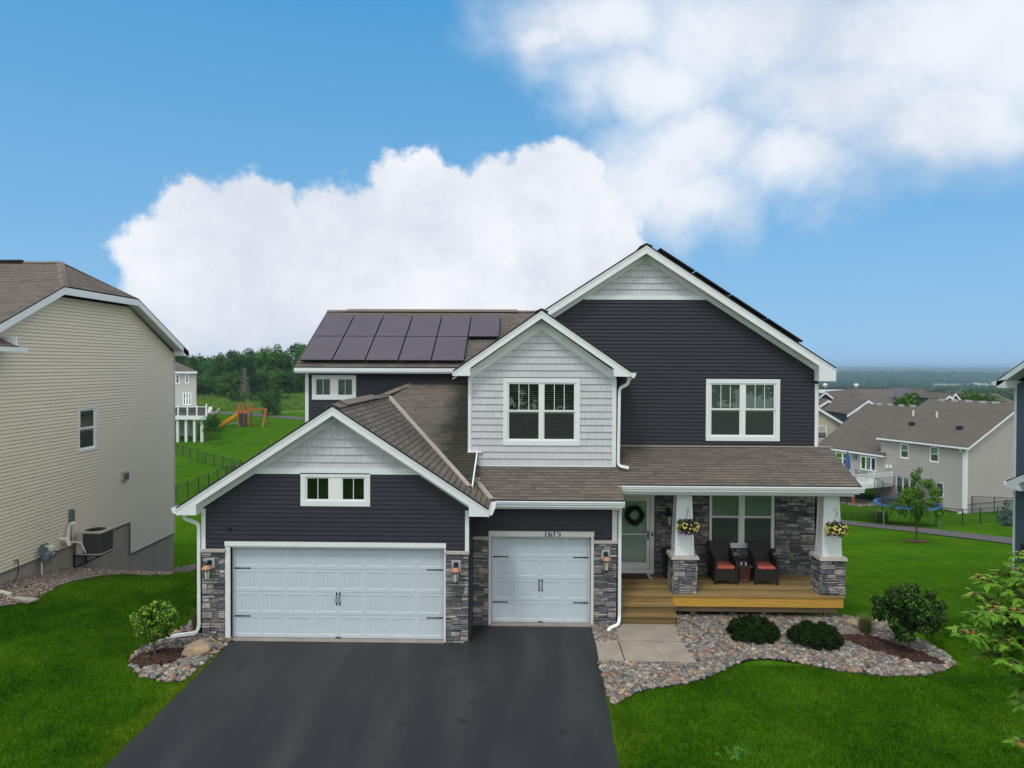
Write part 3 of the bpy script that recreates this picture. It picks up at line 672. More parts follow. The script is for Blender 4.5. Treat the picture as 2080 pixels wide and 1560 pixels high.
# ---- roofs -------------------------------------------------------------
RM = [MT['roof'], MT['edge']]
def gable(xa, za, xl, xr, zl, zr, yf, yw, yb, roofmat, name='roof', ft=.20, fl=None, frz=None, dcut=None, left=True, right=True, wallx=None, xlcut=None, ybl=None, ybr=None, botl=None, botr=None):
    """front gable: roof slopes from the ridge xa,za to the eaves, fascia in the plane yf, soffit back to the wall yw"""
    r = hb(); t = .035
    xlc = xlcut if xlcut is not None else xl; zlc = za-(za-zl)*(xa-xlc)/(xa-xl)
    if left: roofplane(r, [(xa, yf-.02, za), (xlc, yf-.02, zlc), (xlc, ybl or yb, zlc), (xa, ybl or yb, za)], (0, 1, 0), None, t)
    if right: roofplane(r, [(xa, yf-.02, za), (xa, ybr or yb, za), (xr, ybr or yb, zr), (xr, yf-.02, zr)], (0, 1, 0), None, t)
    ro = hbuild(r, name, roofmat)
    f = hb(); q = t+.006
    zb_l, zb_r = botl, botr
    # mitred fascia boards
    for (xe, ze, zb) in ((xlc, zlc, zb_l), (xr, zr, zb_r)):
        if zb is None or ze-q-ft > zb: P = [(xa, yf, za-q), (xe, yf, ze-q), (xe, yf, ze-q-ft), (xa, yf, za-q-ft)]
        else:
            xz = xa+(xe-xa)*(za-q-ft-zb)/(za-ze); P = [(xa, yf, za-q), (xe, yf, ze-q), (xe, yf, zb), (xz, yf, zb), (xa, yf, za-q-ft)]
        f.prism(P, (0, .025, 0))
    # upper shadow board
    f.prism([(xa, yf-.012, za-q), (xlc, yf-.012, zlc-q), (xlc, yf-.012, zlc-q-.05), (xa, yf-.012, za-q-.05)], (0, .012, 0))
    f.prism([(xa, yf-.012, za-q), (xa, yf-.012, za-q-.05), (xr, yf-.012, zr-q-.05), (xr, yf-.012, zr-q)], (0, .012, 0))
    for (xe, ze, zb, s) in ((xl, zl, zb_l, 1), (xr, zr, zb_r, -1)):
        if zb is None: continue
        xi = xe+s*.45; sl = (za-ze)/abs(xa-xe); zi = ze+sl*.45-q-ft+.002
        f.prism([(xe, yf+.002, ze-q), (xe, yf+.002, zb), (xi, yf+.002, zb), (xi, yf+.002, zi), (xi-s*.02, yf+.002, zi+.03), (xe+s*.02, yf+.002, ze-q+.0)], (0, yw-yf+.03, 0))
    fo = hbuild(f, 'fascia', MT['white'], ro)
    s_ = hb(); o = q+ft-.045
    for (xe, ze) in ((xlc, zlc), (xr, zr)):
        s_.prism([(xa, yf+.026, za-o), (xe, yf+.026, ze-o), (xe, yf+.026, ze-o-.02), (xa, yf+.026, za-o-.02)], (0, yw-yf-.026, 0))
    hbuild(s_, 'soffit', MT['soffit'], ro)
    return ro
AG = dict(xa=-4.32, za=5.37, xl=-7.86, xr=-.80, zl=3.05, zr=3.07)
ga = gable(yf=15.8, yw=16.15, yb=24.0, roofmat=RM, botl=2.865, botr=2.885, ybl=23.0, ybr=22.2, **AG)
BX = dict(xa=.405, za=7.70, xl=-1.85, xr=2.69, zl=6.13, zr=6.13)
gb = gable(yf=17.95, yw=18.3, yb=25.0, roofmat=RM, botl=6.0, botr=6.0, ft=.20, **BX)
BG = dict(xa=3.26, za=9.57, xl=-1.84, xr=8.37, zl=6.27, zr=6.25)
gc = gable(yf=19.25, yw=19.6, yb=31.0, roofmat=RM, botl=None, botr=5.88, xlcut=.5, ft=.215, **BG)
# left wing roof facing the street
zl0, sl = 6.21, .545
r = hb(); lz = lambda Y: zl0+sl*(Y-22.4)
roofplane(r, [(-7.34, 22.38, lz(22.38)), (1.9, 22.38, lz(22.38)), (1.9, 26.2, lz(26.2)), (-7.34, 26.2, lz(26.2))], (1, 0, 0), None)
roofplane(r, [(-7.34, 26.2, lz(26.2)), (1.9, 26.2, lz(26.2)), (1.9, 30.2, lz(22.2)), (-7.34, 30.2, lz(22.2))], (1, 0, 0), None)
lw = hbuild(r, 'roof', RM)
f = hb(); f.box(-7.34, -1.4, 22.40, 22.43, 6.0, lz(22.4)-.04); f.box(-7.34, -1.4, 22.35, 22.40, 6.05, lz(22.4)-.045)
f.prism([(-7.345, 22.4, lz(22.4)-.04), (-7.345, 26.2, lz(26.2)-.04), (-7.345, 30.2, lz(22.2)-.04), (-7.345, 30.2, lz(22.2)-.2), (-7.345, 26.2, lz(26.2)-.22), (-7.345, 22.4, lz(22.4)-.2)], (.03, 0, 0))
f.box(-7.31, .6, 22.43, 22.8, 6.0, 6.02); hbuild(f, 'fascia', MT['white'], lw)
# cricket roof between the garage ridge and the wall of the left wing
sc_ = .372; cz = lambda Y: 4.04+sc_*(Y-18.3)
ag = (5.37-3.07)/(4.32-.80)
def gx_of(z): return -4.32+(5.37-z)/ag
r = hb(); yt = 22.8; y0 = 16.62
Yr = 18.3+(5.37-4.04)/sc_
pts = [(gx_of(cz(y0)), y0, cz(y0)), (-1.245, y0+.01, cz(y0)), (-1.245, yt, cz(yt)), (-3.66, yt, cz(yt)), (-4.32, Yr, cz(Yr))]
roofplane(r, pts, (1, 0, 0), None)
r.cm = 0; roofplane(r, [(-4.32, Yr, 5.37), (-3.66, yt, cz(yt)), (-4.6, yt, 5.37-.1)], (0, 1, 0), None)
ck = hbuild(r, 'roof', [MT['roofst'], MT['edge']])
v = hb()
a = Vector((gx_of(cz(y0)), y0, cz(y0)+.012)); b_ = Vector((-4.30, Yr-.05, 5.385)); v.bar(a, b_, .17, .02); v.bar(a+Vector((0, 0, .008)), b_+Vector((0, 0, .012)), .035, .03)
hbuild(v, 'valley_flashing', MT['valley'], ck)
v = hb(); v.bar((-1.235, y0, cz(y0)-.02), (-1.235, 18.3, cz(18.3)-.02), .03, .09); v.box(-1.48, -1.10, 18.22, 18.29, 4.02, 4.045); hbuild(v, 'drip_edge', MT['white'], ck)
rc = hb()
def caps(mb, a, b, w=.17, step=.2, t=.018):
    a = Vector(a); b = Vector(b); n = max(1, int((b-a).length/step)); d = (b-a)/n; side = d.cross(Vector((0, 0, 1))).normalized()
    for i in range(n):
        p = a+d*i; q = a+d*(i+1.12); drop = Vector((0, 0, -w*.45)); up1 = Vector((0, 0, t)); up0 = Vector((0, 0, .004)); tt = random.uniform(.75, 1.15); mb.cc = (tt, tt, tt)
        mb.face([p+up1, q+up0, q+side*w+drop+up0, p+side*w+drop+up1]); mb.face([p+up1, p-side*w+drop+up1, q-side*w+drop+up0, q+up0])
        mb.face([p+up1, p+side*w+drop+up1, p+side*w+drop, p]); mb.face([p+up1, p, p-side*w+drop, p-side*w+drop+up1])
    mb.cc = (1, 1, 1)
RGM = mat('ridge_caps', (.155, .132, .115), .92, .2, 12, .4, 60, attr=True)
caps(rc, (-4.32, 15.8, 5.375), (-4.32, 22.0, 5.375)); caps(rc, (-4.32, 21.6, 5.40), (-3.66, 22.79, cz(yt)+.0), .14)
hbuild(rc, 'ridge_caps', RGM, ga)
vt = hb(); vt.prism([(-4.32, 16.5, 5.44), (-4.15, 16.5, 5.345), (-4.15, 16.5, 5.325), (-4.32, 16.5, 5.41), (-4.49, 16.5, 5.325), (-4.49, 16.5, 5.345)], (0, 3.4, 0)); hbuild(vt, 'ridge_vent', RGM, ga)
rc = hb(); caps(rc, (-7.34, 26.2, lz(26.2)+.005), (1.0, 26.2, lz(26.2)+.005)); hbuild(rc, 'ridge_caps', RGM, lw)
vt = hb(); vt.prism([(-6.6, 26.2, lz(26.2)+.055), (-6.6, 26.02, lz(26.2)-.03), (-6.6, 26.0, lz(26.2)-.05), (-6.6, 26.4, lz(26.2)-.05), (-6.6, 26.38, lz(26.2)-.025)], (6.3, 0, 0)); hbuild(vt, 'ridge_vent', RGM, lw)
rc = hb(); caps(rc, (.405, 17.93, 7.705), (.405, 24.9, 7.705)); hbuild(rc, 'ridge_caps', RGM, gb)
rc = hb(); caps(rc, (3.26, 19.23, 9.575), (3.26, 30.9, 9.575)); hbuild(rc, 'ridge_caps', RGM, gc)
# skirt roof over the single garage
r = hb(); zs = 3.07; ss = .40; ez = lambda Y: zs+ss*(Y-16.82)
ym = 16.82+(ez(16.82)-zs)/ss
roofplane(r, [(gx_of(3.07)-.02, 16.82, zs), (2.36, 16.82, zs), (2.40, 18.3, ez(18.3)), (-1.25, 18.3, ez(18.3)), (-1.25, 17.68, ez(17.68))], (1, 0, 0), None)
sk = hbuild(r, 'roof', RM)
v = hb(); a = Vector((-1.24, 17.66, 3.43)); b_ = Vector((-.80, 16.85, 3.09)); v.bar(a, b_, .13, .02); v.bar(a+Vector((0, 0, .01)), b_+Vector((0, 0, .01)), .03, .03)
v.box(-1.30, -1.12, 17.55, 17.7, 3.42, 3.46); hbuild(v, 'valley_flashing', MT['valley'], sk)
r = hb(); ez2 = lambda Y: 3.335+(4.06-3.335)/(19.6-17.5)*(Y-17.5)
roofplane(r, [(2.3, 17.5, ez2(17.5)), (8.27, 17.5, ez2(17.5)), (8.36, 19.6, ez2(19.6)), (2.3, 19.6, ez2(19.6))], (1, 0, 0), None)
pr_ = hbuild(r, 'roof', RM)
f = hb(); f.box(2.3, 8.24, 17.52, 17.55, 3.13, 3.29); f.box(2.3, 8.1, 17.55, 19.58, 3.10, 3.12)
f.prism([(8.22, 17.52, 3.13), (8.22, 19.6, 3.13), (8.3, 19.6, ez2(19.6)-.04), (8.22, 17.52, 3.285)], (.02, 0, 0))
f.box(2.3, 8.2, 17.80, 17.98, 3.03, 3.099)
hbuild(f, 'fascia', MT['white'], pr_)
f = hb(); f.box(2.26, 8.42, 19.54, 19.6, 4.055, 4.085); hbuild(f, 'wall_flashing', MT['valley'], pr_)
# gutters and downspouts
GP = [(0, 0), (0, -.12), (-.035, -.125), (-.075, -.12), (-.075, -.09), (-.10, -.06), (-.105, -.02), (-.12, -.012), (-.12, .0), (-.112, 0), (-.1, -.03), (-.07, -.08), (-.06, -.11), (-.01, -.11), (-.01, 0)]
def gutter(a, b, n, parent, name='gutter', dark=True, ends=True):
    a = Vector(a); b = Vector(b); n = Vector(n).normalized(); m = hb(); P = lambda p, q: [p-n*x+Vector((0, 0, z)) for x, z in q]
    # thin sheet profile, open at the top
    oa, ob = P(a, GP), P(b, GP)
    for i in range(len(GP)): k = (i+1) % len(GP); m.face([oa[i], oa[k], ob[k], ob[i]])
    if ends:
        E = [(0, 0), (0, -.12), (-.035, -.125), (-.075, -.12), (-.075, -.09), (-.10, -.06), (-.105, -.02), (-.12, 0)]
        m.face(P(a, E)); m.face(P(b, E))
        m.bar(a, a+n*.12, .008, .012); m.bar(b, b+n*.12, .008, .012)
    return hbuild(m, name, MT['whitegut'], parent)
gutter((2.36, 16.80, 3.05), (-.69, 16.80, 3.05), (0, -1, 0), sk)
gutter((8.29, 17.5, 3.315), (2.28, 17.5, 3.315), (0, -1, 0), pr_)
gutter((-7.86, 22.0, 3.02), (-7.86, 15.8, 3.02), (-1, 0, 0), ga)
gutter((-.795, 15.8, 3.04), (-.795, 16.70, 3.04), (1, 0, 0), ga)
gutter((2.69, 17.95, 6.09), (2.69, 19.5, 6.09), (1, 0, 0), gb)
f = hb(); f.box(-1.2, 2.28, 16.83, 16.86, 2.86, 3.03); f.box(-1.2, 2.28, 16.86, 17.25, 2.86, 2.88); f.prism([(2.28, 16.83, 2.86), (2.28, 18.3, 2.86), (2.34, 18.3, ez(18.3)-.04), (2.28, 16.83, 3.03)], (.02, 0, 0)); hbuild(f, 'fascia', MT['white'], sk)
def pipe(path, parent, r=.052, name='downspout'):
    P = [Vector(p) for p in path]; Q = [P[0]]
    for i in range(1, len(P)-1):
        a, b, c = P[i-1], P[i], P[i+1]; e = min(.09, (a-b).length*.45, (c-b).length*.45)
        for t in (0, .33, .66, 1):
            p0 = b+(a-b).normalized()*e; p2 = b+(c-b).normalized()*e; Q.append(p0*(1-t)**2+b*2*t*(1-t)+p2*t*t)
    Q.append(P[-1]); m = hb(); m.tube(Q, r, 4, sq=(1.0, .8)); return hbuild(m, name, MT['whitegut'], parent, bevel=.008)
pipe([(-7.74, 15.95, 2.9), (-7.74, 15.95, 2.76), (-7.49, 16.12, 2.60), (-7.49, 16.12, .22), (-7.56, 16.12, .08), (-8.5, 16.0, -.02)], ga)
pipe([(2.64, 18.08, 5.98), (2.62, 18.12, 5.80), (2.42, 18.25, 5.70), (2.40, 18.25, 3.70), (2.66, 18.15, 3.66)], gb)
pipe([(2.31, 17.0, 2.93), (2.31, 17.15, 2.75), (2.31, 17.2, 2.6), (2.31, 17.2, .16), (2.27, 17.06, .03), (2.02, 16.86, .01), (1.97, 16.78, -.10)], sk)
# ---- walls ---------------------------------------------------------------
def wallbase(poly, Y, holes=(), m='dark'):
    pass
def trimboard(fr, rects, name='corner_trim', o=.032, parent=None, m='white'):
    t = hb(); t.off = Vector((0, 0, 0))
    for (a, b, c, d) in rects: rbox(t, fr, a, b, c, d, -.01, o)
    return t.build(name, MT[m], parent or house)
f16 = FY(16.15)
w = MB(); gp = [(-7.40, 1.9), (-1.30, 1.9), (-1.30, 3.16), (-2.2, 3.78), (-6.4, 3.78), (-7.40, 3.1)]
lap(w, f16, gp, [(-5.14, -3.54, 3.03, 3.78), (-6.88, -1.80, 1.8, 2.20)], z0=1.8576); wg = w.build('garage_wall', MT['dark'], house)
w = MB(); shake(w, f16, [(-6.55, 3.85), (-2.05, 3.85), (-4.3, 5.2)], z0=3.86, h=.176); w.build('gable_shakes', MT['shake'], wg)
zf = lambda x: 5.00-.655*abs(x+4.31)
t = MB(); T = lambda P, o=.03: t.hexa([f16(P[0][0], P[0][1], -.0), f16(P[1][0], P[1][1], -.0), f16(P[1][0], P[1][1], o), f16(P[0][0], P[0][1], o), f16(P[3][0], P[3][1], -.0), f16(P[2][0], P[2][1], -.0), f16(P[2][0], P[2][1], o), f16(P[3][0], P[3][1], o)])
for s_ in (-1, 1):
    xe = -4.31+s_*3.12; T([(-4.31, zf(-4.31)), (xe, zf(xe)), (xe, zf(xe)+.25), (-4.31, zf(-4.31)+.25)])
rbox(t, f16, -6.26, -2.36, 3.765, 3.90, 0, .034)
for (a, b) in ((-7.43, -7.34), (-1.36, -1.27)): rbox(t, f16, a, b, 2.03, 2.95, -.02, .034)
rbox(t, f16, -6.89, -1.795, 2.10, 2.20, -.02, .05)
rbox(t, f16, -6.885, -6.775, -.08, 2.10, -.02, .026); rbox(t, f16, -1.835, -1.80, -.08, 2.10, -.02, .026); rbox(t, f16, -6.775, -1.835, 2.065, 2.10, -.15, .02)
t.build('trim', MT['white'], wg)
# window pair in the garage gable
window(house, f16, -5.03, -3.65, 3.15, 3.70, trim=.11, sill=.12, cols=2, rows=1, munt=2, blind=None, mull=.26, header=-.02)
# stone pillars
def pillar(fr, a, b, c, d, side=None, cap=True, name='stone_veneer', par=None):
    s_ = MB(); rbox(s_, fr, a, b, c, d, -.02, .002); s_.cm = 0
    s_.cc = (.2, .2, .22); stones(s_, fr, a, b, c, d, d=.06); o = s_.build(name, MT['stone'], house)
    if cap:
        k = MB(); rbox(k, fr, a-.02, b+.02, d, d+.07, -.02, .085); k.build('stone_sill', MT['capstone'], o, bevel=.008)
    return o
pillar(f16, -7.42, -6.89, -.10, 1.955); pillar(f16, -1.795, -1.28, -.12, 1.955)
w = MB(); fR = FX(-1.27, 1); lap(w, fR, [(16.15, -.05), (17.25, -.05), (17.25, 2.95), (16.15, 2.95)]); w.build('side_siding', MT['dark'], wg); w = MB(); fL = FX(-7.43, -1); lap(w, fL, [(16.15, -.05), (24, -1.0), (24, 2.95), (16.15, 2.95)]); w.build('side_siding', MT['dark'], wg)
def garage_door(fr, a, b, z0, z1, npan, parent, open_=.12):
    d = MB(); hgt = (z1-z0)/4
    for k in range(4):
        c, e = z0+k*hgt+.003, z0+(k+1)*hgt-.003
        pw = (b-a-.10)/npan
        # rails and stiles proud, pressed panels recessed, with three beads in each
        xs = []
        for i in range(npan):
            p0 = a+.05+i*pw+.055; p1 = a+.05+(i+1)*pw-.055; xs.append((p0, p1, c+.075, e-.075))
        for r_ in subtract((a, b, c, e), xs): rbox(d, fr, *r_, -open_-.03, -open_)
        for (p0, p1, q0, q1) in xs:
            g = .012; R = -open_-.007
            d.face([fr(p0+g, q0+g, R), fr(p1-g, q0+g, R), fr(p1-g, q1-g, R), fr(p0+g, q1-g, R)])
            cs = [(p0, q0), (p1, q0), (p1, q1), (p0, q1)]; ci = [(p0+g, q0+g), (p1-g, q0+g), (p1-g, q1-g), (p0+g, q1-g)]
            for i in range(4): j = (i+1) % 4; d.face([fr(*cs[i], -open_), fr(*cs[j], -open_), fr(*ci[j], R), fr(*ci[i], R)])
            n = 4
            for i in range(1, n+1):
                u = p0+(p1-p0)*i/(n+1); rbox(d, fr, u-.004, u+.004, q0+g, q1-g, R-.002, R+.004)
    o = d.build('garage_door', MT['door'], parent)
    bk = MB(); rbox(bk, fr, a, b, z0-.02, z1, -open_-.06, -open_-.035); rbox(bk, fr, a-.02, b+.02, z0-.03, z0, -open_-.04, -open_+.01); rbox(bk, fr, (a+b)/2-.06, (a+b)/2+.06, z0+.01, z0+.025, -open_, -open_+.03); bk.build('weather_seal', MT['black'], o)
    for (x, s_) in ((a+.05, 1), (b-.05, -1)):
        for zz in (z0+.75*hgt*1.0+.02 if False else z0+hgt*.93, z0+hgt*3.02):
            h = MB(); x1 = x+s_*.36; lo, hi = min(x, x1), max(x, x1)
            P = [(x, zz-.016), (x1-s_*.03, zz-.009), (x1-s_*.03, zz-.022), (x1+s_*.02, zz), (x1-s_*.03, zz+.022), (x1-s_*.03, zz+.009), (x, zz+.016)]
            if s_ < 0: P = P[::-1]
            h.prism([fr(p, q, -open_+.002) for p, q in P], (0, -.008, 0)); h.build('strap_hinge', MT['black'], o)
    for s_ in (-1, 1):
        h = MB(); x = (a+b)/2+s_*.036; zc = z0+hgt*1.70
        h.tube([fr(x, zc-.11, -open_+.012), fr(x-.008, zc-.05, -open_+.045), fr(x-.010, zc, -open_+.05), fr(x-.004, zc+.06, -open_+.045), fr(x, zc+.11, -open_+.012)], .0095, 8)
        for zz, sg in ((zc+.115, 1), (zc-.105, -1)):
            k = .85 if sg < 0 else 1
            h.prism([fr(x-.008, zz-sg*.02, -open_+.001), fr(x-.022*k, zz+sg*.012, -open_+.001), fr(x, zz+sg*.052*k, -open_+.001), fr(x+.022*k, zz+sg*.012, -open_+.001), fr(x+.008, zz-sg*.02, -open_+.001)], (0, -.012, 0))
        h.build('door_handle', MT['black'], o)
    return o
garage_door(f16, -6.775, -1.835, -.06, 2.068, 8, house)
ap = hb(); ap.box(-6.78, -1.83, 16.06, 16.45, -.11, -.062); hbuild(ap, 'threshold', MT['walk'], wg)
def lantern(fr, x, z, parent, s=1.0, dark=False):
    b = MB()
    if not dark: rbox(b, fr, x-.105, x+.105, z-.09, z+.14, 0, .075); o = b.build('wall_lantern', MT['block'], parent, bevel=.008)
    else: rbox(b, fr, x-.055, x+.055, z-.02, z+.12, .02, .06); o = b.build('wall_lantern', MT['black'], parent, bevel=.008)
    a = MB(); rbox(a, fr, x-.05, x+.05, z+.0, z+.10, .075, .095); a.tube([fr(x, z+.03, .08), fr(x, z+.10, .14), fr(x, z+.10, .20), fr(x, z+.05, .22)], .016, 8); a.lathe(fr(x, z+.03, .22), [(.0, .045), (.045, .04), (.05, .0)], 12); a.build('bracket', MT['black'], o)
    c = MB(); c.lathe(fr(x, z-.06, .22), [(.035, .10), (.06, .075), (.12, .02), (.122, .0), (.0, .02)], 24); c.build('lamp_shade', MT['black'] if dark else MT['copper'], o)
    g = MB(); g.lathe(fr(x, z-.30, .22), [(0, 0), (.045, .0), (.075, .24), (.0, .24)], 16); g.build('lamp_glass', MT['lamp'], o)
    r_ = MB()
    for k in range(6):
        t_ = k*math.pi/3; r_.bar(fr(x, z-.30, .22)+Vector((.05*math.cos(t_), .05*math.sin(t_), 0)), fr(x, z-.06, .22)+Vector((.085*math.cos(t_), .085*math.sin(t_), 0)), .007, .007)
    r_.lathe(fr(x, z-.31, .22), [(.055, 0), (.058, .012), (.0, .014)], 16); r_.lathe(fr(x, z-.10, .22), [(.083, 0), (.086, .014)], 16); r_.build('lamp_cage', MT['black'], o)
    return o
lantern(f16, -7.22, 1.68, house); lantern(f16, -1.56, 1.68, house)
cmr = MB(); rbox(cmr, f16, -6.83, -6.75, 2.47, 2.53, .0, .07); cmr.build('security_camera', MT['black'], wg, bevel=.01)
# ---- single garage
f17 = FY(17.25)
w = MB(); lap(w, f17, [(-1.27, 2.0), (2.2, 2.0), (2.2, 2.87), (-1.27, 2.87)], [(-.87, 1.69, 1.9, 2.235)], z0=2.0); ws = w.build('single_garage_wall', MT['dark'], house)
t = MB(); rbox(t, f17, -.875, 1.69, 2.115, 2.235, -.02, .05); rbox(t, f17, -.875, -.82, -.1, 2.115, -.02, .03); rbox(t, f17, 1.618, 1.685, -.1, 2.115, -.02, .03); rbox(t, f17, 2.13, 2.25, 2.0, 2.86, -.02, .034); rbox(t, f17, -.82, 1.618, 2.085, 2.115, -.15, .02); t.build('trim', MT['doortrim'], ws)
pillar(f17, -1.27, -.885, -.12, 2.03); pillar(f17, 1.69, 2.24, -.14, 1.955)
garage_door(f17, -.82, 1.618, -.045, 2.09, 4, house)
ap = hb(); ap.box(-.86, 1.66, 17.16, 17.5, -.11, -.045); hbuild(ap, 'threshold', MT['walk'], ws)
lantern(f17, 1.97, 1.66, house)
# house number, in a broad-nib hand like the painted one
def stroke(pts, ws_, x0, z0, sc):
    hn = MB()
    for (p, q), w0, w1 in zip(zip(pts, pts[1:]), ws_, ws_[1:]):
        hn.tube([f17(x0+p[0]*sc*1.33, z0+p[1]*sc, .058), f17(x0+q[0]*sc*1.33, z0+q[1]*sc, .058)], [w0*sc*1.25, w1*sc*1.25], 6)
    hn.build('house_number', MT['black'], house)
HX, HZ, HS = .505, 2.118, .140
stroke([(0, .78), (.10, .98), (.04, .5), (.0, .0)], [.03, .04, .06, .05], HX, HZ, HS)
stroke([(.72, .98), (.50, .72), (.42, .38), (.52, .08), (.74, .06), (.84, .28), (.70, .50), (.48, .42)], [.03, .05, .075, .06, .06, .075, .05, .03], HX, HZ, HS)
stroke([(1.10, .80), (1.22, 1.02), (1.18, .5), (1.16, .02)], [.03, .04, .065, .05], HX, HZ, HS)
stroke([(1.98, 1.05), (1.62, 1.0), (1.60, .62), (1.85, .60), (1.98, .36), (1.82, .06), (1.52, .10)], [.03, .05, .05, .055, .075, .055, .03], HX, HZ, HS)
w = MB(); fR2 = FX(2.25, 1); lap(w, fR2, [(17.25, -.05), (19.6, -.05), (19.6, 2.95), (17.25, 2.95)]); w.build('side_siding', MT['dark'], ws)
# ---- upper bay with grey shakes
f18 = FY(18.3)
zb_ = lambda x: 7.20-.70*abs(x-.41)
w = MB(); shake(w, f18, [(-1.40, ez(18.3)+.03), (2.26, ez(18.3)+.03), (2.26, 6.02), (.41, 7.32), (-1.40, 6.02)], [(-.57, 1.42, 4.21, 5.955)], z0=3.69, h=.1755); wb = w.build('bay_wall', MT['shake'], house)
t = MB()
rbox(t, f18, -1.475, -1.39, 4.02, 6.02, -.02, .036); rbox(t, f18, 2.24, 2.345, ez(18.3), 6.02, -.02, .036); rbox(t, f18, -1.2, 2.3, ez(18.3)+.0, ez(18.3)+.035, 0, .03)
for s_ in (-1, 1):
    xe = .41+s_*1.86; P = [(.41, zb_(.41)), (xe, zb_(xe)), (xe, zb_(xe)+.25), (.41, zb_(.41)+.25)]
    t.hexa([f18(P[0][0], P[0][1], 0), f18(P[1][0], P[1][1], 0), f18(P[1][0], P[1][1], .03), f18(P[0][0], P[0][1], .03), f18(P[3][0], P[3][1], 0), f18(P[2][0], P[2][1], 0), f18(P[2][0], P[2][1], .03), f18(P[3][0], P[3][1], .03)])
t.build('trim', MT['white'], wb)
window(house, f18, -.455, 1.30, 4.335, 5.83, trim=.115, sill=.125, cols=2, rows=2, munt=3, blind='open', mull=.07, frame=.04)
w = MB(); lap(w, FX(-1.47, -1), [(18.3, 3.9), (22.8, 3.9), (22.8, 6.05), (18.3, 6.05)]); w.build('side_siding', MT['dark'], wb); w = MB(); lap(w, FX(2.34, 1), [(18.3, 3.3), (19.6, 3.3), (19.6, 6.05), (18.3, 6.05)]); w.build('side_siding', MT['dark'], wb)
# ---- big gable wall
f19 = FY(19.6)
w = MB(); lap(w, f19, [(.55, 4.0), (7.95, 4.0), (7.95, 6.22), (5.05, 8.10), (1.5, 8.10), (.55, 7.5)], [(4.97, 6.99, 4.22, 5.94)], z0=4.03); wm = w.build('main_wall', MT['dark'], house)
w = MB(); shake(w, f19, [(1.3, 8.18), (5.2, 8.18), (3.27, 9.45)], z0=8.2, h=.172); w.build('gable_shakes', MT['shake'], wm)
t = MB(); zg = lambda x: 9.19-.648*abs(x-3.27)
for xe in (.55, 8.0):
    P = [(3.27, zg(3.27)), (xe, zg(xe)), (xe, zg(xe)+.26), (3.27, zg(3.27)+.26)]
    t.hexa([f19(P[0][0], P[0][1], 0), f19(P[1][0], P[1][1], 0), f19(P[1][0], P[1][1], .03), f19(P[0][0], P[0][1], .03), f19(P[3][0], P[3][1], 0), f19(P[2][0], P[2][1], 0), f19(P[2][0], P[2][1], .03), f19(P[3][0], P[3][1], .03)])
rbox(t, f19, 1.62, 4.93, 8.09, 8.20, 0, .034); rbox(t, f19, 7.94, 8.035, 4.03, 5.80, -.02, .034); t.build('trim', MT['white'], wm)
window(house, f19, 5.09, 6.87, 4.345, 5.80, trim=.12, sill=.125, cols=2, rows=2, munt=3, blind='closed', mull=.09, frame=.04)
w = MB(); lap(w, FX(8.02, 1), [(19.6, -1.0), (31, -1.0), (31, 6.03), (19.6, 6.03)]); w.build('side_siding', MT['dark'], wm); w = MB(); lap(w, FX(.55, -1), [(19.6, 6.0), (23, 6.0), (23, 7.6), (19.6, 7.6)]); w.build('side_siding', MT['dark'], wm)
# ---- left wing wall
f22 = FY(22.8)
w = MB(); lap(w, f22, [(-7.05, 2.0), (.6, 2.0), (.6, 6.0), (-7.05, 6.0)], [(-6.87, -5.47, 5.15, 5.94)], z0=2.96-.1016*9); wl = w.build('left_wing_wall', MT['dark'], house)
trimboard(f22, [(-7.11, -7.0, 2.0, 6.0)], parent=wl, name='corner_trim')
window(house, f22, -6.79, -5.56, 5.26, 5.83, trim=.10, sill=.12, cols=2, rows=1, munt=2, blind='closed', mull=.20, header=0)
w = MB(); lap(w, FX(-7.11, -1), [(22.8, -2), (30, -2), (30, 6.0), (22.8, 6.0)], h=.1016); lap(w, FX(-7.11, -1), [(22.8, 6.0), (29.8, 6.0), (26.2, 8.0)]); w.build('side_siding', MT['dark'], wl)
# back walls so that the house is closed from every side
bk = hb(); bk.box(-7.10, .6, 29.9, 30.0, -3.2, 6.0); bk.box(.6, 8.0, 30.9, 31.0, -3.2, 6.05); bk.prism([(.6, 30.9, 6.0), (8.0, 30.9, 6.05), (3.26, 30.9, 9.3)], (0, .1, 0)); bk.box(8.0, 8.02, 19.6, 31, -3.2, -.9); bk.box(-7.11, -7.09, 22.8, 30, -3.5, -1.9); hbuild(bk, 'rear_wall', MT['dark'])
# ---- solar panels
def solar(P, u, v, wd, ht, parent, off):
    P = Vector(P); u = Vector(u).normalized(); v = Vector(v).normalized(); n = u.cross(v).normalized()
    if n.z < 0: n = -n
    fm = hb(); a = P+n*off; t = .04; g = .012
    def slab(m, a, w0, h0, t): m.hexa([a, a+u*w0, a+u*w0+v*h0, a+v*h0, a+n*t, a+u*w0+n*t, a+u*w0+v*h0+n*t, a+v*h0+n*t])
    slab(fm, a+u*g+v*.004, wd-2*g, ht-.008, t-.004); o = hbuild(fm, 'solar_panel', MT['panelf'], parent)
    gl = hb(); b = a+u*(g+.014)+v*.018+n*t; gl.face([b, b+u*(wd-2*g-.028), b+u*(wd-2*g-.028)+v*(ht-.036), b+v*(ht-.036)]); 
    hbuild(gl, 'glass', MT['panel'], o); return o
vs_ = Vector((0, 1, sl)).normalized()
for row in range(2):
    for k in range(6 if row else 5):
        P = Vector((-7.22+1.055*k, 22.56, lz(22.56)))+vs_*(1.72*row); solar(P, (1, 0, 0), vs_, 1.055, 1.71, house, .10)
rl = hb()
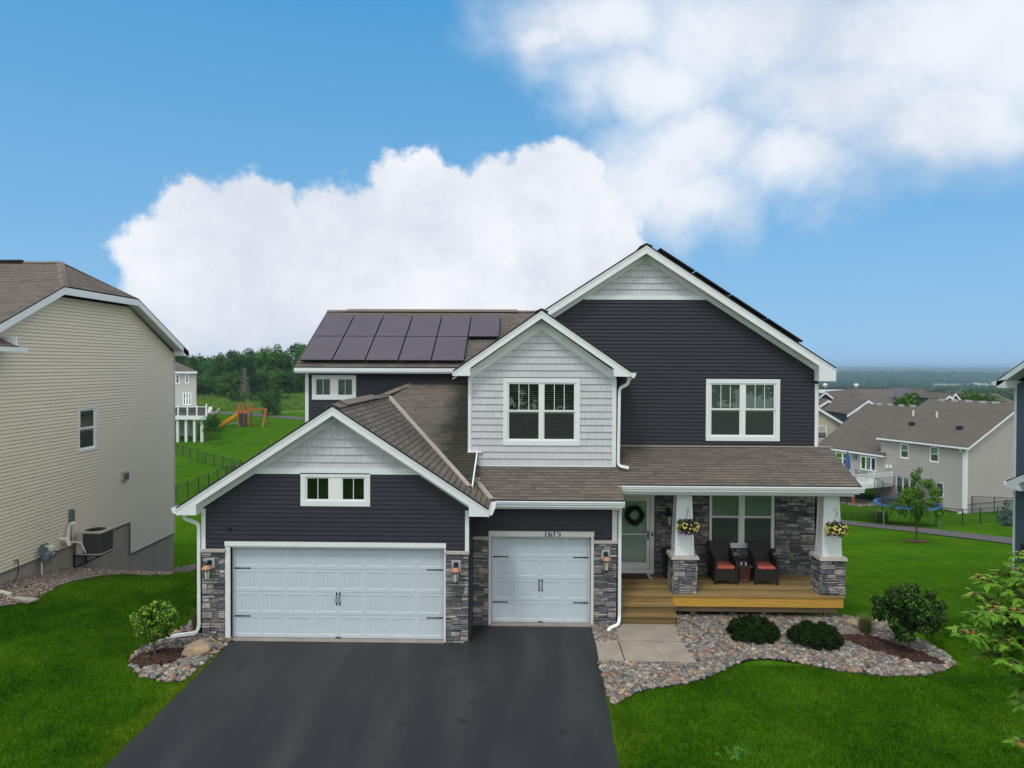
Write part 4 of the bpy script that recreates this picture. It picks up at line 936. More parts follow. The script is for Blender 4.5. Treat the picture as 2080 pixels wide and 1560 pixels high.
for q in (.35, 1.35, 2.1, 3.0):
    a = Vector((-7.2, 22.56, lz(22.56)))+vs_*q; rl.bar(a+Vector((0, 0, .06)), a+Vector((5.25 if q < 1.7 else 6.3, 0, .06)), .04, .07)
hbuild(rl, 'mounting_rail', MT['panelf'], lw)
sg_ = (9.57-6.25)/(8.37-3.26); us = Vector((1, 0, -sg_)).normalized()
for k in range(4):
    for j in range(4):
        P = Vector((3.58, 19.62+1.76*j, 9.57-sg_*(3.58-3.26)))+us*(1.18*k); solar(P, us, (0, 1, 0), 1.17, 1.75, house, .17)
rl = hb()
for j in range(8):
    a = Vector((3.6, 20.0+.85*j, 9.57-sg_*.34)); rl.bar(a+Vector((0, 0, .06)), a+us*4.65+Vector((0, 0, .10)), .04, .14)
hbuild(rl, 'mounting_rail', MT['panelf'], gc)
# ---- porch
w = MB(); w.cc = (.2, .2, .22); rbox(w, f19, 2.25, 7.97, .45, 3.0, -.05, .0)
w = MB(); w.cc = (.18, .18, .2)
for rr in subtract((2.25, 7.97, .4, 3.10), [(2.45, 3.57, .5, 2.75), (5.09, 6.86, 1.30, 2.90)]): rbox(w, f19, rr[0], rr[1], rr[2], rr[3], -.08, .003)
stones(w, f19, 2.25, 7.97, .5, 3.10, [(2.45, 3.59, .4, 2.76), (5.06, 6.89, 1.23, 2.92)], d=.06)
pw_ = w.build('porch_wall', MT['stone'], house)
window(house, f19, 5.13, 6.82, 1.36, 2.86, trim=.045, sill=.09, cols=2, rows=2, munt=1, blind='closed', mull=.10, frame=.035)
d = MB(); fd = f19
rbox(d, fd, 2.45, 2.56, .56, 2.74, -.08, .04); rbox(d, fd, 3.46, 3.57, .56, 2.74, -.08, .04); rbox(d, fd, 2.56, 3.46, 2.64, 2.74, -.08, .04); rbox(d, fd, 2.45, 3.57, .54, .66, -.08, .06)
do = d.build('front_door', MT['vinyl'], house)
d = MB(); rbox(d, fd, 2.57, 2.66, .67, 2.63, -.01, .03); rbox(d, fd, 3.36, 3.45, .67, 2.63, -.01, .03); rbox(d, fd, 2.66, 3.36, 2.55, 2.63, -.01, .03); rbox(d, fd, 2.66, 3.36, .67, .84, -.01, .03); rbox(d, fd, 2.66, 3.36, 1.60, 1.64, -.01, .03); d.build('storm_door', MT['vinyl'], do, bevel=.006)
d = MB(); d.face([fd(2.66, .84, .008), fd(3.36, .84, .008), fd(3.36, 2.55, .008), fd(2.66, 2.55, .008)]); d.build('door_glass', MT['glass'], do)
d = MB(); rbox(d, fd, 2.56, 3.46, .66, 2.64, -.14, -.09); 
for (a, b, c, e) in ((2.68, 2.96, .8, 1.35), (3.06, 3.34, .8, 1.35), (2.68, 2.96, 1.55, 2.45), (3.06, 3.34, 1.55, 2.45)): rbox(d, fd, a, b, c, e, -.10, -.082)
d.build('inner_door', mat('pale_green_door', (.40, .47, .44), .5, .06, 3, .05), do, bevel=.01)
d = MB(); d.tube([fd(3.405, 1.50, .06), fd(3.405, 1.70, .06)], .012, 8); rbox(d, fd, 3.385, 3.425, 1.48, 1.72, .03, .045); rbox(d, fd, 3.50, 3.54, 1.58, 1.68, .04, .06); d.build('door_handle', MT['black'], do)
lantern(f19, 3.95, 2.25, house, dark=True)
def post(xc, yc, label=None):
    s_ = hb(); w_ = .275; zb, zt = .54, 1.42
    s_.cc = (.2, .2, .22); s_.box(xc-w_, xc+w_, yc-w_, yc+w_, zb, zt)
    S_ = MB(); S_.cc = (.2, .2, .22)
    for (O, U_, Nn) in (((xc-w_, yc-w_, 0), (1, 0, 0), (0, -1, 0)), ((xc+w_, yc+w_, 0), (-1, 0, 0), (0, 1, 0)), ((xc-w_, yc+w_, 0), (0, -1, 0), (-1, 0, 0)), ((xc+w_, yc-w_, 0), (0, 1, 0), (1, 0, 0))):
        stones(S_, Frame(Vector(O)-Vector(HO), U_, Nn), -.03, 2*w_+.03, zb, zt, d=.045)
    b = s_; b.v += S_.v; n0 = len(s_.v)-len(S_.v)
    b.f += [tuple(i+n0 for i in f_) for f_ in S_.f]; b.m += S_.m; b.c += S_.c; b.uv += S_.uv; b.sm += S_.sm
    po = hbuild(b, 'porch_post', MT['stone'])
    c = hb(); k = .36; c.hexa([(xc-k, yc-k, zt), (xc+k, yc-k, zt), (xc+k, yc+k, zt), (xc-k, yc+k, zt), (xc-k+.03, yc-k+.03, zt+.085), (xc+k-.03, yc-k+.03, zt+.085), (xc+k-.03, yc+k-.03, zt+.085), (xc-k+.03, yc+k-.03, zt+.085)]); hbuild(c, 'stone_cap', MT['capstone'], po, bevel=.012)
    t = hb(); a, b2, z0, z1 = .235, .175, zt+.085, 3.099
    t.hexa([(xc-a, yc-a, z0), (xc+a, yc-a, z0), (xc+a, yc+a, z0), (xc-a, yc+a, z0), (xc-b2, yc-b2, z1), (xc+b2, yc-b2, z1), (xc+b2, yc+b2, z1), (xc-b2, yc+b2, z1)])
    # raised frame round the recessed panel on each face
    hw = lambda z: a+(b2-a)*(z-z0)/(z1-z0)
    for ang in range(4):
        ca, sa = [(1, 0), (0, 1), (-1, 0), (0, -1)][ang]
        def Q(u, z, o): 
            h_ = hw(z)+o; x, y = u, -h_; return (xc+x*ca-y*sa, yc+x*sa+y*ca, z)
        def strip(p):
            t.hexa([Q(p[0][0], p[0][1], 0), Q(p[1][0], p[1][1], 0), Q(p[1][0], p[1][1], .014), Q(p[0][0], p[0][1], .014), Q(p[3][0], p[3][1], 0), Q(p[2][0], p[2][1], 0), Q(p[2][0], p[2][1], .014), Q(p[3][0], p[3][1], .014)])
        za, zc_ = z0+.20, z1-.12; ha, hc = hw(za), hw(zc_); e = .055
        strip([(-hw(z0), z0), (hw(z0), z0), (ha, za), (-ha, za)]); strip([(-hc, zc_), (hc, zc_), (hw(z1), z1), (-hw(z1), z1)])
        strip([(-ha, za), (-ha+e, za), (-hc+e, zc_), (-hc, zc_)]); strip([(ha-e, za), (ha, za), (hc, zc_), (hc-e, zc_)])
    hbuild(t, 'tapered_column', MT['white'], po)
    return po
post(4.03, 18.12); post(7.72, 18.12)
# deck
dk = hb(); y = 17.72; first = True
while y < 19.6:
    yy = min(y+.132, 19.6); x0 = 2.27
    t_ = random.uniform(.66, 1.22); dk.cc = (t_, t_, t_*.95); dk.box(2.27, 7.99, y, yy, .505, .54); y += .142
DKM = mat('deck_boards', (.165, .105, .036), .72, .3, 2.4, .4, 60, stretch=(.35, 9, 12), col2=(.35, .25, .11), attr=True)
deck = hbuild(dk, 'deck', DKM)
q = hb(); q.box(3.72, 7.95, 17.745, 17.785, .26, .503); q.box(7.91, 7.95, 17.785, 19.6, .26, .503); hbuild(q, 'rim_board', MT['fasciawood'], deck)
q = hb(); q.box(3.76, 7.85, 17.85, 17.90, .10, .262); q.box(3.76, 7.8, 19.0, 19.04, .10, .262); 
for xx in (4.2, 6.0, 7.55): q.box(xx, xx+.12, 17.95, 18.07, -.12, .10)
hbuild(q, 'beam', MT['greywood'], deck)
st = hb()
for (z, yn) in ((.355, 17.50), (.175, 17.26)):
    for j in range(2):
        t_ = random.uniform(.7, 1.05); st.cc = (t_, t_, t_*.95); st.box(2.33, 3.74, yn+.14*j, yn+.136+.14*j, z-.035, z)
    st.cc = (.55, .53, .46); st.box(2.35, 3.72, yn+.03, yn+.06, z-.20, z-.036)
st.cc = (.85, .8, .7); st.box(2.3, 3.72, 17.745, 17.775, .35, .503); st.box(3.70, 3.74, 17.29, 17.745, -.08, .14); st.box(3.70, 3.74, 17.53, 17.745, .14, .32)
hbuild(st, 'steps', DKM, deck)
# ================================================================ neighbours and background
def hit(px, py, P0, n):
    d = fwd+rgt*((px-CX)/F)+upv*((CY-py)/F); O = Vector((0, 0, H)); P0 = Vector(P0); n = Vector(n); t = (P0-O).dot(n)/d.dot(n); return O+d*t
def grt(px, py):
    z = -1.0
    for _ in range(60):
        p = gr(px, py, z); z = z*.6+G(p.x, p.y)*.4
    return gr(px, py, z)
def tube_obj(name, path, r, m, parent, n=6, label=None, off=(0, 0, 0)):
    mb = MB(off); mb.tube(path, r, n); return mb.build(name, m, parent, label)
# ---- beige neighbour on the left
nb_ = empty('house', (-18, 22.7, .3), 0, 'beige vinyl sided house with a clipped gable at the left edge of the photo', 'house'); NO = (-18, 22.7, .3)
def nB(): return MB(NO)
fN = Frame((-14.0-NO[0], -NO[1], -NO[2]), (0, 1, 0), (1, 0, 0))
w = MB(); poly = [(17.4, -.45), (28.0, -.45), (28.0, 6.66), (24.75, 8.28), (20.65, 8.28), (17.4, 6.66)]
lap(w, fN, poly, [(17.3, 24.8, -.6, .68), (21.93, 22.83, 3.50, 4.87)], z0=-.45, h=.1027); nw = w.build('side_wall', MT['tan'], nb_)
t = MB(); rbox(t, fN, 27.93, 28.03, -.45, 6.66, -.02, .03); t.build('corner_trim', MT['tantrim'], nw)
t = MB(); rbox(t, fN, 17.4, 24.83, .645, .68, 0, .03); rbox(t, fN, 24.8, 28.03, -.485, -.45, 0, .03); rbox(t, fN, 24.79, 24.82, -.45, .66, 0, .028); t.build('flashing', MT['steel'], nw)
w = MB(); w.box(-34-NO[0], -14.0-NO[0], 17.4-NO[1], 17.6-NO[1], -1.3, 6.3); w.box(-34-NO[0], -14.02-NO[0], 27.9-NO[1], 28.0-NO[1], -3, 6.3); w.box(-34-NO[0], -33.9-NO[0], 17.4-NO[1], 28-NO[1], -3, 6.3); w.build('outer_wall', MT['tan'], nb_)
w = MB(); xw = -14.02-NO[0]
for (a, b, c, d_) in ((17.4, 24.8, -.8, .645), (24.8, 28.0, -2.6, -.485)):
    y_ = a
    while y_ < b-.01:
        e = min(y_+.92, b); w.box(xw-.2, xw+random.uniform(-.002, .003), y_-NO[1]+.003, e-NO[1]-.003, c-NO[2], d_-NO[2]); y_ = e
w.box(xw-.2, xw-.004, 21-NO[1], 24.8-NO[1], -2.6-NO[2], -.7-NO[2]); w.build('foundation', MT['conc'], nb_)
window(nb_, fN, 21.97, 22.79, 3.55, 4.83, trim=.05, sill=.06, cols=1, rows=2, munt=1, blind='open', mull=0, frame=.06)
r = nB(); R = (-15.05, 22.7, 9.56); A_, B_, C_, D_ = (-13.6, 20.7, 8.56), (-13.6, 24.7, 8.56), (-13.6, 28.42, 6.78), (-13.6, 17.0, 6.78)
roofplane(r, [R, B_, C_, (-34, 28.42, 6.78), (-34, 22.7, 9.56)], (1, 0, 0), None); roofplane(r, [R, (-34, 22.7, 9.56), (-34, 17.0, 6.78), D_, A_], (1, 0, 0), None); roofplane(r, [A_, B_, R], (0, 1, 0), None)
nr = r.build('roof', [MT['roofleft'], MT['edge']], nb_)
f = nB()
for (p, q) in ((D_, A_), (A_, B_), (B_, C_)):
    p = Vector(p); q = Vector(q); z1, z2 = Vector((0, 0, -.04)), Vector((0, 0, -.25)); f.prism([p+z1, q+z1, q+z2, p+z2], (-.03, 0, 0)); z3 = Vector((0, 0, -.23)); z4 = Vector((0, 0, -.25)); 
f.prism([(-13.6, 27.98, 6.60), (-13.6, 28.42, 6.60), (-13.6, 28.42, 6.76), (-13.6, 27.98, 6.95)], (-.42, 0, 0)); f.box(-34, -13.6, 28.40, 28.43, 6.58, 6.75); f.box(-34, -14, 28.0, 28.4, 6.58, 6.6)
f.build('fascia', MT['white'], nr)
f = nB()
for (p, q) in ((D_, A_), (A_, B_), (B_, C_)):
    p = Vector(p)+Vector((-.03, 0, -.20)); q = Vector(q)+Vector((-.03, 0, -.20)); f.face([p, q, q+Vector((-.4, 0, 0)), p+Vector((-.4, 0, 0))])
f.build('soffit', MT['soffit'], nr)
rc = nB(); caps(rc, (-34, 22.7, 9.565), (-15.05, 22.7, 9.565)); caps(rc, (-13.65, 20.72, 8.57), (-15.05, 22.7, 9.57), .12); caps(rc, (-13.65, 24.68, 8.57), (-15.05, 22.7, 9.57), .12); rc.build('ridge_caps', RGM, nr)
q = nB(); q.box(-34, -16.2, 22.5, 22.62, 9.54, 9.60); q.build('ridge_vent', MT['edge'], nr)
# stub of the front roof with its gutter
q = nB(); roofplane(q, [(-13.45, 16.5, 6.72), (-13.45, 18.60, 6.72), (-14.3, 18.60, 7.12), (-14.3, 16.5, 7.12)], (0, 1, 0), None); fr_ = q.build('roof', [MT['roofleft'], MT['edge']], nb_)
q = nB(); q.box(-13.5, -13.35, 16.5, 18.78, 6.58, 6.70); q.box(-14.0, -13.5, 16.5, 18.62, 6.60, 6.63); q.box(-14.0, -13.5, 18.55, 18.60, 6.60, 6.98); q.build('gutter', MT['whitegut'], fr_)
# things on the wall
def small(name, fr, a, b, c, d_, o, m, parent, label=None, o0=0, bev=.01):
    q = MB(); rbox(q, fr, a, b, c, d_, o0, o); return q.build(name, m, parent, label, bevel=bev)
v = small('wall_vent', fN, 24.25, 24.60, 2.20, 2.52, .10, MT['acbody'], nb_); q = MB()
for k in range(4): rbox(q, fN, 24.29+.075*k, 24.33+.075*k, 2.24, 2.46, .10, .125)
q.build('louvre', MT['meter'], v)
small('disconnect_box', fN, 21.42, 21.58, 1.42, 1.78, .12, MT['meter'], nb_)
q = MB(); q.tube([fN(21.48, 1.42, .05), fN(21.5, .9, .05), fN(21.55, .75, .06)], .018, 6); q.build('conduit', MT['steel'], nb_)
q = MB(); q.tube([fN(21.05, .98, 0), fN(21.05, .98, .2), fN(21.05, .78, .28)], .055, 10); q.tube([fN(21.18, .85, 0), fN(21.18, .88, .14), fN(21.22, 1.30, .16), fN(21.24, 1.40, .22), fN(21.28, 1.42, .34)], .055, 10); q.build('vent_pipe', MT['pvc'], nb_)
q = MB(); q.tube([fN(21.2, .78, .05), fN(21.45, .80, .12), fN(21.6, .72, .3), fN(21.62, .42, .42)], .03, 8); q.build('refrigerant_line', MT['pvc'], nb_)
g = empty('gas_meter', (-13.8, 19.95, .3), 0, 'grey green gas meter on a white pipe below the beige siding', 'gas meter')
q = MB(); q.tube([(0, 0, -.25), (0, 0, .30)], .022, 8); q.build('riser_pipe', MT['pvc'], g)
q = MB(); q.lathe((.05, .10, .42), [(0, -.15), (.12, -.15), (.145, -.05), (.145, .08), (.10, .15), (0, .15)], 14); q.box(-.06, .10, -.06, .10, .50, .70); q.build('meter_body', MT['meter'], g)
q = MB(); q.tube([(0, 0, .3), (0, 0, .72), (-.02, .2, .78), (-.1, .42, .70)], .025, 8); q.tube([(.02, -.02, .62), (.02, -.02, .80)], .05, 10); q.build('regulator', MT['meter'], g)
cu = empty('utility_box', (-14.0, 20.5, .75), 0, 'white rounded utility box with a looped black cable', 'utility box'); q = MB(); q.box(0, .16, -.13, .13, -.10, .16); q.build('cover', MT['pvc'], cu, bevel=.03)
q = MB(); q.tube([(.17, -.2, -.14), (.18, -.05, .02), (.18, .1, .0), (.17, .08, -.12), (.15, -.1, -.2), (.08, -.3, -.18)], .012, 6); q.build('cable', MT['black'], cu)
hz = empty('garden_hose', (-13.95, 19.0, .6), 0, 'black hose hanging from a tap on the beige wall', 'hose'); q = MB(); q.tube([(0, .12, .25), (.08, .10, .22), (.10, .08, -.05), (.12, -.1, -.25), (.14, -.3, -.3)], .014, 7); q.build('tube', MT['black'], hz); q = MB(); q.box(0, .07, .09, .15, .22, .30); q.build('tap', MT['steel'], hz)
# condenser on a wall bracket
ac = empty('air_conditioner', (-13.48, 21.98, .35), 0, 'beige and grey air conditioner on a black bracket beside the foundation', 'air conditioner')
q = MB(); c = .09; W2 = .38; ol = [(-W2, -W2), (W2-c, -W2), (W2, -W2+c), (W2, W2-c), (W2-c, W2), (-W2, W2)]
q.prism([(x*.97, y*.97, .03) for x, y in ol], (0, 0, .64)); body = q.build('coil', MT['net'], ac)
q = MB()
for k in range(17):
    z = .05+k*.037; pts_ = [(x, y, z) for x, y in ol]; q.prism([(x, y, z) for x, y in ol], (0, 0, .020))
q.build('louvre', MT['acgrill'], ac)
q = MB(); q.prism([(x*1.02, y*1.02, 0) for x, y in ol], (0, 0, .035))
n_ = 24; zt = .68
def oct_(t):
    x, y = math.cos(t), math.sin(t); k = W2*1.02/max(abs(x), abs(y)); return (x*k, y*k)
for k in range(n_*2):
    a, b = 2*math.pi*k/(n_*2), 2*math.pi*(k+1)/(n_*2); r_ = .30
    pa, pb = oct_(a), oct_(b); q.face([(r_*math.cos(a), r_*math.sin(a), zt+.035), (pa[0], pa[1], zt+.02), (pb[0], pb[1], zt+.02), (r_*math.cos(b), r_*math.sin(b), zt+.035)]); q.face([(pa[0], pa[1], zt+.02), (pa[0], pa[1], zt-.02), (pb[0], pb[1], zt-.02), (pb[0], pb[1], zt+.02)]); q.face([(r_*math.cos(b), r_*math.sin(b), zt+.035), (r_*math.cos(b), r_*math.sin(b), zt-.1), (r_*math.cos(a), r_*math.sin(a), zt-.1), (r_*math.cos(a), r_*math.sin(a), zt+.035)])
q.box(-W2*1.02, -W2+.2, -W2*1.03, -W2*.95, .03, zt); q.box(-W2*1.03, -W2*.93, -W2, W2, .03, zt); q.build('cabinet', MT['acbody'], ac)
q = MB()
for k in range(7): q.lathe((0, 0, zt+.03), [(.04+.04*k, 0), (.046+.04*k, .006)], 28)
for k in range(8): t_ = k*math.pi/4; q.bar((0, 0, zt+.03), (.3*math.cos(t_), .3*math.sin(t_), zt+.03), .006, .006)
q.build('fan_guard', MT['black'], ac)
q = MB()
for yy in (-.3, .3): q.bar((-.5, yy, -.03), (.36, yy, -.03), .04, .05); q.bar((-.50, yy, -.42), (.30, yy, -.05), .03, .04); q.bar((-.50, yy, -.45), (-.50, yy, 0), .04, .04)
q.build('bracket', MT['black'], ac)
de = empty('downspout_extension', tuple(grt(22, 1212)+Vector((0, 0, .06))), 0, 'tan downspout extension lying on the gravel at the left edge', 'downspout'); q = MB(); q.tube([(-1.6, .55, .1), (0, 0, 0)], .055, 4, sq=(1, .8)); q.build('pipe', MT['tantrim'], de)
sb = empty('splash_block', tuple(grt(48, 1222)+Vector((0, 0, .03))), -.3, 'grey concrete splash block at the end of the tan downspout', 'splash block'); q = MB(); q.hexa([(-.35, -.1, 0), (.35, -.15, 0), (.35, .15, 0), (-.35, .1, 0), (-.35, -.1, .05), (.35, -.15, .05), (.35, .15, .05), (-.35, .1, .05)]); q.hexa([(-.35, -.12, .05), (.35, -.17, .05), (.35, -.14, .05), (-.35, -.09, .05), (-.35, -.12, .1), (.35, -.17, .1), (.35, -.14, .1), (-.35, -.09, .1)]); q.build('channel', MT['conc'], sb, bevel=.01)
pts = [grt(*p) for p in ((-60, 1240), (0, 1234), (45, 1226), (85, 1212), (112, 1196), (150, 1182), (205, 1172), (250, 1167), (300, 1171), (350, 1168), (388, 1162), (404, 1154))]
gb_ = [(p.x, p.y) for p in pts]+[(grt(392, 1147).x, grt(392, 1147).y), (-13.95, 28.6), (-14.1, 28), (-14.1, 17.0)]
q = MB()
PALG = np.array([(.20, .15, .12), (.28, .24, .20), (.13, .12, .11), (.38, .34, .30), (.24, .17, .12), (.17, .16, .15), (.30, .22, .16)])
pebbles('gravel', gb_, 30000, .018, .040, lambda x, y: gz(x, y)+.012, 'brown and grey gravel along the foundation of the beige house', pal=PALG, I=I0, m='gravel')
edging([(p.x, p.y) for p in pts], 0, 'black edging between the gravel strip and the lawn of the beige house', zf=G)
# ---- blue neighbour on the right
bo = (20, 19, -1); bn = empty('house', bo, 0, 'slate blue sided house cut off by the right edge of the photo', 'house')
fB = Frame((16.4-bo[0], -bo[1], -bo[2]), (0, 1, 0), (-1, 0, 0))
w = MB(); lap(w, fB, [(14, -1.4), (24.0, -1.4), (24.0, 5.66), (19.2, 8.1), (14, 5.5)], z0=-1.4, h=.1027); bw = w.build('side_wall', MT['blue'], bn)
w = MB(bo); w.box(16.42, 30, 23.9, 24.0, -2.5, 5.7); w.box(16.42, 30, 14.0, 14.1, -1, 5.5); w.build('outer_wall', MT['blue'], bn)
t = MB(); rbox(t, fB, 23.93, 24.03, -1.4, 5.66, -.02, .03); t.build('corner_trim', MT['white'], bw)
t = MB(); rbox(t, fB, 14, 24, -2.6, -1.4, -.05, .0); t.build('foundation', MT['conc'], bn)
r = MB(bo); E_ = (15.98, 24.35, 5.83); T_ = (15.98, 19.2, 8.4)
roofplane(r, [E_, T_, (31, 19.2, 8.4), (31, 24.35, 5.83)], (1, 0, 0), None); roofplane(r, [T_, (15.98, 13.6, 5.6), (31, 13.6, 5.6), (31, 19.2, 8.4)], (1, 0, 0), None); br = r.build('roof', [MT['roofleft'], MT['edge']], bn)
f = MB(bo); e, tt_ = Vector(E_), Vector(T_); f.prism([e+Vector((0, 0, -.04)), tt_+Vector((0, 0, -.04)), tt_+Vector((0, 0, -.25)), e+Vector((0, 0, -.22))], (.03, 0, 0)); f.prism([(15.98, 23.92, 5.58), (15.98, 24.35, 5.58), (15.98, 24.35, 5.80), (15.98, 23.92, 5.86)], (.44, 0, 0)); f.box(15.9, 31, 24.36, 24.47, 5.66, 5.78)
f.build('fascia', MT['white'], br); f = MB(bo); f.face([e+Vector((.03, -.05, -.20)), tt_+Vector((.03, 0, -.20)), tt_+Vector((.42, 0, -.20)), e+Vector((.42, -.05, -.20))]); f.build('soffit', MT['soffit'], br)
r = MB(bo); roofplane(r, [(15.95, 23.75, 2.52), (15.95, 20.5, 3.95), (16.42, 20.5, 3.95), (16.42, 23.75, 2.52)], (1, 0, 0), None); b2 = r.build('roof', [MT['roofleft'], MT['edge']], bn)
f = MB(bo); f.prism([(15.95, 23.75, 2.48), (15.95, 20.5, 3.91), (15.95, 20.5, 3.68), (15.95, 23.2, 2.5), (15.95, 23.2, 2.28), (15.95, 23.75, 2.28)], (.03, 0, 0)); f.box(15.98, 16.4, 23.15, 23.75, 2.27, 2.30); f.box(15.98, 16.4, 23.16, 23.2, 2.28, 2.6); f.box(15.9, 16.4, 23.76, 23.86, 2.36, 2.47); f.build('fascia', MT['white'], b2)
small('wall_light', fB, 23.3, 23.5, .05, .5, .14, MT['net'], bn)
# ---- taupe house behind on the right
hx = empty('house', (37.0, 60.0, -6.0), math.atan2(.4, .92), 'taupe house with brown roof, white deck and walkout level behind the right lawn', 'house')
rz = math.atan2(.4, .92); cR, sR = math.cos(rz), math.sin(rz); S1 = Vector((-sR, cR, 0)); T1 = Vector((cR, sR, 0)); C0 = Vector((37, 60, 0))
def loc1(px, py, x=0.0):
    p = hit(px, py, C0+T1*x, T1)-C0; return p.dot(S1), p.z
Z6 = 6.0
fa = Frame((0, 0, Z6), (0, 1, 0), (-1, 0, 0)); fb_ = Frame((0, 0, Z6), (1, 0, 0), (0, -1, 0))
wins = []
def rect1(a, b, x=0): 
    (u0, z0), (u1, z1) = loc1(*a, x), loc1(*b, x); return (min(u0, u1), max(u0, u1), min(z0, z1), max(z0, z1))
W1 = [rect1((1829, 900), (1846, 932)), rect1((1889, 906), (1907, 940)), rect1((1901, 978), (1917, 1012)), rect1((1697, 917), (1726, 947)), rect1((1748, 925), (1780, 958)), rect1((1820, 966), (1862, 1008))]
w = MB(); lap(w, fa, [(0, -6.0), (8.3, -6.0), (8.3, -.45), (0, -.45)], W1, h=.2, d=.07); lap(w, fa, [(8.3, -5.6), (15.6, -5.6), (15.6, -2.05), (8.3, -2.05)], W1, h=.2, d=.07); hw1 = w.build('rear_wall', MT['taupe'], hx)
w = MB(); lap(w, fb_, [(0, -5.2), (13.4, -5.2), (13.4, -.45), (6.7, 3.0), (0, -.45)], h=.2, d=.07); w.build('gable_wall', MT['taupe'], hx)
w = MB(); w.box(.02, 13.4, .02, .2, -.8, .8); w.box(13.3, 13.4, 0, 8.3, 0, 5.5); w.box(0, 13.4, 8.2, 8.3, 0, 5.5); w.prism([(0, 8.2, 5.5), (13.4, 8.2, 5.5), (6.7, 8.2, 9.0)], (0, .1, 0)); w.box(0, 13.4, 15.5, 15.6, 0, 3.9); w.prism([(0, 15.5, 3.9), (13.4, 15.5, 3.9), (6.7, 15.5, 8.0)], (0, .1, 0)); w.build('outer_wall', MT['taupe'], hx)
for i, (a, b, c, d_) in enumerate(W1[:3]): window(hx, fa, a+.06, b-.06, c+.06, d_-.06, trim=.07, sill=.07, cols=1, rows=2, munt=1, blind='closed' if i < 2 else 'open', mull=0, frame=.05)
a, b, c, d_ = W1[3]; window(hx, fa, a+.06, b-.06, c+.06, d_-.06, trim=.09, sill=.09, cols=2, rows=2, munt=1, blind=None, mull=.1, frame=.05)
for (a, b, c, d_) in W1[4:]: window(hx, fa, a+.06, b-.06, c+.02, d_-.06, trim=.09, sill=.05, cols=3, rows=1, munt=1, blind=None, mull=.03, frame=.06, name='sliding_door')
def lroof(m, x0, x1, y0, y1, ze, zr, xr=6.7, ov=.35):
    roofplane(m, [(x0-ov, y0-ov, ze), (x0-ov, y1, ze), (xr, y1, zr), (xr, y0-ov, zr)], (0, 1, 0), None); roofplane(m, [(xr, y0-ov, zr), (xr, y1, zr), (x1+ov, y1, ze), (x1+ov, y0-ov, ze)], (0, 1, 0), None)
m = MB(); lroof(m, 0, 13.4, 0, 8.55, Z6-.42, Z6+3.15); hr = m.build('roof', [MT['rooffar'], MT['edge']], hx)
m = MB(); lroof(m, 0, 13.4, 8.3, 15.9, Z6-2.02, Z6+2.25); hr2 = m.build('roof', [MT['rooffar'], MT['edge']], hx)
f = MB(); sx = 3.57/7.05
f.prism([(-.35, -.36, Z6-.46), (6.7, -.36, Z6+3.11), (13.75, -.36, Z6-.46), (13.75, -.36, Z6-.66), (6.7, -.36, Z6+2.9), (-.35, -.36, Z6-.66)], (0, .04, 0)); f.box(-.47, -.33, -.36, 8.5, Z6-.60, Z6-.46); f.build('fascia', MT['white'], hr)
f = MB(); f.box(-.47, -.33, 7.7, 15.9, Z6-2.22, Z6-2.08); f.box(-.35, 0, 7.7, 8.3, Z6-2.2, Z6-2.15); f.build('fascia', MT['white'], hr2)
m = MB(); roofplane(m, [(-.35, 7.75, Z6-2.02), (-.35, 8.35, Z6-2.02), (.0, 8.35, Z6-1.8), (.0, 7.75, Z6-1.8)], (0, 1, 0), None); m.build('roof', [MT['rooffar'], MT['edge']], hx)
f = MB(); f.box(-.12, .02, -.1, .12, Z6-6, Z6-.5); f.tube([(-.42, .3, Z6-.6), (-.3, .28, Z6-.8), (-.12, .2, Z6-1.0), (-.12, .2, Z6-5.9), (-.9, .1, Z6-6.0)], .07, 4); f.build('downspout', MT['whitegut'], hx)
def onroof(px, py):
    # point on the street-facing slope of the taupe roof
    for (zr, ze) in ((3.15, -.42), (2.25, -2.02)):
        s_ = (zr-ze)/7.05; n = (Vector((0, 0, 1))-T1*s_).normalized(); p = hit(px, py, C0+T1*6.7+Vector((0, 0, zr)), n)-C0; y_ = p.dot(S1)
        if (zr > 3 and y_ < 8.5) or zr < 3: return (p.dot(T1), y_, p.z+Z6)
for (px, py) in ((1786, 822), (1808, 823), (1831, 825), (1855, 826), (1913, 814), (1940, 815), (1968, 816), (1997, 818), (2023, 819)):
    p = Vector(onroof(px, py)); q = MB(); q.box(p.x-.12, p.x+.12, p.y-.28, p.y+.28, p.z-.05, p.z+.16); q.build('roof_vent', MT['block'], hx)
for (px, py) in ((1855, 845), (1903, 848)):
    p = Vector(onroof(px, py)); q = MB(); q.tube([p, p+Vector((0, 0, .55))], .09, 8); q.build('vent_pipe', MT['pvc'], hx)
for (px, py) in ((1853, 863), (1950, 871)):
    p = Vector(onroof(px, py)); q = MB(); q.box(p.x-.25, p.x+.15, p.y-.2, p.y+.2, p.z, p.z+.25); q.build('roof_vent', MT['net'], hx, 'black roof vent')
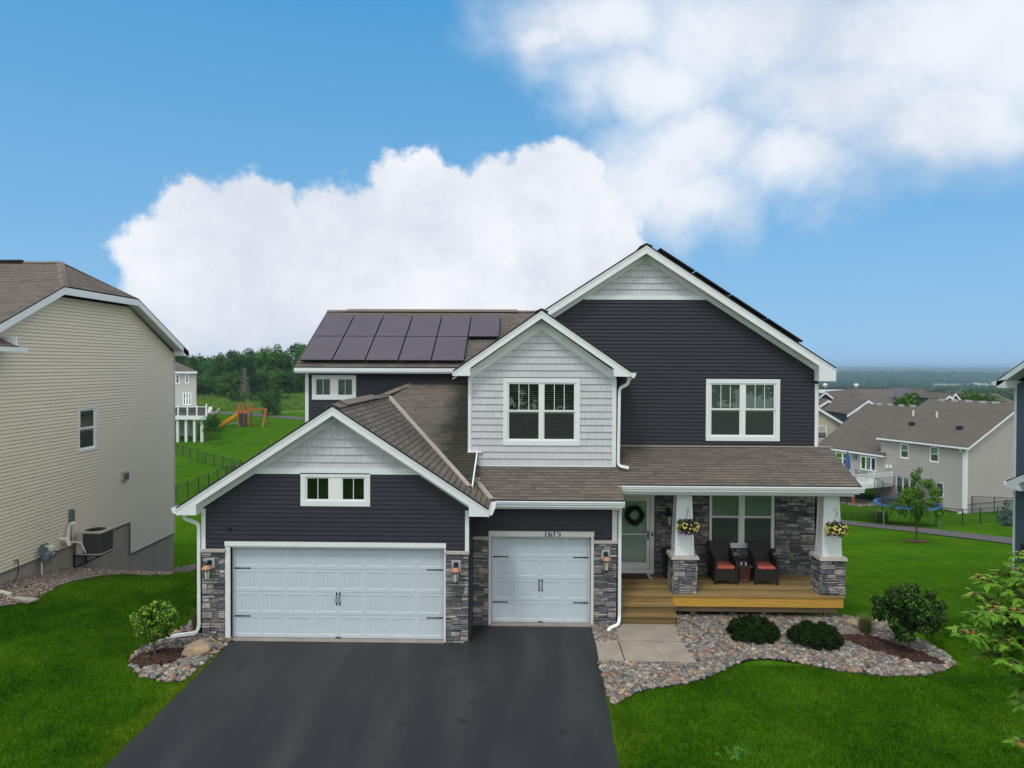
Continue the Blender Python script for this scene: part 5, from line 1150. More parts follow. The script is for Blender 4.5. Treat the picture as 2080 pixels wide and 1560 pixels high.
# its deck
dz0 = Z6-4.5
q = MB(); q.box(-4.8, -.0, 6.95, 13.8, dz0-.33, dz0); dkk = q.build('deck', MT['white'], hx)
q = MB()
def rail(m, a, b, h=.95, st=.14, postw=.12):
    a = Vector(a); b = Vector(b); n = int((b-a).length/st); m.bar(a+Vector((0, 0, h)), b+Vector((0, 0, h)), .09, .06); m.bar(a+Vector((0, 0, .12)), b+Vector((0, 0, .12)), .05, .05)
    for i in range(n+1): p = a+(b-a)*i/n; m.bar(p+Vector((0, 0, .1)), p+Vector((0, 0, h)), .035, .035)
    for i in range(3): p = a+(b-a)*i/2; m.bar(p, p+Vector((0, 0, h+.12)), postw, postw)
rail(q, (-4.7, 7.0, dz0), (-4.7, 13.8, dz0)); rail(q, (-4.7, 7.0, dz0), (-.1, 7.0, dz0)); q.build('railing', MT['white'], dkk)
for y_ in (7.4, 13.4): q = MB(); q.box(-4.5, -4.33, y_, y_+.17, Z6-6.6, dz0-.28); q.build('deck_post', MT['orange'], dkk)
for (px, py) in ((1804, 947), (1812, 947)):
    u, z = loc1(px, py); small('wall_vent', fa, u-.15, u+.15, z-.2, z+.15, .2, MT['pvc'], hx, bev=.03)
u, z = loc1(1738, 927); small('wall_light', fa, u-.2, u+.2, z-.25, z+.2, .15, MT['meter'], hx)
def on_deck(px, py, z): p = hit(px, py, (0, 0, z), (0, 0, 1)); return p
# closed umbrella and chairs on that deck
wd = lambda x, y, z: C0+T1*x+S1*y+Vector((0, 0, z-Z6))
um = empty('patio_umbrella', wd(-1.6, 10.7, dz0), 0, 'closed navy blue umbrella standing on the white deck of the taupe house', 'umbrella')
q = MB(); q.tube([(0, 0, 0), (0, 0, 2.5)], .03, 6); q.build('pole', MT['steel'], um); q = MB()
q.lathe((0, 0, .75), [(.10, 0), (.26, .15), (.25, .6), (.20, 1.2), (.10, 1.55), (.14, 1.6), (.03, 1.8)], 12); q.build('canopy', MT['blueu'], um)
def lawnchair(loc, rz_, m, label, group=None, sc=1.0):
    e_ = empty('patio_chair', loc, rz_, label, 'chair', group); e_.scale = (sc,)*3
    q = MB(); q.box(-.28, .28, -.28, .28, .38, .43); q.build('seat', m, e_); q = MB(); q.hexa([(-.28, .25, .42), (.28, .25, .42), (.28, .30, .42), (-.28, .30, .42), (-.28, .38, 1.0), (.28, .38, 1.0), (.28, .43, 1.0), (-.28, .43, 1.0)]); q.build('backrest', m, e_)
    for sx_ in (-.26, .26):
        q = MB(); q.box(sx_-.03, sx_+.03, -.28, .32, .62, .66); q.box(sx_-.02, sx_+.02, -.28, -.24, 0, .64); q.box(sx_-.02, sx_+.02, .24, .28, 0, .6); q.build('leg', m, e_)
    return e_
CHM = mat('grey_sling', (.22, .21, .20), .8, .1, 5, 0)
lawnchair(wd(-1.2, 9.6, dz0), rz+1.2, CHM, 'grey patio chair on the white deck beside the closed umbrella'); lawnchair(wd(-1.7, 8.7, dz0), rz+2.2, CHM, 'grey patio chair on the white deck in front of the sliding door')
# ---- trampoline
c = at(1843, 1023, 51.5); gzt = G(c.x, c.y); tr = empty('trampoline', (c.x, c.y, gzt), 0, 'round trampoline with bright blue pad and black net behind the fence', 'trampoline')
zt = c.z-gzt; q = MB(); q.lathe((0, 0, zt), [(0, 0), (1.95, 0)], 40); q.build('jumping_mat', MT['net'], tr)
q = MB(); q.lathe((0, 0, zt), [(1.93, .0), (1.95, .04), (2.2, .04), (2.22, -.05)], 40); q.build('safety_pad', MT['bluepad'], tr)
for k in range(6):
    a = k*math.pi/3+.3; q = MB(); x, y_ = 2.1*math.cos(a), 2.1*math.sin(a); q.tube([(x, y_, zt-.05), (x*.98, y_*.98, -.1)], .035, 6); q.build('leg', MT['steel'], tr)
    q = MB(); q.tube([(x*1.04, y_*1.04, zt-.3), (x*1.04, y_*1.04, zt+1.7)], .03, 6); q.build('net_pole', MT['net'], tr)
MT['chain'] = meshmat('chain_link_mesh', .22); MT['tnet'] = meshmat('trampoline_net', .35)
q = MB()
for k in range(6):
    a, b = k*math.pi/3+.3, (k+1)*math.pi/3+.3; sag = 1.68 if k != 3 else 1.2
    q.face([(2.1*math.cos(a), 2.1*math.sin(a), zt), (2.1*math.cos(b), 2.1*math.sin(b), zt), (2.1*math.cos(b), 2.1*math.sin(b), zt+sag), (2.1*math.cos(a), 2.1*math.sin(a), zt+1.68)])
q.build('safety_net', MT['tnet'], tr)
# ---- fences
def fence(pts, label, h=1.15, group=None, step=2.4):
    p0 = Vector((pts[0][0], pts[0][1], G(*pts[0]))); e_ = empty('chain_link_fence', p0, 0, label, 'fence', group); me_ = MB(p0); rl_ = MB(p0)
    for (a, b) in zip(pts, pts[1:]):
        a = Vector((*a, 0)); b = Vector((*b, 0)); n = max(1, round((b-a).length/step)); prev = None
        for i in range(n+1):
            p = a+(b-a)*i/n; p.z = G(p.x, p.y)
            if not (i == 0 and a.xy != Vector(pts[0]).xy): q = MB(p0); q.tube([p, p+Vector((0, 0, h+.04))], .035, 6); q.build('post', MT['black'], e_)
            if prev is not None:
                me_.face([prev+Vector((0, 0, .05)), p+Vector((0, 0, .05)), p+Vector((0, 0, h)), prev+Vector((0, 0, h))]); rl_.tube([prev+Vector((0, 0, h)), p+Vector((0, 0, h))], .022, 5)
            prev = p
    me_.build('mesh', MT['chain'], e_); rl_.build('top_rail', MT['black'], e_)
def xy(px, py): p = grt(px, py); return (p.x, p.y)
K_ = xy(491, 962); fence([xy(330, 912), xy(357, 922), K_], 'black chain link fence running away behind the beige house towards the young tree'); fence([xy(330, 1030), xy(357, 1020), K_], 'black chain link fence nearer the houses, meeting the other at a corner')
fence([xy(1700, 1030), xy(1741, 1041), xy(1850, 1057), xy(1955, 1067), xy(2060, 1058)], 'black chain link fence between the trampoline yard and the asphalt trail')
fence([(C0+T1*.6-S1*.1).xy[:], (C0+T1*3.0-S1*2.2).xy[:], (C0+T1*8-S1*3.0).xy[:]], 'black chain link fence with gate at the corner of the taupe house', step=1.6, h=1.4)
# ---- asphalt trails
MT['trail'] = mat('old_asphalt', (.085, .078, .074), .9, .15, 3, .2, 30)
def trail(up, lo, label=None):
    v_ = []; n = 60
    def interp(P, t): return np.interp(t, np.linspace(0, 1, len(P)), [p[0] for p in P]), np.interp(t, np.linspace(0, 1, len(P)), [p[1] for p in P])
    for i in range(n+1):
        for P in (up, lo): x, y_ = interp(P, i/n); v_.append((x, y_, G(x, y_)+.05))
    Fq = [(2*i, 2*i+1, 2*i+3, 2*i+2) for i in range(n)]; o = link('trail', arr_mesh('trail', v_, Fq, MT['trail'])); tag(o, kind='structure')
U_ = [xy(1640, 1049), xy(1730, 1060), xy(1860, 1072), xy(1960, 1083), xy(2060, 1094), xy(2140, 1104)]; Lw = [xy(1640, 1058), xy(1730, 1068), xy(1860, 1082), xy(1960, 1094), xy(2060, 1107), xy(2140, 1119)]
trail(U_, Lw)
U_ = [xy(350, 836), xy(440, 837), xy(500, 839), xy(560, 844), xy(640, 850)]; Lw = [xy(350, 840), xy(440, 841), xy(500, 844), xy(560, 849), xy(640, 856)]
trail(U_, Lw)
# ---- far left house with raised deck
fo = Vector((at(330, 800, 92).x, 92, 0)); xr_ = at(399, 800, 92).x; zb0 = G(-40, 92)-.3
fh = empty('house', (fo.x-6, 92, zb0), 0, 'distant beige three storey house with a white raised deck', 'house'); fo2 = (fo.x-6, 92, zb0)
fF = Frame((-fo2[0], 0, -zb0), (1, 0, 0), (0, -1, 0))
PXF = lambda px: at(px, 800, 92).x
PZF = lambda py: at(380, py, 92).z
ww = [(PXF(357), PXF(364), PZF(779), PZF(760)), (PXF(377), PXF(383), PZF(778), PZF(760)), (PXF(372), PXF(388), PZF(822), PZF(798)), (PXF(376), PXF(384), PZF(875), PZF(850))]
w = MB(); lap(w, fF, [(fo.x-12, zb0), (xr_, zb0), (xr_, PZF(755)), (fo.x-12, PZF(755))], ww, h=.25, d=.02); fw = w.build('wall', MT['greys'], fh)
w = MB(fo2); w.prism([(xr_, 92.02, zb0), (xr_-6.2, 104, zb0), (xr_-6.3, 104, zb0), (xr_-.1, 92.02, zb0)], (0, 0, PZF(755)-zb0)); w.box(fo.x-12, xr_-6.3, 103.9, 104, zb0, PZF(755)); w.build('outer_wall', MT['greys'], fh)
for i, (a, b, c, d_) in enumerate(ww): window(fh, fF, a+.05, b-.05, c+.05, d_-.05, trim=.1, sill=.1, cols=3 if i == 2 else 1, rows=2, munt=1, blind=None, mull=.12, frame=.05)
r = MB(fo2); ze = PZF(754); zr = PZF(727)+.6; xe = PXF(403.5)
roofplane(r, [(fo.x-13, 91.6, ze), (xe, 91.6, ze), (xe-8.4, 98, zr), (fo.x-13, 98, zr)], (1, 0, 0), None); roofplane(r, [(xe, 91.6, ze), (xe-6.6, 104.4, ze), (xe-8.4, 98, zr)], (0, 1, 0), None); roofplane(r, [(fo.x-13, 98, zr), (xe-8.4, 98, zr), (xe-6.6, 104.4, ze), (fo.x-13, 104.4, ze)], (1, 0, 0), None)
frr = r.build('roof', [MT['rooffar'], MT['edge']], fh); q = MB(fo2); q.box(fo.x-13, xe, 91.55, 91.65, ze-.28, ze-.04); q.prism([(xe, 91.65, ze-.28), (xe-6.6, 104.4, ze-.28), (xe-6.7, 104.4, ze-.28), (xe-.1, 91.65, ze-.28)], (0, 0, .24)); q.build('fascia', MT['white'], frr)
q = MB(fo2); dzt = at(400, 845, 86).z; dx1 = at(420, 845, 86).x; dx2 = dx1-2.6; q.prism([(fo.x-6, 86, dzt-.45), (dx1, 86, dzt-.45), (dx2, 91.9, dzt-.45), (fo.x-6, 91.9, dzt-.45)], (0, 0, .45)); fdk = q.build('deck', MT['white'], fh)
q = MB(fo2)
for k in range(8):
    x = dx1-.1-k*1.15; q.box(x-.09, x+.09, 86, 86.18, dzt, dzt+1.25)
q.box(fo.x-6, dx1, 86.03, 86.15, dzt+1.08, dzt+1.16); q.bar((dx1-.1, 86, dzt+1.12), (dx2-.1, 91.9, dzt+1.12), .12, .08); q.build('railing', MT['white'], fdk)
q = MB(fo2); q.face([(fo.x-6, 86.1, dzt+.05), (dx1-.1, 86.1, dzt+.05), (dx1-.1, 86.1, dzt+1.05), (fo.x-6, 86.1, dzt+1.05)]); q.face([(dx1-.1, 86.1, dzt+.05), (dx2-.1, 91.9, dzt+.05), (dx2-.1, 91.9, dzt+1.05), (dx1-.1, 86.1, dzt+1.05)]); q.build('railing_screen', meshmat('tinted_screen', .9), fdk)
for px in (361, 378, 395, 410): q = MB(fo2); x = at(px, 870, 86.3).x; q.box(x-.13, x+.13, 86.2, 86.46, zb0-.4, dzt-.45); q.build('deck_post', MT['white'], fdk)
# ---- playset
pp = grt(498, 866); ps = empty('playset', pp, 0, 'orange wooden playset with yellow slide on the far lawn', 'playset'); Yp = pp.y; k_ = Yp/1440
def pl(px, py, dy_=0): return ((px-498)*k_, dy_, (866-py)*k_)
q = MB(); q.hexa([pl(446, 866, -.4), pl(449, 868, -.4), pl(449, 868, .4), pl(446, 866, .4), pl(486, 839, -.4), pl(488, 843, -.4), pl(488, 843, .4), pl(486, 839, .4)])
for s_ in (-.42, .42): q.bar(pl(446, 864, s_), pl(487, 838, s_), .08, .3)
q.build('slide', MT['yslide'], ps)
q = MB()
for px in (489, 507):
    for dy_ in (-.7, .7): q.bar(pl(px, 866, dy_), pl(px, 818, dy_), .18, .18, up=(0, 1, 0))
q.box(pl(487, 0)[0], pl(509, 0)[0], -.8, .8, 2.05, 2.2); q.bar(pl(476, 834), pl(508, 834), .12, .2); q.build('tower', MT['orange'], ps)
q = MB()
for (a, b) in ((490, 498), (500, 507)): q.box(pl(a, 0)[0], pl(b, 0)[0], -.85, -.8, .1, 1.9)
q.build('climbing_wall', MT['brownsid'], ps)
q = MB(); q.bar(pl(507, 831), pl(541, 831), .16, .22); 
for dy_ in (-.9, .9): q.bar(pl(540, 866, dy_*1.3), pl(541, 829, 0), .14, .14)
q.bar(pl(540, 855, -.7), pl(540, 855, .7), .1, .12); q.build('swing_beam', MT['orange'], ps)
q = MB()
for px in (516, 522, 528, 534): q.tube([pl(px, 831), pl(px, 857)], .02, 4)
q.box(pl(516, 0)[0], pl(522, 0)[0], -.12, .12, .55, .6); q.box(pl(528, 0)[0], pl(534, 0)[0], -.12, .12, .55, .6); q.build('swing', MT['brownsid'], ps)
bx_ = grt(477, 868); cl_ = empty('climbing_frame', bx_, 0, 'low grey metal climbing frame beside the orange playset', 'climbing frame'); q = MB()
for s_ in (-.5, .5): q.tube([(-.9, s_, 0), (-.8, s_, .45), (-.4, s_, .62), (.6, s_, .62), (1.0, s_, 0)], .05, 6)
q.build('frame', MT['steel'], cl_); q = MB(); q.bar((-.5, -.5, .6), (-.5, .5, .6), .05, .05); q.bar((.3, -.5, .6), (.3, .5, .6), .05, .05); q.build('rung', MT['steel'], cl_)
for i, (px, py) in enumerate(((409, 848), (421, 846), (436, 848))): lawnchair(grt(px, py), .5-i, MT['pvc'], ['white garden chair nearest the raised deck of the distant house', 'white garden chair in the middle of the three by the far trail', 'white garden chair nearest the yellow slide'][i], 'white garden chairs by the far trail', sc=1.6)
# ---- houses far down the slope on the right
def wallblock(e_, o, x0, x1, y0, y1, z0, z1, m): q = MB(o); q.box(x0, x1, y0, y1, z0, z1); return q.build('wall', m, e_)
def far_x(pl_, pr2, ye, yr, Y, run, m, label, solar_=False, hipr=0):      # ridge across the view
    a, b = at(pl_, ye, Y), at(pr2, ye, Y); zr = at(pl_, yr, Y+run).z; ze = (a.z+b.z)/2; zb = min(G(a.x, Y), ze-2.5)-.5; o = ((a.x+b.x)/2, Y, zb); e_ = empty('house', o, 0, label, 'house')
    wallblock(e_, o, a.x+.4, b.x-.4, Y+.4, Y+2*run-.4, zb, ze-.1, m)
    q = MB(o); roofplane(q, [(a.x, Y, ze), (b.x, Y, ze), (b.x-hipr, Y+run, zr), (a.x, Y+run, zr)], (1, 0, 0), None, .12); roofplane(q, [(a.x, Y+run, zr), (b.x-hipr, Y+run, zr), (b.x, Y+2*run, ze), (a.x, Y+2*run, ze)], (1, 0, 0), None, .12)
    ro = q.build('roof', [MT['rooffar'], MT['edge']], e_)
    q = MB(o)
    for x in (a.x, b.x): q.prism([(x, Y, ze-.02), (x, Y+run, zr-.02), (x, Y+2*run, ze-.02), (x, Y+2*run, ze-.3), (x, Y+run, zr-.3), (x, Y, ze-.3)], (.08, 0, 0)) if not (hipr and x == b.x) else None
    q.box(a.x, b.x, Y-.05, Y+.03, ze-.35, ze-.1); q.build('fascia', MT['white'], ro)
    q = MB(o); q.prism([(a.x+.41, Y+.5, ze-.1), (a.x+.41, Y+run, zr-.3), (a.x+.41, Y+2*run-.5, ze-.1)], (.1, 0, 0)); q.build('gable_wall', m, e_)
    return e_, ro, o
def far_y(pc, ph, ya, ye, Y, dep, m, label, trimw=.3, win=True, sh=0, wx=0):         # gable facing the viewer
    A = at(pc, ya, Y); B = at(pc-ph, ye, Y); Cc = at(pc+ph, ye, Y); zb = min(G(A.x, Y), B.z-2.5)-.5; o = (A.x, Y, zb); e_ = empty('house', o, 0, label, 'house')
    q = MB(o); q.box(B.x+.3, Cc.x-.3, Y+.35, Y+dep, zb, B.z); q.prism([(B.x+.3, Y+.35, B.z), (Cc.x-.3, Y+.35, B.z), (A.x, Y+.35, A.z-.3)], (0, dep-.35, 0)); q.build('wall', m, e_)
    q = MB(o); roofplane(q, [(A.x, Y, A.z), (B.x, Y, B.z), (B.x+sh, Y+dep, B.z), (A.x+sh, Y+dep, A.z)], (0, 1, 0), None, .1); roofplane(q, [(A.x, Y, A.z), (A.x+sh, Y+dep, A.z), (Cc.x+sh, Y+dep, Cc.z), (Cc.x, Y, Cc.z)], (0, 1, 0), None, .1); ro = q.build('roof', [MT['rooffar'], MT['edge']], e_)
    q = MB(o)
    for E2 in (B, Cc): q.prism([(A.x, Y-.04, A.z-.08), (E2.x, Y-.04, E2.z-.08), (E2.x, Y-.04, E2.z-.08-trimw), (A.x, Y-.04, A.z-.08-trimw)], (0, .12, 0))
    q.build('fascia', MT['white'], ro)
    if win:
        fr = Frame((-o[0], Y+.34-o[1], -o[2]), (1, 0, 0), (0, -1, 0)); wz = B.z-1.6; q = window(e_, fr, A.x-.45+wx, A.x+.45+wx, wz, wz+1.3, trim=.12, sill=.12, cols=1, rows=2, munt=1, blind='closed', mull=0, frame=.06)
    return e_
far_y(1677, 56, 795, 838, 112, 14, MT['brownsid'], 'dark brown gabled house with brown roof behind the small tan gable', win=False, sh=11)
far_x(1762, 1885, 824, 790, 135, 9, MT['taupe'], 'large brown roofed house left of the bright green treetop')
far_x(1770, 1872, 829, 806, 100, 6, MT['taupe'], 'brown roofed house with rooftop solar panels just behind the taupe house')
far_x(1895, 2010, 822, 795, 125, 7, MT['navy'], 'dark navy house with an orange chimney beyond the taupe roof')
far_x(1940, 2090, 830, 799, 105, 7.5, MT['taupe'], 'wide brown roofed house at the right behind the taupe ridge')
far_y(1640, 80, 813, 861, 80, 11, MT['cream'], 'beige sided house with one window just right of the charcoal gable wall', wx=1.78)
far_y(1683, 24, 811, 826, 96, 6, MT['cream'], 'small tan gabled porch roof in front of the dark brown house', trimw=.35, win=False)
far_y(1765, 44, 811, 841, 88, 9, MT['navy'], 'navy gabled house with a white rake beside the round dark tree', trimw=.35, win=False)
far_y(1888, 13, 792, 801, 112, 7, MT['navy'], 'small navy gable with white trim right of the green treetop', win=False)
far_y(1929, 12, 802, 811, 92, 7, MT['navy'], 'small navy gable peeping over the taupe ridge', win=False)
far_y(1941, 12, 797, 812, 96, 7, MT['cream'], 'small pale gable beside the navy gable over the taupe ridge', win=False)
c_ = at(1923, 800, 118); ch = empty('chimney_stack', (c_.x, 118, c_.z-3), 0, 'orange brick chimney rising above the navy house', 'chimney'); q = MB(); q.box(-.4, .4, -.4, .4, 0, 3.2); q.build('stack', MT['orange'], ch); q = MB(); q.box(-.48, .48, -.48, .48, 3.2, 3.35); q.build('cap', MT['conc'], ch)
# solar array on the brown roof
a = at(1828, 822, 101.5); sp_ = empty('solar_array', (a.x, 101.6, a.z), 0, 'tilted dark solar panels on the brown roof behind the taupe house', 'solar panels'); q = MB(); q.hexa([(0, 0, .3), (2.9, 0, .3), (3.6, 4.2, 2.15), (.9, 4.2, 2.15), (0, 0, .4), (2.9, 0, .4), (3.6, 4.2, 2.25), (.9, 4.2, 2.25)]); q.build('panel', MT['panel'], sp_)
# ---- pale warehouse with two white domes
a, b = at(1640, 800, 230), at(1797, 798, 230); zt_ = at(1700, 789, 230).z; wh = empty('warehouse', ((a.x+b.x)/2, 240, -20), 0, 'long low white warehouse beyond the roofs', 'warehouse')
wo_ = ((a.x+b.x)/2, 240, -20); q = MB(wo_); q.box(a.x, b.x, 230, 262, -20, zt_-.25); q.build('wall', MT['white'], wh); q = MB(wo_); q.box(a.x, b.x, 229.9, 262, zt_-.25, zt_); q.build('parapet', MT['net'], wh)
for px in (1760, 1775): q = MB(wo_); x = at(px, 790, 231).x; q.box(x-1.2, x+1.2, 229.7, 230.1, zt_-2.4, zt_-.6); q.build('window', MT['navy'], wh)
for px, py in ((1676, 783), (1739, 784)):
    x = at(px, py, 236); d_ = empty('dome_tank', (x.x, 236, zt_), 0, 'white dome on a short stand above the warehouse, '+('left one' if px < 1700 else 'right one'), 'tank', 'white domes above the warehouse'); q = MB(); q.lathe((0, 0, .2), [(0, 1.3), (.5, 1.2), (.75, .8), (.7, .4), (.3, .2), (.3, -.3)], 12); q.build('dome', MT['pvc'], d_); q = MB(); q.box(-.9, .9, -.9, .9, -.6, .0); q.build('stand', MT['navy'], d_)
# ---- far field and hills
FLD = mat('pale_field', (.15, .20, .055), .95, .2, .02, 0)
def band(name, Y, prof, depth, m, kind='structure'):
    v_ = []; n = len(prof)
    for (px, py) in prof: p = at(px, py, Y); v_ += [(p.x, Y, -70), (p.x, Y, p.z), (p.x*1.02, Y+depth, p.z), (p.x*1.02, Y+depth, -70)]
    Fq = [];
    for i in range(n-1):
        for k in range(3): Fq.append((4*i+k, 4*i+4+k, 4*i+5+k, 4*i+1+k))
    o = link(name, arr_mesh(name, v_, Fq, m)); tag(o, kind=kind)

for (px, py, w_, lab) in ((1988, 782, 13, 'tiny pale barn in the far valley, left one of the pair by the field'), (2004, 783, 9, 'tiny pale barn in the far valley, right one of the pair by the field'), (1915, 785, 16, 'tiny pale farm building at the near edge of the far field'), (2030, 778, 11, 'tiny pale farmhouse among the dark far trees at the right')):
    p = at(px, py, 1150); e_ = empty('barn', (p.x, 1150, p.z-12), 0, lab, 'barn'); q = MB(); q.box(-w_/2, w_/2, 0, 9, 0, 12); q.build('wall', MT['cream'], e_); q = MB(); q.prism([(-w_/2-.5, -.5, 12), (-w_/2-.5, 9.5, 12), (-w_/2-.5, 4.5, 15.5)], (w_+1, 0, 0)); q.build('roof', MT['steel'], e_)

pb = [(C0+T1*a+S1*b) for a, b in ((-4.6, 6.5), (-.05, 6.5), (-.05, 14), (-4.6, 14))]
pebbles('gravel', [(p.x, p.y) for p in pb], 9000, .05, .11, lambda x, y: gz(x, y)+.02, 'tan stone ground in the shade under the white deck of the taupe house', pal=PALG*1.3, I=I0, m='gravel')
# ================================================================ vegetation
GREEN = np.array([(.040, .105, .014), (.055, .135, .018), (.030, .080, .012), (.070, .155, .024), (.024, .062, .012)])
def leafcloud(centers, radii, n, size, pal, shell=.55, aspect=.55, up=.25, flat_=0.0, seed=1, squash=1.0, tonevar=.22):
    rs = np.random.RandomState(seed); centers = np.asarray(centers, float); radii = np.asarray(radii, float); k = len(centers)
    w = radii**2; w = w/w.sum(); ci = rs.choice(k, n, p=w); d = rs.normal(size=(n, 3)); d /= np.linalg.norm(d, axis=1)[:, None]
    rr = radii[ci]*(shell+(1-shell)*rs.uniform(0, 1, n)**.6)*(1+rs.normal(0, .07, n)); P = centers[ci]+d*rr[:, None]*np.array([1, 1, squash])
    nrm = d*.8+rs.normal(size=(n, 3))*.55; nrm[:, 2] += up; nrm /= np.linalg.norm(nrm, axis=1)[:, None]
    t = np.cross(nrm, rs.normal(size=(n, 3))); t /= np.linalg.norm(t, axis=1)[:, None]; b = np.cross(nrm, t)
    s = size*rs.uniform(.6, 1.35, n)[:, None]; L_ = t*s; B = b*s*aspect; fold = nrm*s*.12
    V_ = np.stack([P-L_, P-B*1.0+fold, P+L_, P+B+fold], 1).reshape(-1, 3); Fq = np.arange(4*n).reshape(-1, 4)
    tone = rs.uniform(1-tonevar, 1+tonevar, k)[ci][:, None]; c = pal[rs.randint(0, len(pal), n)]*tone*rs.uniform(.8, 1.2, (n, 1)); return V_, Fq, c
def blobs(rs, n, rad, hgt, z0, r0, r1, shape='round'):
    c = []; r = []
    while len(c) < n:
        p = rs.uniform(-1, 1, 3); q = p[2]
        lim = math.sqrt(max(0, 1-q*q)) if shape == 'round' else (1-q)/2*1.05+.1 if shape == 'cone' else min(1, .55+.5*q+.0) if shape == 'vase' else math.sqrt(max(0, 1-abs(q)**3))
        if math.hypot(p[0], p[1]) > lim: continue
        c.append((p[0]*rad, p[1]*rad, z0+(q+1)/2*hgt)); r.append(rs.uniform(r0, r1))
    return c, r
def trunk_mesh(h, r, top, seed, limbs=5, spread=1.0):
    rs = random.Random(seed); mb = MB(); pts = [Vector((rs.uniform(-.02, .02)*h, rs.uniform(-.02, .02)*h, h*k/5)) for k in range(6)]; pts[0] = Vector((0, 0, -.3)); mb.tube(pts, [r*1.25, r, r*.9, r*.75, r*.55, r*.3], 7)
    for i in range(limbs):
        z = h*(.4+.5*i/limbs); a = rs.uniform(0, 6.28); L_ = spread*rs.uniform(.6, 1); b = Vector((0, 0, z)); mb.tube([b, b+Vector((math.cos(a)*L_*.5, math.sin(a)*L_*.5, L_*.4)), b+Vector((math.cos(a)*L_, math.sin(a)*L_, L_*.9))], [r*.45, r*.3, r*.12], 5)
    return mb
# far wood on the left: individual trees from six shapes
VAR = []
for i in range(7):
    rs = np.random.RandomState(40+i); c, r = blobs(rs, 34, 3.9, 9.5, 2.2, .9, 1.9, 'egg')
    pal = GREEN*1.45*([(1, 1, 1), (.75, .82, .9), (1.25, 1.15, .9), (.62, .72, .85), (1.1, 1.05, .8), (.85, .95, 1.0), (1.45, 1.3, 1.0)][i])
    V_, Fq, cc_ = leafcloud(c, r, 5200, .26, pal, shell=.35, seed=i, tonevar=.35); VAR.append((arr_mesh('crown', V_, Fq, MT['leaf'], cc_), trunk_mesh(9, .2, 0, i, 6, 2.5).mesh('trunk', MT['bark'])))
def place_tree(x, y, h, v, label, group=None, cat='tree', w=1.0, name='tree', z=None):
    e_ = empty(name, (x, y, (G(x, y) if z is None else z)), random.uniform(0, 6.28), label, cat, group); s = h/12.2; e_.scale = (s*w, s*w, s)
    link('crown', VAR[v][0], e_); link('trunk', VAR[v][1], e_); return e_
kinds = ['rounded mid green broadleaf tree', 'dark blue green broadleaf tree', 'light yellow green tree', 'very dark green tree', 'warm green spreading tree', 'cool green tree', 'pale bright green tree']
tops = [(358, 716), (380, 713), (402, 728), (424, 733), (446, 722), (468, 716), (490, 706), (512, 716), (534, 711), (556, 706), (578, 708), (598, 702), (618, 704), (640, 700), (662, 706)]
used_l = {}
def uniq(s):
    used_l[s] = used_l.get(s, 0)+1; return s
wl_ = ['directly above the roof of the distant deck house', 'over the corner of the distant house roof', 'in the dip of the skyline right of the distant house', 'low on the skyline left of centre in the wood', 'left of the dead conifer at the back of the wood', 'just left of the dead conifer in the skyline', 'tallest directly behind the dead conifer', 'just right of the dead conifer in the skyline', 'second right of the dead conifer in the skyline', 'above the round bush of the meadow', 'in the skyline left of the solar roof', 'tallest beside the corner of the solar roof', 'touching the lower corner of the solar roof', 'mostly behind the solar roof corner', 'behind the left end of the solar roof']
for i, (px, py) in enumerate(tops):
    Y = 188+(i*7 % 3)*7; p = at(px, py, Y); h = p.z-G(p.x, Y); v = [0, 3, 5, 1, 4, 0, 3, 1, 5, 4, 6, 0, 5, 3, 1][i]
    place_tree(p.x, Y, h*1.03, v, kinds[v]+' '+wl_[i], 'trees of the far wood', w=.95)
mids = [(352, 752), (388, 758), (412, 760), (436, 752), (458, 762), (478, 756), (520, 760), (544, 750), (566, 758), (590, 748), (612, 752), (634, 755)]
wm_ = ['behind the far deck house wall', 'right beside the distant deck house', 'in the front row near the distant deck house', 'fourth from the left in the front row of the wood', 'two trees left of the dead conifer in the front row', 'touching the dead conifer on its left', 'touching the dead conifer on its right', 'front row above the playset beam', 'front row behind the meadow bush', 'front row between the meadow bush and the roof', 'front row beside the house corner', 'front row behind the house corner']
for i, (px, py) in enumerate(mids):
    Y = 172+(i*5 % 4)*2.5; p = at(px, py, Y); h = p.z-G(p.x, Y); v = [3, 6, 2, 0, 6, 4, 3, 2, 4, 1, 0, 3][i]
    place_tree(p.x, Y, h*1.05, v, kinds[v]+' '+wm_[i], 'trees of the far wood', w=1.25)
# woods to either side and beyond (read as one mass)
V_all, F_all, C_all, nb0 = [], [], [], 0
xs_ = []
for k in range(90):
    a = RS.uniform(-1.15, .05); Y = RS.uniform(205, 300); xs_.append((a*Y, Y))
cc0, rr0 = [], []
for (x, y_) in xs_:
    z = float(gz(x, y_))
    for _ in range(7): cc0.append((x+RS.normal(0, 3), y_+RS.normal(0, 3), z+RS.uniform(2, 9.5))); rr0.append(RS.uniform(1.6, 3.0))
V_, Fq, cc_ = leafcloud(cc0, rr0, 42000, .5, GREEN*.85, shell=.4, seed=9, tonevar=.3); o = link('woodland', arr_mesh('woodland', V_, Fq, MT['leaf'], cc_)); tag(o, 'dense green wood closing the view beyond the meadow', 'woodland', kind='stuff')
cc0, rr0 = [], []
for k in range(26):
    x = RS.uniform(-48, 48); y_ = RS.uniform(-46, -30)
    for _ in range(6): cc0.append((x+RS.normal(0, 2), y_+RS.normal(0, 2), RS.uniform(2, 8))); rr0.append(RS.uniform(1.4, 2.4))
V_, Fq, cc_ = leafcloud(cc0, rr0, 16000, .5, GREEN, shell=.4, seed=19, tonevar=.3); tag(link('woodland', arr_mesh('woodland', V_, Fq, MT['leaf'], cc_)), 'belt of green trees across the street, seen only as green reflections in the windows', 'woodland', kind='stuff')
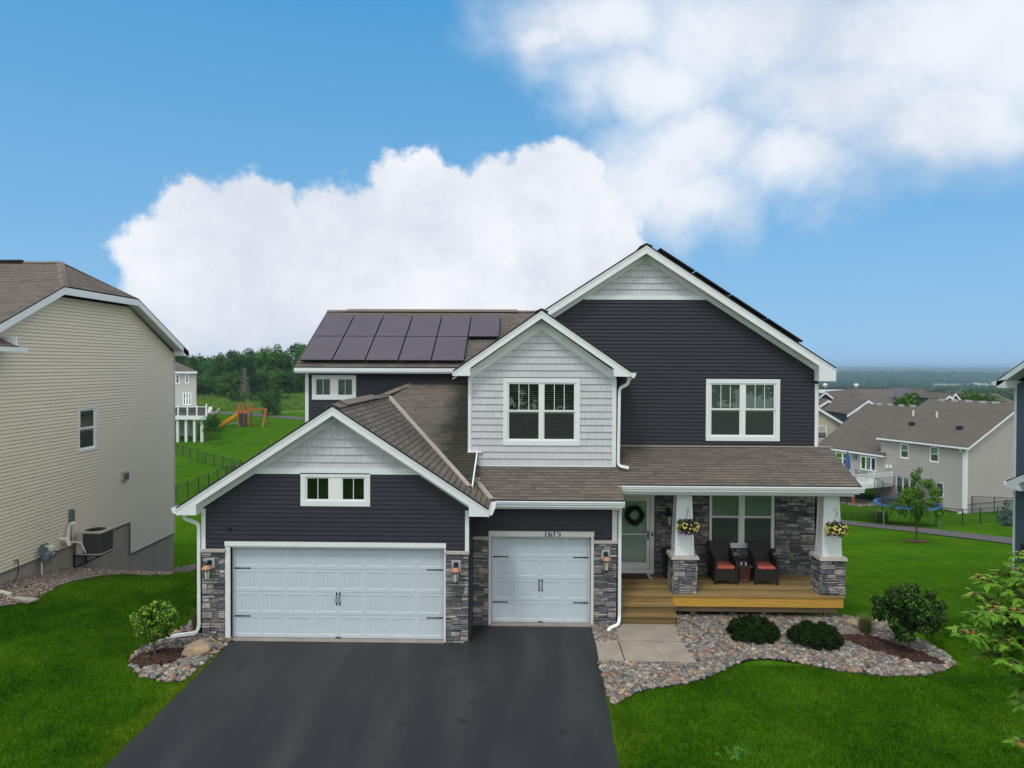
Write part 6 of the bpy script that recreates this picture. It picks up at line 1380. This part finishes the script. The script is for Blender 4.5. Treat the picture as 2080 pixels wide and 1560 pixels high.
# meadow scrub
n = 60000; a = RS.uniform(-.75, .1, n); Y = RS.uniform(128, 176, n)**1.0; x = a*Y; z = gz(x, Y); h = RS.uniform(.3, .9, n)*(1+.5*np.sin(x*.2)); wdt = RS.uniform(.08, .2, n)
V_ = np.stack([np.stack([x-wdt, Y, z], -1), np.stack([x+wdt, Y, z], -1), np.stack([x+RS.normal(0, .2, n), Y+RS.normal(0, .2, n), z+h], -1)], 1).reshape(-1, 3)
pal = np.array([(.13, .26, .03), (.11, .22, .025), (.17, .28, .05), (.07, .16, .02), (.19, .23, .07)]); cc_ = pal[((np.sin(x*.11)+np.sin(Y*.3+x*.05)+2)*.6+RS.uniform(0, 2.4, n)).astype(int) % 5]
tag(link('tall_grass', arr_mesh('tall_grass', V_, np.arange(3*n).reshape(-1, 3), MT['grassb'], cc_)), 'rough meadow of tall yellow green grass in front of the far wood', 'meadow', kind='stuff')
n = 26000; t = RS.uniform(0, 1, n); a0 = xy(1690, 1052); a1 = xy(1800, 1064); b0 = xy(1690, 1030); s = RS.uniform(0, 1, n); x = a0[0]+(a1[0]-a0[0])*t+(b0[0]-a0[0])*s*(1-t*.8); Y = a0[1]+(a1[1]-a0[1])*t+(b0[1]-a0[1])*s*(1-t*.8); z = gz(x, Y); h = RS.uniform(.2, .75, n)
V_ = np.stack([np.stack([x-.03, Y, z], -1), np.stack([x+.03, Y, z], -1), np.stack([x+RS.normal(0, .12, n), Y+RS.normal(0, .12, n), z+h], -1)], 1).reshape(-1, 3)
tag(link('tall_grass', arr_mesh('tall_grass', V_, np.arange(3*n).reshape(-1, 3), MT['grassb'], np.array([(.09, .20, .02)])*RS.uniform(.7, 1.5, (n, 1)))), 'tuft of tall uncut grass on the slope below the white deck', 'tall grass', kind='stuff')
# dead conifer
p = grt(497, 812); Y = 166.; p = at(497, 808, Y); zt = at(497, 746, Y).z; dcn = empty('dead_tree', (p.x, Y, G(p.x, Y)), 0, 'bare grey dead conifer standing in front of the green wood', 'tree'); hh = zt-G(p.x, Y)
q = MB(); q.tube([(0, 0, -.2), (0, 0, hh)], [.22, .03], 6); q.build('trunk', MT['steel'] if False else mat('dead_wood', (.17, .15, .14), .95, .2, 5, 0), dcn); q = MB(); rr_ = random.Random(5)
for k in range(230):
    z = hh*(.06+.92*rr_.random()); L_ = (1-z/hh)*1.75+.25; a = rr_.uniform(0, 6.28); e = Vector((math.cos(a)*L_, math.sin(a)*L_, z-L_*.12)); q.tube([(0, 0, z), e*.5+Vector((0, 0, z*.5+.05)), e], [.035, .028, .012], 3, cap=False)
    for j in range(3): m_ = Vector((0, 0, z)).lerp(e, rr_.uniform(.4, .95)); q.tube([m_, m_+Vector((rr_.uniform(-.3, .3), rr_.uniform(-.3, .3), rr_.uniform(-.3, .05)))], [.016, .008], 3, cap=False)
q.build('branches', mat('dead_twigs', (.20, .17, .16), .95, .2, 5, 0), dcn)
# meadow bush, trees nearer
def bush(name, loc, c, r, n, size, pal, label, cat='bush', seed=1, trunk=None, shell=.5, **k):
    V_, Fq, cc_ = leafcloud(c, r, n, size, pal, shell=shell, seed=seed, **k); e_ = empty(name, loc, 0, label, cat); link('crown', arr_mesh('crown', V_, Fq, MT['leaf'], cc_), e_)
    if trunk: trunk.build('trunk', MT['bark'], e_)
    return e_
rs = np.random.RandomState(3)
p = at(555, 838, 118); c, r = blobs(rs, 16, 1.7, 2.9, .3, .5, .9); bush('bush', (p.x, 118, G(p.x, 118)), c, r, 3000, .12, GREEN*1.15, 'rounded light green bush in the meadow beside the far trail', seed=21)
p = at(525, 824, 150); c, r = blobs(rs, 24, 6.5, 2.4, .0, .8, 1.3); bush('bush', (p.x, 150, G(p.x, 150)), c, r, 3600, .22, GREEN*1.0, 'long low thicket at the front of the far wood', seed=22)
p = grt(428, 904); k_ = p.y/1440; c, r = blobs(rs, 20, 1.15, 2.6, 1.45, .35, .62, 'egg'); bush('tree', p, c, r, 2600, .075, GREEN*.95, 'slender young tree on the lawn behind the chain link fences', 'tree', seed=23, trunk=trunk_mesh(3.3, .05, 0, 3, 6, .8))
p = grt(1861, 1101); k_ = p.y/1440; hh = 151*k_; c, r = blobs(np.random.RandomState(8), 38, 1.12, hh*.66, hh*.30, .18, .36, 'egg')
c += [(-1.55, 0, hh*.40), (-1.3, .2, hh*.46), (1.3, 0, hh*.37), (1.45, .1, hh*.42), (.15, 0, hh*.96), (-.1, 0, hh*.9)]; r += [.28, .3, .3, .26, .2, .3]
bush('tree', p, c, r, 5200, .062, GREEN*np.array([2.3, 2.1, 1.2]), 'bright green young tree on the right lawn in front of the trampoline', 'tree', seed=24, trunk=trunk_mesh(hh*.75, .055, 0, 4, 8, 1.0), shell=.3)
def chips(cx, cy, rx, ry, n, label, colr):
    x, y_ = scatter([(cx+rx*math.cos(t)*(1+.12*math.sin(5*t)), cy+ry*math.sin(t)*(1+.1*math.cos(3*t))) for t in np.linspace(0, 6.28, 20)[:-1]], n); k = len(x); z = gz(x, y_)+.03; s = .05; a = RS.uniform(0, 6.28, k)
    V_ = np.stack([np.stack([x+s*np.cos(a+j*2.1), y_+s*np.sin(a+j*2.1), z+RS.uniform(0, .05, k)], -1) for j in range(3)], 1).reshape(-1, 3)
    tag(link('bark_mulch', arr_mesh('bark_mulch', V_, np.arange(3*k).reshape(-1, 3), MT['mulch'], np.array([colr])*RS.uniform(.6, 1.4, (k, 1)))), label, 'mulch', kind='stuff')
chips(p.x, p.y, .62, .62, 900, 'ring of reddish mulch round the young tree on the right lawn', (.16, .07, .045))
for (px, py, Y, rad, hh, pl_, lab, sd) in ((1846, 800, 84, 2.2, 3.6, 1.5, 'bright yellow green treetop rising behind the taupe roof', 31), (1728, 818, 92, 1.9, 5.0, .7, 'round dark green tree beside the navy gable', 32), (1980, 801, 100, 3.2, 2.2, 1.1, 'green treetop just over the right part of the taupe ridge', 33), (2030, 792, 190, 9, 4.5, .8, 'dark green trees at the foot of the far field', 34)):
    q_ = at(px, py, Y); base = G(q_.x, Y); top = q_.z; c, r = blobs(np.random.RandomState(sd), 26, rad, hh, top-base-hh, rad*.25, rad*.42, 'round'); bush('tree', (q_.x, Y, base), c, r, 3600, .16, GREEN*pl_*np.array([1.15, 1.1, 1]), lab, 'tree', seed=sd, trunk=trunk_mesh(max(1, top-base-hh*.4), .16, 0, sd, 4, rad*.6))
pp_ = xy(2049, 1068); c, r = blobs(np.random.RandomState(5), 14, .55, 2.0, .1, .2, .35, 'cone'); bush('spruce', (pp_[0], pp_[1], G(*pp_)), c, r, 1500, .07, np.array([(.09, .15, .13), (.12, .18, .15)]), 'small blue spruce by the corner of the blue house', 'tree', seed=25)
# woods on the far hillside
n = 9000; a = RS.uniform(.28, .95, n); Y = 520+RS.uniform(0, 1, n)**1.2*2100; x = a*Y
keep = ~((Y > 1230) & (Y < 1850) & (a > .55+RS.normal(0, .012, n))) & ~((Y < 900) & (RS.uniform(0, 1, n) < .35)); x, Y = x[keep], Y[keep]; k = len(x); V0 = I1[0]; f0 = np.array(I1[1]); rr = RS.uniform(5, 10, k); hs = RS.uniform(6, 11, k)
P = V0[None]*np.stack([rr, rr, hs*.8], -1)[:, None]*(1+RS.uniform(-.22, .22, (k, len(V0), 1))); P += np.stack([x, Y, gz(x, Y)+hs*.5], -1)[:, None]
tag(link('woodland', arr_mesh('woodland', P.reshape(-1, 3), (f0[None]+np.arange(k)[:, None, None]*len(V0)).reshape(-1, 3), MT['leaf'], np.repeat(GREEN[RS.randint(0, 5, k)]*.60, len(f0), 0), smooth=False)), 'hazy blue green woods covering the hills beyond the rooftops', 'woodland', kind='stuff')
# ---- garden plants
rs = np.random.RandomState(12)
g0 = Vector((-8.02, 15.18, GZ0)); c, r = blobs(rs, 36, .44, .64, .46, .09, .16, 'round'); c += [(.05, 0, 1.16), (-.25, 0, 1.02), (.38, 0, .98), (-.45, .0, .86)]; r += [.08, .08, .09, .08]
tm = trunk_mesh(.7, .028, 0, 6, 6, .3); PL = np.array([(.17, .38, .03), (.26, .48, .05), (.09, .20, .02), (.07, .08, .045), (.05, .10, .02), (.15, .31, .03)])
bush('shrub_tree', g0, c, r, 8500, .036, PL, 'small lime green tree with purplish leaves in the left rock bed', 'small tree', seed=41, trunk=tm, aspect=.62, shell=.45)
q = grt(1828, 1306); g0 = Vector((8.62, 15.98, GZ0)); rs = np.random.RandomState(14); c, r = blobs(rs, 70, .66, 1.12, .30, .10, .18, 'egg'); c = [(x*(1 if z > .62 else .55+(z-.3)*1.3), y_, z) for x, y_, z in c]; c += [(-.70, 0, 1.05), (-.62, 0, .92), (-.75, 0, 1.15)]; r += [.14, .15, .10]
PR = np.array([(.034, .09, .013), (.06, .145, .02), (.018, .05, .010), (.045, .045, .025), (.10, .21, .028), (.024, .065, .013)])
bush('shrub_tree', g0, c, r, 11500, .040, PR, 'dense dark green rounded tree with purplish tips right of the deck', 'small tree', seed=42, trunk=trunk_mesh(.8, .035, 0, 7, 6, .35), aspect=.6, shell=.35)
def yew(px, py, rx, rz_, label, sd):
    p = gr(px, py, GZ0); rs = np.random.RandomState(sd); c = []; r = []
    for _ in range(240):
        t, u = rs.uniform(0, 6.28), rs.uniform(0, 1)**.5; h = (max(0, 1-u**3))**.5*rs.uniform(.1, 1.0)**.5; c.append((rx*.92*u*math.cos(t), rx*.78*u*math.sin(t), .07+rz_*h)); r.append(rs.uniform(.05, .10))
    n = 26000; V_, Fq, cc_ = leafcloud(c, r, n, .028, np.array([(.012, .040, .008), (.020, .065, .010), (.030, .085, .012), (.008, .028, .006)]), shell=.2, aspect=.16, up=.7, seed=sd, tonevar=.35)
    e_ = empty('yew_bush', p, 0, label, 'bush', 'low yew bushes in the rock bed'); link('crown', arr_mesh('crown', V_, Fq, MT['leaf'], cc_), e_)
    V_, Fq, cc_ = leafcloud(c, [x*.75 for x in r], 5200, .05, np.array([(.010, .024, .006)]), shell=.1, seed=sd+1); link('inner_twigs', arr_mesh('inner_twigs', V_, Fq, MT['leaf'], cc_), e_)
yew(1530, 1298, .62, .40, 'low dark green yew bush in the rock bed, the one nearer the walkway', 51); yew(1655, 1310, .61, .40, 'low dark green yew bush in the rock bed, the one nearer the mulch', 52)
def tuft(loc, h, n, sp, pal, label, sd):
    rs = np.random.RandomState(sd); a = rs.uniform(0, 6.28, n); l_ = h*rs.uniform(.5, 1, n); s = sp*rs.uniform(.2, 1, n); x0 = rs.normal(0, .04, (n, 2)); w_ = .004
    pts = []
    for t in (0, .55, 1): pts.append(np.stack([x0[:, 0]+np.cos(a)*s*t**1.6, x0[:, 1]+np.sin(a)*s*t**1.6, l_*(t-.25*t*t*(s/sp))], -1))
    sd_ = np.stack([-np.sin(a)*w_, np.cos(a)*w_, a*0], -1); V_ = np.stack([pts[0]-sd_, pts[0]+sd_, pts[1]+sd_, pts[1]-sd_, pts[2]], 1).reshape(-1, 3); b = np.arange(n)*5
    F1 = np.stack([b, b+1, b+2, b+3], -1); F2 = np.stack([b+3, b+2, b+4, b+4], -1)
    me = bpy.data.meshes.new('blades'); me.from_pydata(V_.tolist(), [], F1.tolist()+[x[:3] for x in F2.tolist()]); me.materials.append(MT['grassb']); at_ = me.attributes.new('Col', 'FLOAT_COLOR', 'FACE'); cl = pal[rs.randint(0, len(pal), n)]; cl = np.concatenate([cl, cl*1.15]); c4 = np.ones((2*n, 4)); c4[:, :3] = cl; at_.data.foreach_set('color', c4.ravel().astype(np.float32))
    e_ = empty('ornamental_grass', loc, 0, label, 'ornamental grass'); link('blades', me, e_)
DRY = np.array([(.20, .22, .08), (.13, .17, .05), (.26, .24, .13), (.09, .14, .03)])
tuft(Vector((8.1, 16.9, GZ0)), .62, 700, .30, DRY, 'pale dry ornamental grass tuft between the deck corner and the round tree', 61)
tuft(Vector((-7.72, 16.5, GZ0)), .78, 420, .16, DRY*.8, 'upright ornamental grass beside the double garage pillar', 62)
tuft(Vector((-8.1, 14.98, GZ0+.02)), .10, 60, .07, np.array([(.15, .35, .03)]), 'low green sprout at the foot of the lime green tree', 63)
p = gr(1505, 1532, GZ0); rsx = np.random.RandomState(70); V_, Fq, cc_ = leafcloud([(x, y_, .03) for x, y_ in rsx.normal(0, .13, (16, 2))], [.06]*16, 520, .018, np.array([(.12, .32, .05), (.08, .22, .03)]), seed=70, squash=.4, up=1.4); e_ = empty('clover_patch', p, 0, 'patch of pale clover in the right front lawn', 'weeds'); link('leaves', arr_mesh('leaves', V_, Fq, MT['leaf'], cc_), e_)
# ---- maple in the right foreground
LOB = [(0, 0), (.14, .04), (.50, -.08), (.36, .14), (.58, .36), (.30, .34), (.22, .46), (.14, .70), (0, 1.0), (-.14, .70), (-.22, .46), (-.30, .34), (-.58, .36), (-.36, .14), (-.50, -.08), (-.14, .04)]
def maple():
    rs = random.Random(17); B = Vector((4.15, 5.35, -.1)); root = empty('maple_tree', B, 0, 'green maple with orange red young leaves reaching in from the right edge', 'tree')
    tk = MB(B); tk.tube([B, B+Vector((0, 0, 2)), B+Vector((-.05, 0, 3.4)), B+Vector((-.1, 0, 4.7))], [.06, .05, .04, .012], 8)
    V_, T_, C_ = [], [], []
    lm = [(-.5*(1-abs(y_)), y_) for x, y_ in LOB]
    def leaf(p, d, n, s, col):
        d = d.normalized(); n = (n-d*n.dot(d)).normalized(); x = d.cross(n); i = len(V_); droop = rs.uniform(.05, .35)
        V_.append(p+d*s*.35)
        for (a, b) in LOB: V_.append(p+x*(a*s)+d*(b*s)-n*(s*(.22*abs(a)+droop*b*b)))
        m = len(LOB)
        for k in range(m): T_.append((i, i+1+k, i+1+(k+1) % m)); C_.append(col)
    def twig(a, b, nl, size, red, thick=.008):
        a = Vector(a); b = Vector(b); mid = (a+b)/2+Vector((rs.uniform(-.05, .05), rs.uniform(-.05, .05), rs.uniform(-.0, .06))); tk.tube([a, mid, b], [thick, thick*.7, thick*.4], 5, cap=False)
        for k in range(nl):
            t = rs.random()**.6; p = a.lerp(mid, t*2) if t < .5 else mid.lerp(b, t*2-1); an = rs.uniform(0, 6.28); out_ = Vector((math.cos(an), math.sin(an), rs.uniform(-.35, .35))); pe = p+out_*size*.6; tk.tube([p, pe], [.0022, .0016], 3, cap=False)
            g_ = rs.uniform(.75, 1.25); col = (.12*g_, .27*g_, .022*g_) if rs.random() < .6 else (.22*g_, .40*g_, .045*g_); leaf(pe, out_+Vector((0, 0, -.25)), Vector((rs.uniform(-.4, .4), rs.uniform(-.4, .4), 1)), size*rs.uniform(.75, 1.2), col)
        for k in range(red):
            an = rs.uniform(0, 6.28); out_ = Vector((math.cos(an), math.sin(an), rs.uniform(-.5, .3))); g_ = rs.uniform(.7, 1.2); leaf(b+out_*.02, out_, Vector((rs.uniform(-.5, .5), rs.uniform(-.5, .5), 1)), size*rs.uniform(.4, .7), rs.choice([(.42*g_, .17*g_, .05*g_), (.40*g_, .24*g_, .06*g_), (.28*g_, .32*g_, .05*g_), (.25*g_, .36*g_, .05*g_)]))
    tips = [(1972, 1200, 5.2), (1968, 1280, 5.0), (1990, 1170, 5.3), (2035, 1160, 5.5), (2020, 1225, 5.1), (2060, 1150, 5.4), (2068, 1118, 5.6), (1955, 1282, 5.0), (2005, 1235, 4.9), (2045, 1235, 5.0), (1998, 1330, 5.1), (2040, 1300, 4.9), (2062, 1270, 5.2), (2070, 1200, 5.1), (1975, 1245, 5.2), (2052, 1345, 4.8), (2072, 1360, 5.3), (2075, 1430, 4.9), (2068, 1505, 4.9), (2078, 1400, 5.2), (2030, 1270, 5.3), (2062, 1320, 5.5), (2010, 1290, 5.3), (2085, 1160, 5.0), (2100, 1250, 5.0), (2110, 1350, 5.2), (2105, 1100, 5.4), (2120, 1200, 5.3), (2130, 1420, 5.1), (2140, 1280, 5.2), (2050, 1190, 5.6), (2025, 1250, 5.5), (2058, 1290, 5.6), (2040, 1215, 5.3), (2070, 1240, 4.9), (2074, 1310, 5.1), (2000, 1265, 5.5), (2060, 1225, 5.7), (2035, 1325, 5.4), (2078, 1170, 5.2)]
    main = []
    for k, (zz, an) in enumerate(((1.9, 3.3), (2.3, 2.9), (2.7, 3.5), (3.0, 3.1), (3.3, 2.7), (3.6, 3.4), (4.0, 3.0), (2.6, .4), (3.2, .1), (3.7, 1.4))): main.append(B+Vector((0, 0, zz)))
    for i, (px, py, Y) in enumerate(tips):
        e = at(px, py, Y); i_ = i; s = min(main, key=lambda m_: abs((m_-e).z+.45)); m1 = s.lerp(e, .55)+Vector((0, 0, .03)); tk.tube([s, s.lerp(m1, .5)+Vector((0, 0, .03)), m1], [.02, .016, .010], 6, cap=False)
        twig(m1, e, 34 if (i < 24 or i > 29) else 20, .078, 4 if i % 2 == 0 else 2)
    for i in range(26):     # the unseen side of the crown
        an = rs.uniform(-1.6, 1.6); e = B+Vector((math.cos(an)*rs.uniform(.4, 1.1), math.sin(an)*rs.uniform(.4, 1.1), rs.uniform(2.2, 4.9))); twig(B+Vector((0, 0, e.z-.3)), e, 10, .085, 2)
    me = arr_mesh('crown', [tuple(v-B) for v in V_], T_, MT['leaf'], C_); link('crown', me, root); tk.build('trunk', MT['bark'], root)
maple()
# ---- lawn blades close to the camera
def blades(poly, n, holes, label, hmin=.035, hmax=.075):
    x, y_ = scatter(poly, n, holes); k = len(x); z = gz(x, y_); h = RS.uniform(hmin, hmax, k); a = RS.uniform(0, 3.14, k); w_ = RS.uniform(.004, .009, k); 
    V_ = np.stack([np.stack([x-np.cos(a)*w_, y_-np.sin(a)*w_, z], -1), np.stack([x+np.cos(a)*w_, y_+np.sin(a)*w_, z], -1), np.stack([x+RS.normal(0, .022, k), y_+RS.normal(0, .022, k), z+h], -1)], 1).reshape(-1, 3)
    p = np.zeros(k)
    for (fx, fy, am) in ((.55, .8, 1), (1.3, 1.1, .8), (2.7, 2.2, .6), (5.1, 4.6, .45), (9.7, 8.3, .35)): p += am*np.sin(x*fx+1.9*np.sin(y_*fy*.7+fx))*np.sin(y_*fy+1.7*np.sin(x*fx*.8+fy))
    p = np.clip(.5+p*.36, 0, 1)[:, None]; q_ = RS.uniform(0, 1, k); c = np.array([(.026, .105, .004)])*(1-p)+np.array([(.095, .225, .009)])*p; c = c*RS.uniform(.45, 1.5, (k, 1)); c[q_ > .988] = (.14, .19, .04)
    dd = np.minimum(np.abs(x-1.55), np.abs(x+6.72))*(1+.3*np.sin(y_*3)+.25*np.sin(y_*7.7)); e2 = np.clip(1-dd/.42, 0, 1)[:, None]; c = c*(1+e2*np.array([(.9, .25, .5)]))
    tag(link('grass', arr_mesh('grass', V_, np.arange(3*k).reshape(-1, 3), MT['grassb'], c)), label, 'grass', kind='stuff')
blades([(1.50, 9.5), (1.60, 13.2), (1.66, 15), (9.4, 15.2), (9.5, 18.4), (15, 19), (15, 9.5)], 380000, [bedR], 'green lawn grass in front of the house on the right')
blades([(-6.55, 9.5), (-6.72, 16), (-7.9, 17.4), (-7.95, 22), (-7.6, 27), (-13.9, 28), (-13.9, 21), (-15, 16), (-14, 9.5)], 420000, [bedL, gb_], 'green lawn grass left of the driveway')
# ================================================================ things on the porch
def chair(loc, label):
    e_ = empty('wicker_armchair', loc, 0, label, 'armchair', 'wicker armchairs on the porch')
    q = MB(); q.box(-.235, .235, -.30, .26, .33, .40)
    q.hexa([(-.29, -.315, .10), (.29, -.315, .10), (.29, -.285, .10), (-.29, -.285, .10), (-.29, -.315, .38), (.29, -.315, .38), (.29, -.285, .38), (-.29, -.285, .38)])
    q.build('seat', MT['wicker'], e_)
    q = MB(); q.hexa([(-.27, .20, .36), (.27, .20, .36), (.27, .26, .30), (-.27, .26, .30), (-.285, .36, 1.0), (.285, .36, 1.0), (.285, .42, .98), (-.285, .42, .98)]); q.build('backrest', MT['wicker'], e_, bevel=.015)
    for s_ in (-1, 1):
        q = MB(); x0, x1 = s_*.245, s_*.31; P = [(-.33, .04), (-.33, .60), (-.27, .635), (.05, .66), (.30, .80), (.42, 1.0), (.34, .62), (.33, .04), (.28, .04), (.27, .12), (.0, .17), (-.26, .12), (-.28, .04)]
        if s_ > 0: P = P[::-1]
        q.prism([(x0, y_, z) for y_, z in P], (x1-x0, 0, 0)); q.build('armrest', MT['wicker'], e_, bevel=.012)
    for sx_ in (-.285, .285):
        for sy_ in (-.30, .30): q = MB(); q.box(sx_-.022, sx_+.022, sy_-.022, sy_+.022, 0, .12); q.build('leg', MT['wicker'], e_)
    q = MB(); q.box(-.235, .235, -.31, .22, .40, .48); q.build('cushion', MT['coral'], e_, bevel=.03); return e_
ch_ = chair((5.29, 18.95, .54), 'dark wicker armchair with coral cushion left of the small porch table'); ch2 = copy_tree(ch_); ch2.location = (6.36, 18.95, .54); ch2['label'] = 'dark wicker armchair with coral cushion right of the small porch table'
ch_.rotation_euler = (0, 0, .02); ch2.rotation_euler = (0, 0, -.03)
tb = empty('side_table', (5.83, 18.95, .54), 0, 'small brown square side table between the two wicker armchairs', 'side table')
q = MB(); q.hexa([(-.15, -.15, 0), (.15, -.15, 0), (.15, .15, 0), (-.15, .15, 0), (-.14, -.14, .10), (.14, -.14, .10), (.14, .14, .10), (-.14, .14, .10)]); q.hexa([(-.13, -.13, .10), (.13, -.13, .10), (.13, .13, .10), (-.13, .13, .10), (-.17, -.17, .42), (.17, -.17, .42), (.17, .17, .42), (-.17, .17, .42)]); q.build('pedestal', mat('brown_resin', (.07, .028, .018), .5, .3, 8, .3, 30), tb, bevel=.012)
q = MB(); q.box(-.20, .20, -.22, .22, .42, .47); q.build('table_top', mat('dark_tile_top', (.05, .035, .028), .35, .4, 10, .2, 30), tb, bevel=.01)
for i, (dx_, dy_) in enumerate(((-.08, -.10), (.03, -.12))):
    q = MB(); q.lathe((0, 0, 0), [(0, 0), (.024, 0), (.03, .06), (.026, .06), (.02, .01)], 14); o = q.build('cup', MT['pvc']); o.location = (5.83+dx_, 18.95+dy_, 1.01); tag(o, ['small white cup on the side table, nearer the left armchair', 'small white cup on the side table, nearer the right armchair'][i], 'cup', 'cups on the side table')
dm = empty('doormat', (2.95, 19.28, .541), 0, 'dark red brown doormat with pale tasselled ends at the front door', 'doormat'); q = MB(); q.box(-.42, .42, -.24, .24, 0, .018); q.build('mat', MT['brown'], dm); q = MB()
for s_ in (-1, 1):
    for yy in (-.18, .0, .16): q.box(s_*.42-.03, s_*.42+.06, yy-.03, yy+.03, .002, .022)
q.build('fringe', MT['pvc'], dm)
pt = empty('planter', (3.90, 19.25, .54), 0, 'tall black planter in the shade between the front door and the first porch post', 'planter'); q = MB(); q.hexa([(-.11, -.11, 0), (.11, -.11, 0), (.11, .11, 0), (-.11, .11, 0), (-.15, -.15, .72), (.15, -.15, .72), (.15, .15, .72), (-.15, .15, .72)]); q.build('body', MT['pot'], pt, bevel=.01); q = MB(); q.box(-.165, .165, -.165, .165, .70, .76); q.build('rim', MT['pot'], pt)
# wreath on the storm door
wc = (3.03, 19.54, 2.16); we = empty('wreath', wc, 0, 'dark green leafy wreath hanging on the white front door', 'wreath'); rs = np.random.RandomState(81); tt = np.linspace(0, 6.283, 34)[:-1]
V_, Fq, cc_ = leafcloud([(.20*math.cos(t), -.02, .20*math.sin(t)) for t in tt], [.085]*len(tt), 1500, .032, np.array([(.018, .055, .018), (.03, .085, .025), (.012, .035, .014)]), shell=.1, aspect=.35, seed=82); link('foliage', arr_mesh('foliage', V_, Fq, MT['leaf'], cc_), we)
q = MB(); q.tube([(.19*math.cos(t), 0, .19*math.sin(t)) for t in np.linspace(0, 6.283, 30)], .014, 6); q.build('ring', MT['bark'], we)
def basket(px, py, Y, label, yel, sd):
    c_ = at(px, py, Y); e_ = empty('hanging_basket', c_, 0, label, 'flower basket', 'flower baskets on the porch posts'); rs = np.random.RandomState(sd)
    q = MB(); q.lathe((0, 0, 0), [(0, -.16), (.10, -.16), (.17, .0), (.16, .0), (.09, -.14)], 16); q.build('basket', MT['brownsid'], e_)
    cs = [(x*.20, y_*.17, z*.12) for x, y_, z in rs.normal(0, .7, (30, 3)).clip(-1, 1)]; V_, Fq, cc_ = leafcloud(cs, [.07]*30, 900, .026, GREEN*.9, seed=sd, shell=.3); link('foliage', arr_mesh('foliage', V_, Fq, MT['leaf'], cc_), e_)
    def fl(n, pal, rng, name, s=.021):
        P = []; C_ = []
        for _ in range(n):
            t, u = rs.uniform(0, 6.28), rs.uniform(*rng); r_ = math.sqrt(max(0.05, 1-u*u)); P.append((.29*r_*math.cos(t), .24*r_*math.sin(t), .19*u)); C_.append(pal[rs.randint(len(pal))])
        Vv, Ff, Cc = [], [], []
        for p, c3 in zip(P, C_):
            p = Vector(p); n_ = (p+Vector((0, -.12, .08))).normalized(); x = n_.cross(Vector((0, 0, 1))).normalized(); y_ = x.cross(n_); i = len(Vv); m_ = 7
            for k in range(m_): a_ = 2*math.pi*k/m_; rr_ = s*(1.15 if k % 2 else .85); Vv.append(p+x*(rr_*math.cos(a_))+y_*(rr_*math.sin(a_)))
            Vv.append(p+n_*.004); 
            for k in range(m_): Ff.append((i+m_, i+k, i+(k+1) % m_)); Cc.append(c3)
        link(name, arr_mesh(name, [tuple(v) for v in Vv], Ff, MT['leaf'], Cc), e_)
    fl(90 if not yel else 190, [(.75, .62, .05), (.80, .70, .18), (.70, .62, .30)], (-.6, .65), 'yellow_flowers'); fl(60 if not yel else 22, [(.20, .07, .32), (.32, .14, .45), (.25, .12, .36)], (-1, -.45), 'violet_flowers'); fl(50 if not yel else 26, [(.018, .008, .04), (.03, .010, .06)], (.25, 1), 'dark_flowers', .028)
    q = MB()
    for t in (0, 2.1, 4.2): q.tube([(.16*math.cos(t), .16*math.sin(t), 0), (0, 0, .42)], .004, 4)
    q.tube([(0, 0, .42), (.03, 0, .46), (0, 0, .49), (0, .10, .47), (0, .18, .40)], .006, 5); q.build('hanger', MT['bark'], e_)
basket(1397, 1070, 17.62, 'hanging basket of yellow, violet and dark pansies on the porch post nearer the door', False, 91)
basket(1699, 1074, 17.62, 'hanging basket of mostly yellow flowers on the porch post at the deck corner', True, 92)
# ---- air between here and the hills
q = MB(); q.box(-16300, 16300, -70, 14200, -75, 24); hzo = q.build('haze', None); tag(hzo, 'thin blue haze over the distant woods and hills', 'haze', kind='stuff')
m = bpy.data.materials.new('haze_air'); m.use_nodes = True; t = m.node_tree; t.nodes.remove(t.nodes['Principled BSDF']); pv = t.nodes.new('ShaderNodeVolumePrincipled'); pv.inputs['Color'].default_value = (.52, .76, .98, 1); pv.inputs['Density'].default_value = .00022; pv.inputs['Anisotropy'].default_value = .2; t.links.new(pv.outputs[0], t.nodes['Material Output'].inputs['Volume'])
hzo.data.materials.clear(); hzo.data.materials.append(m)
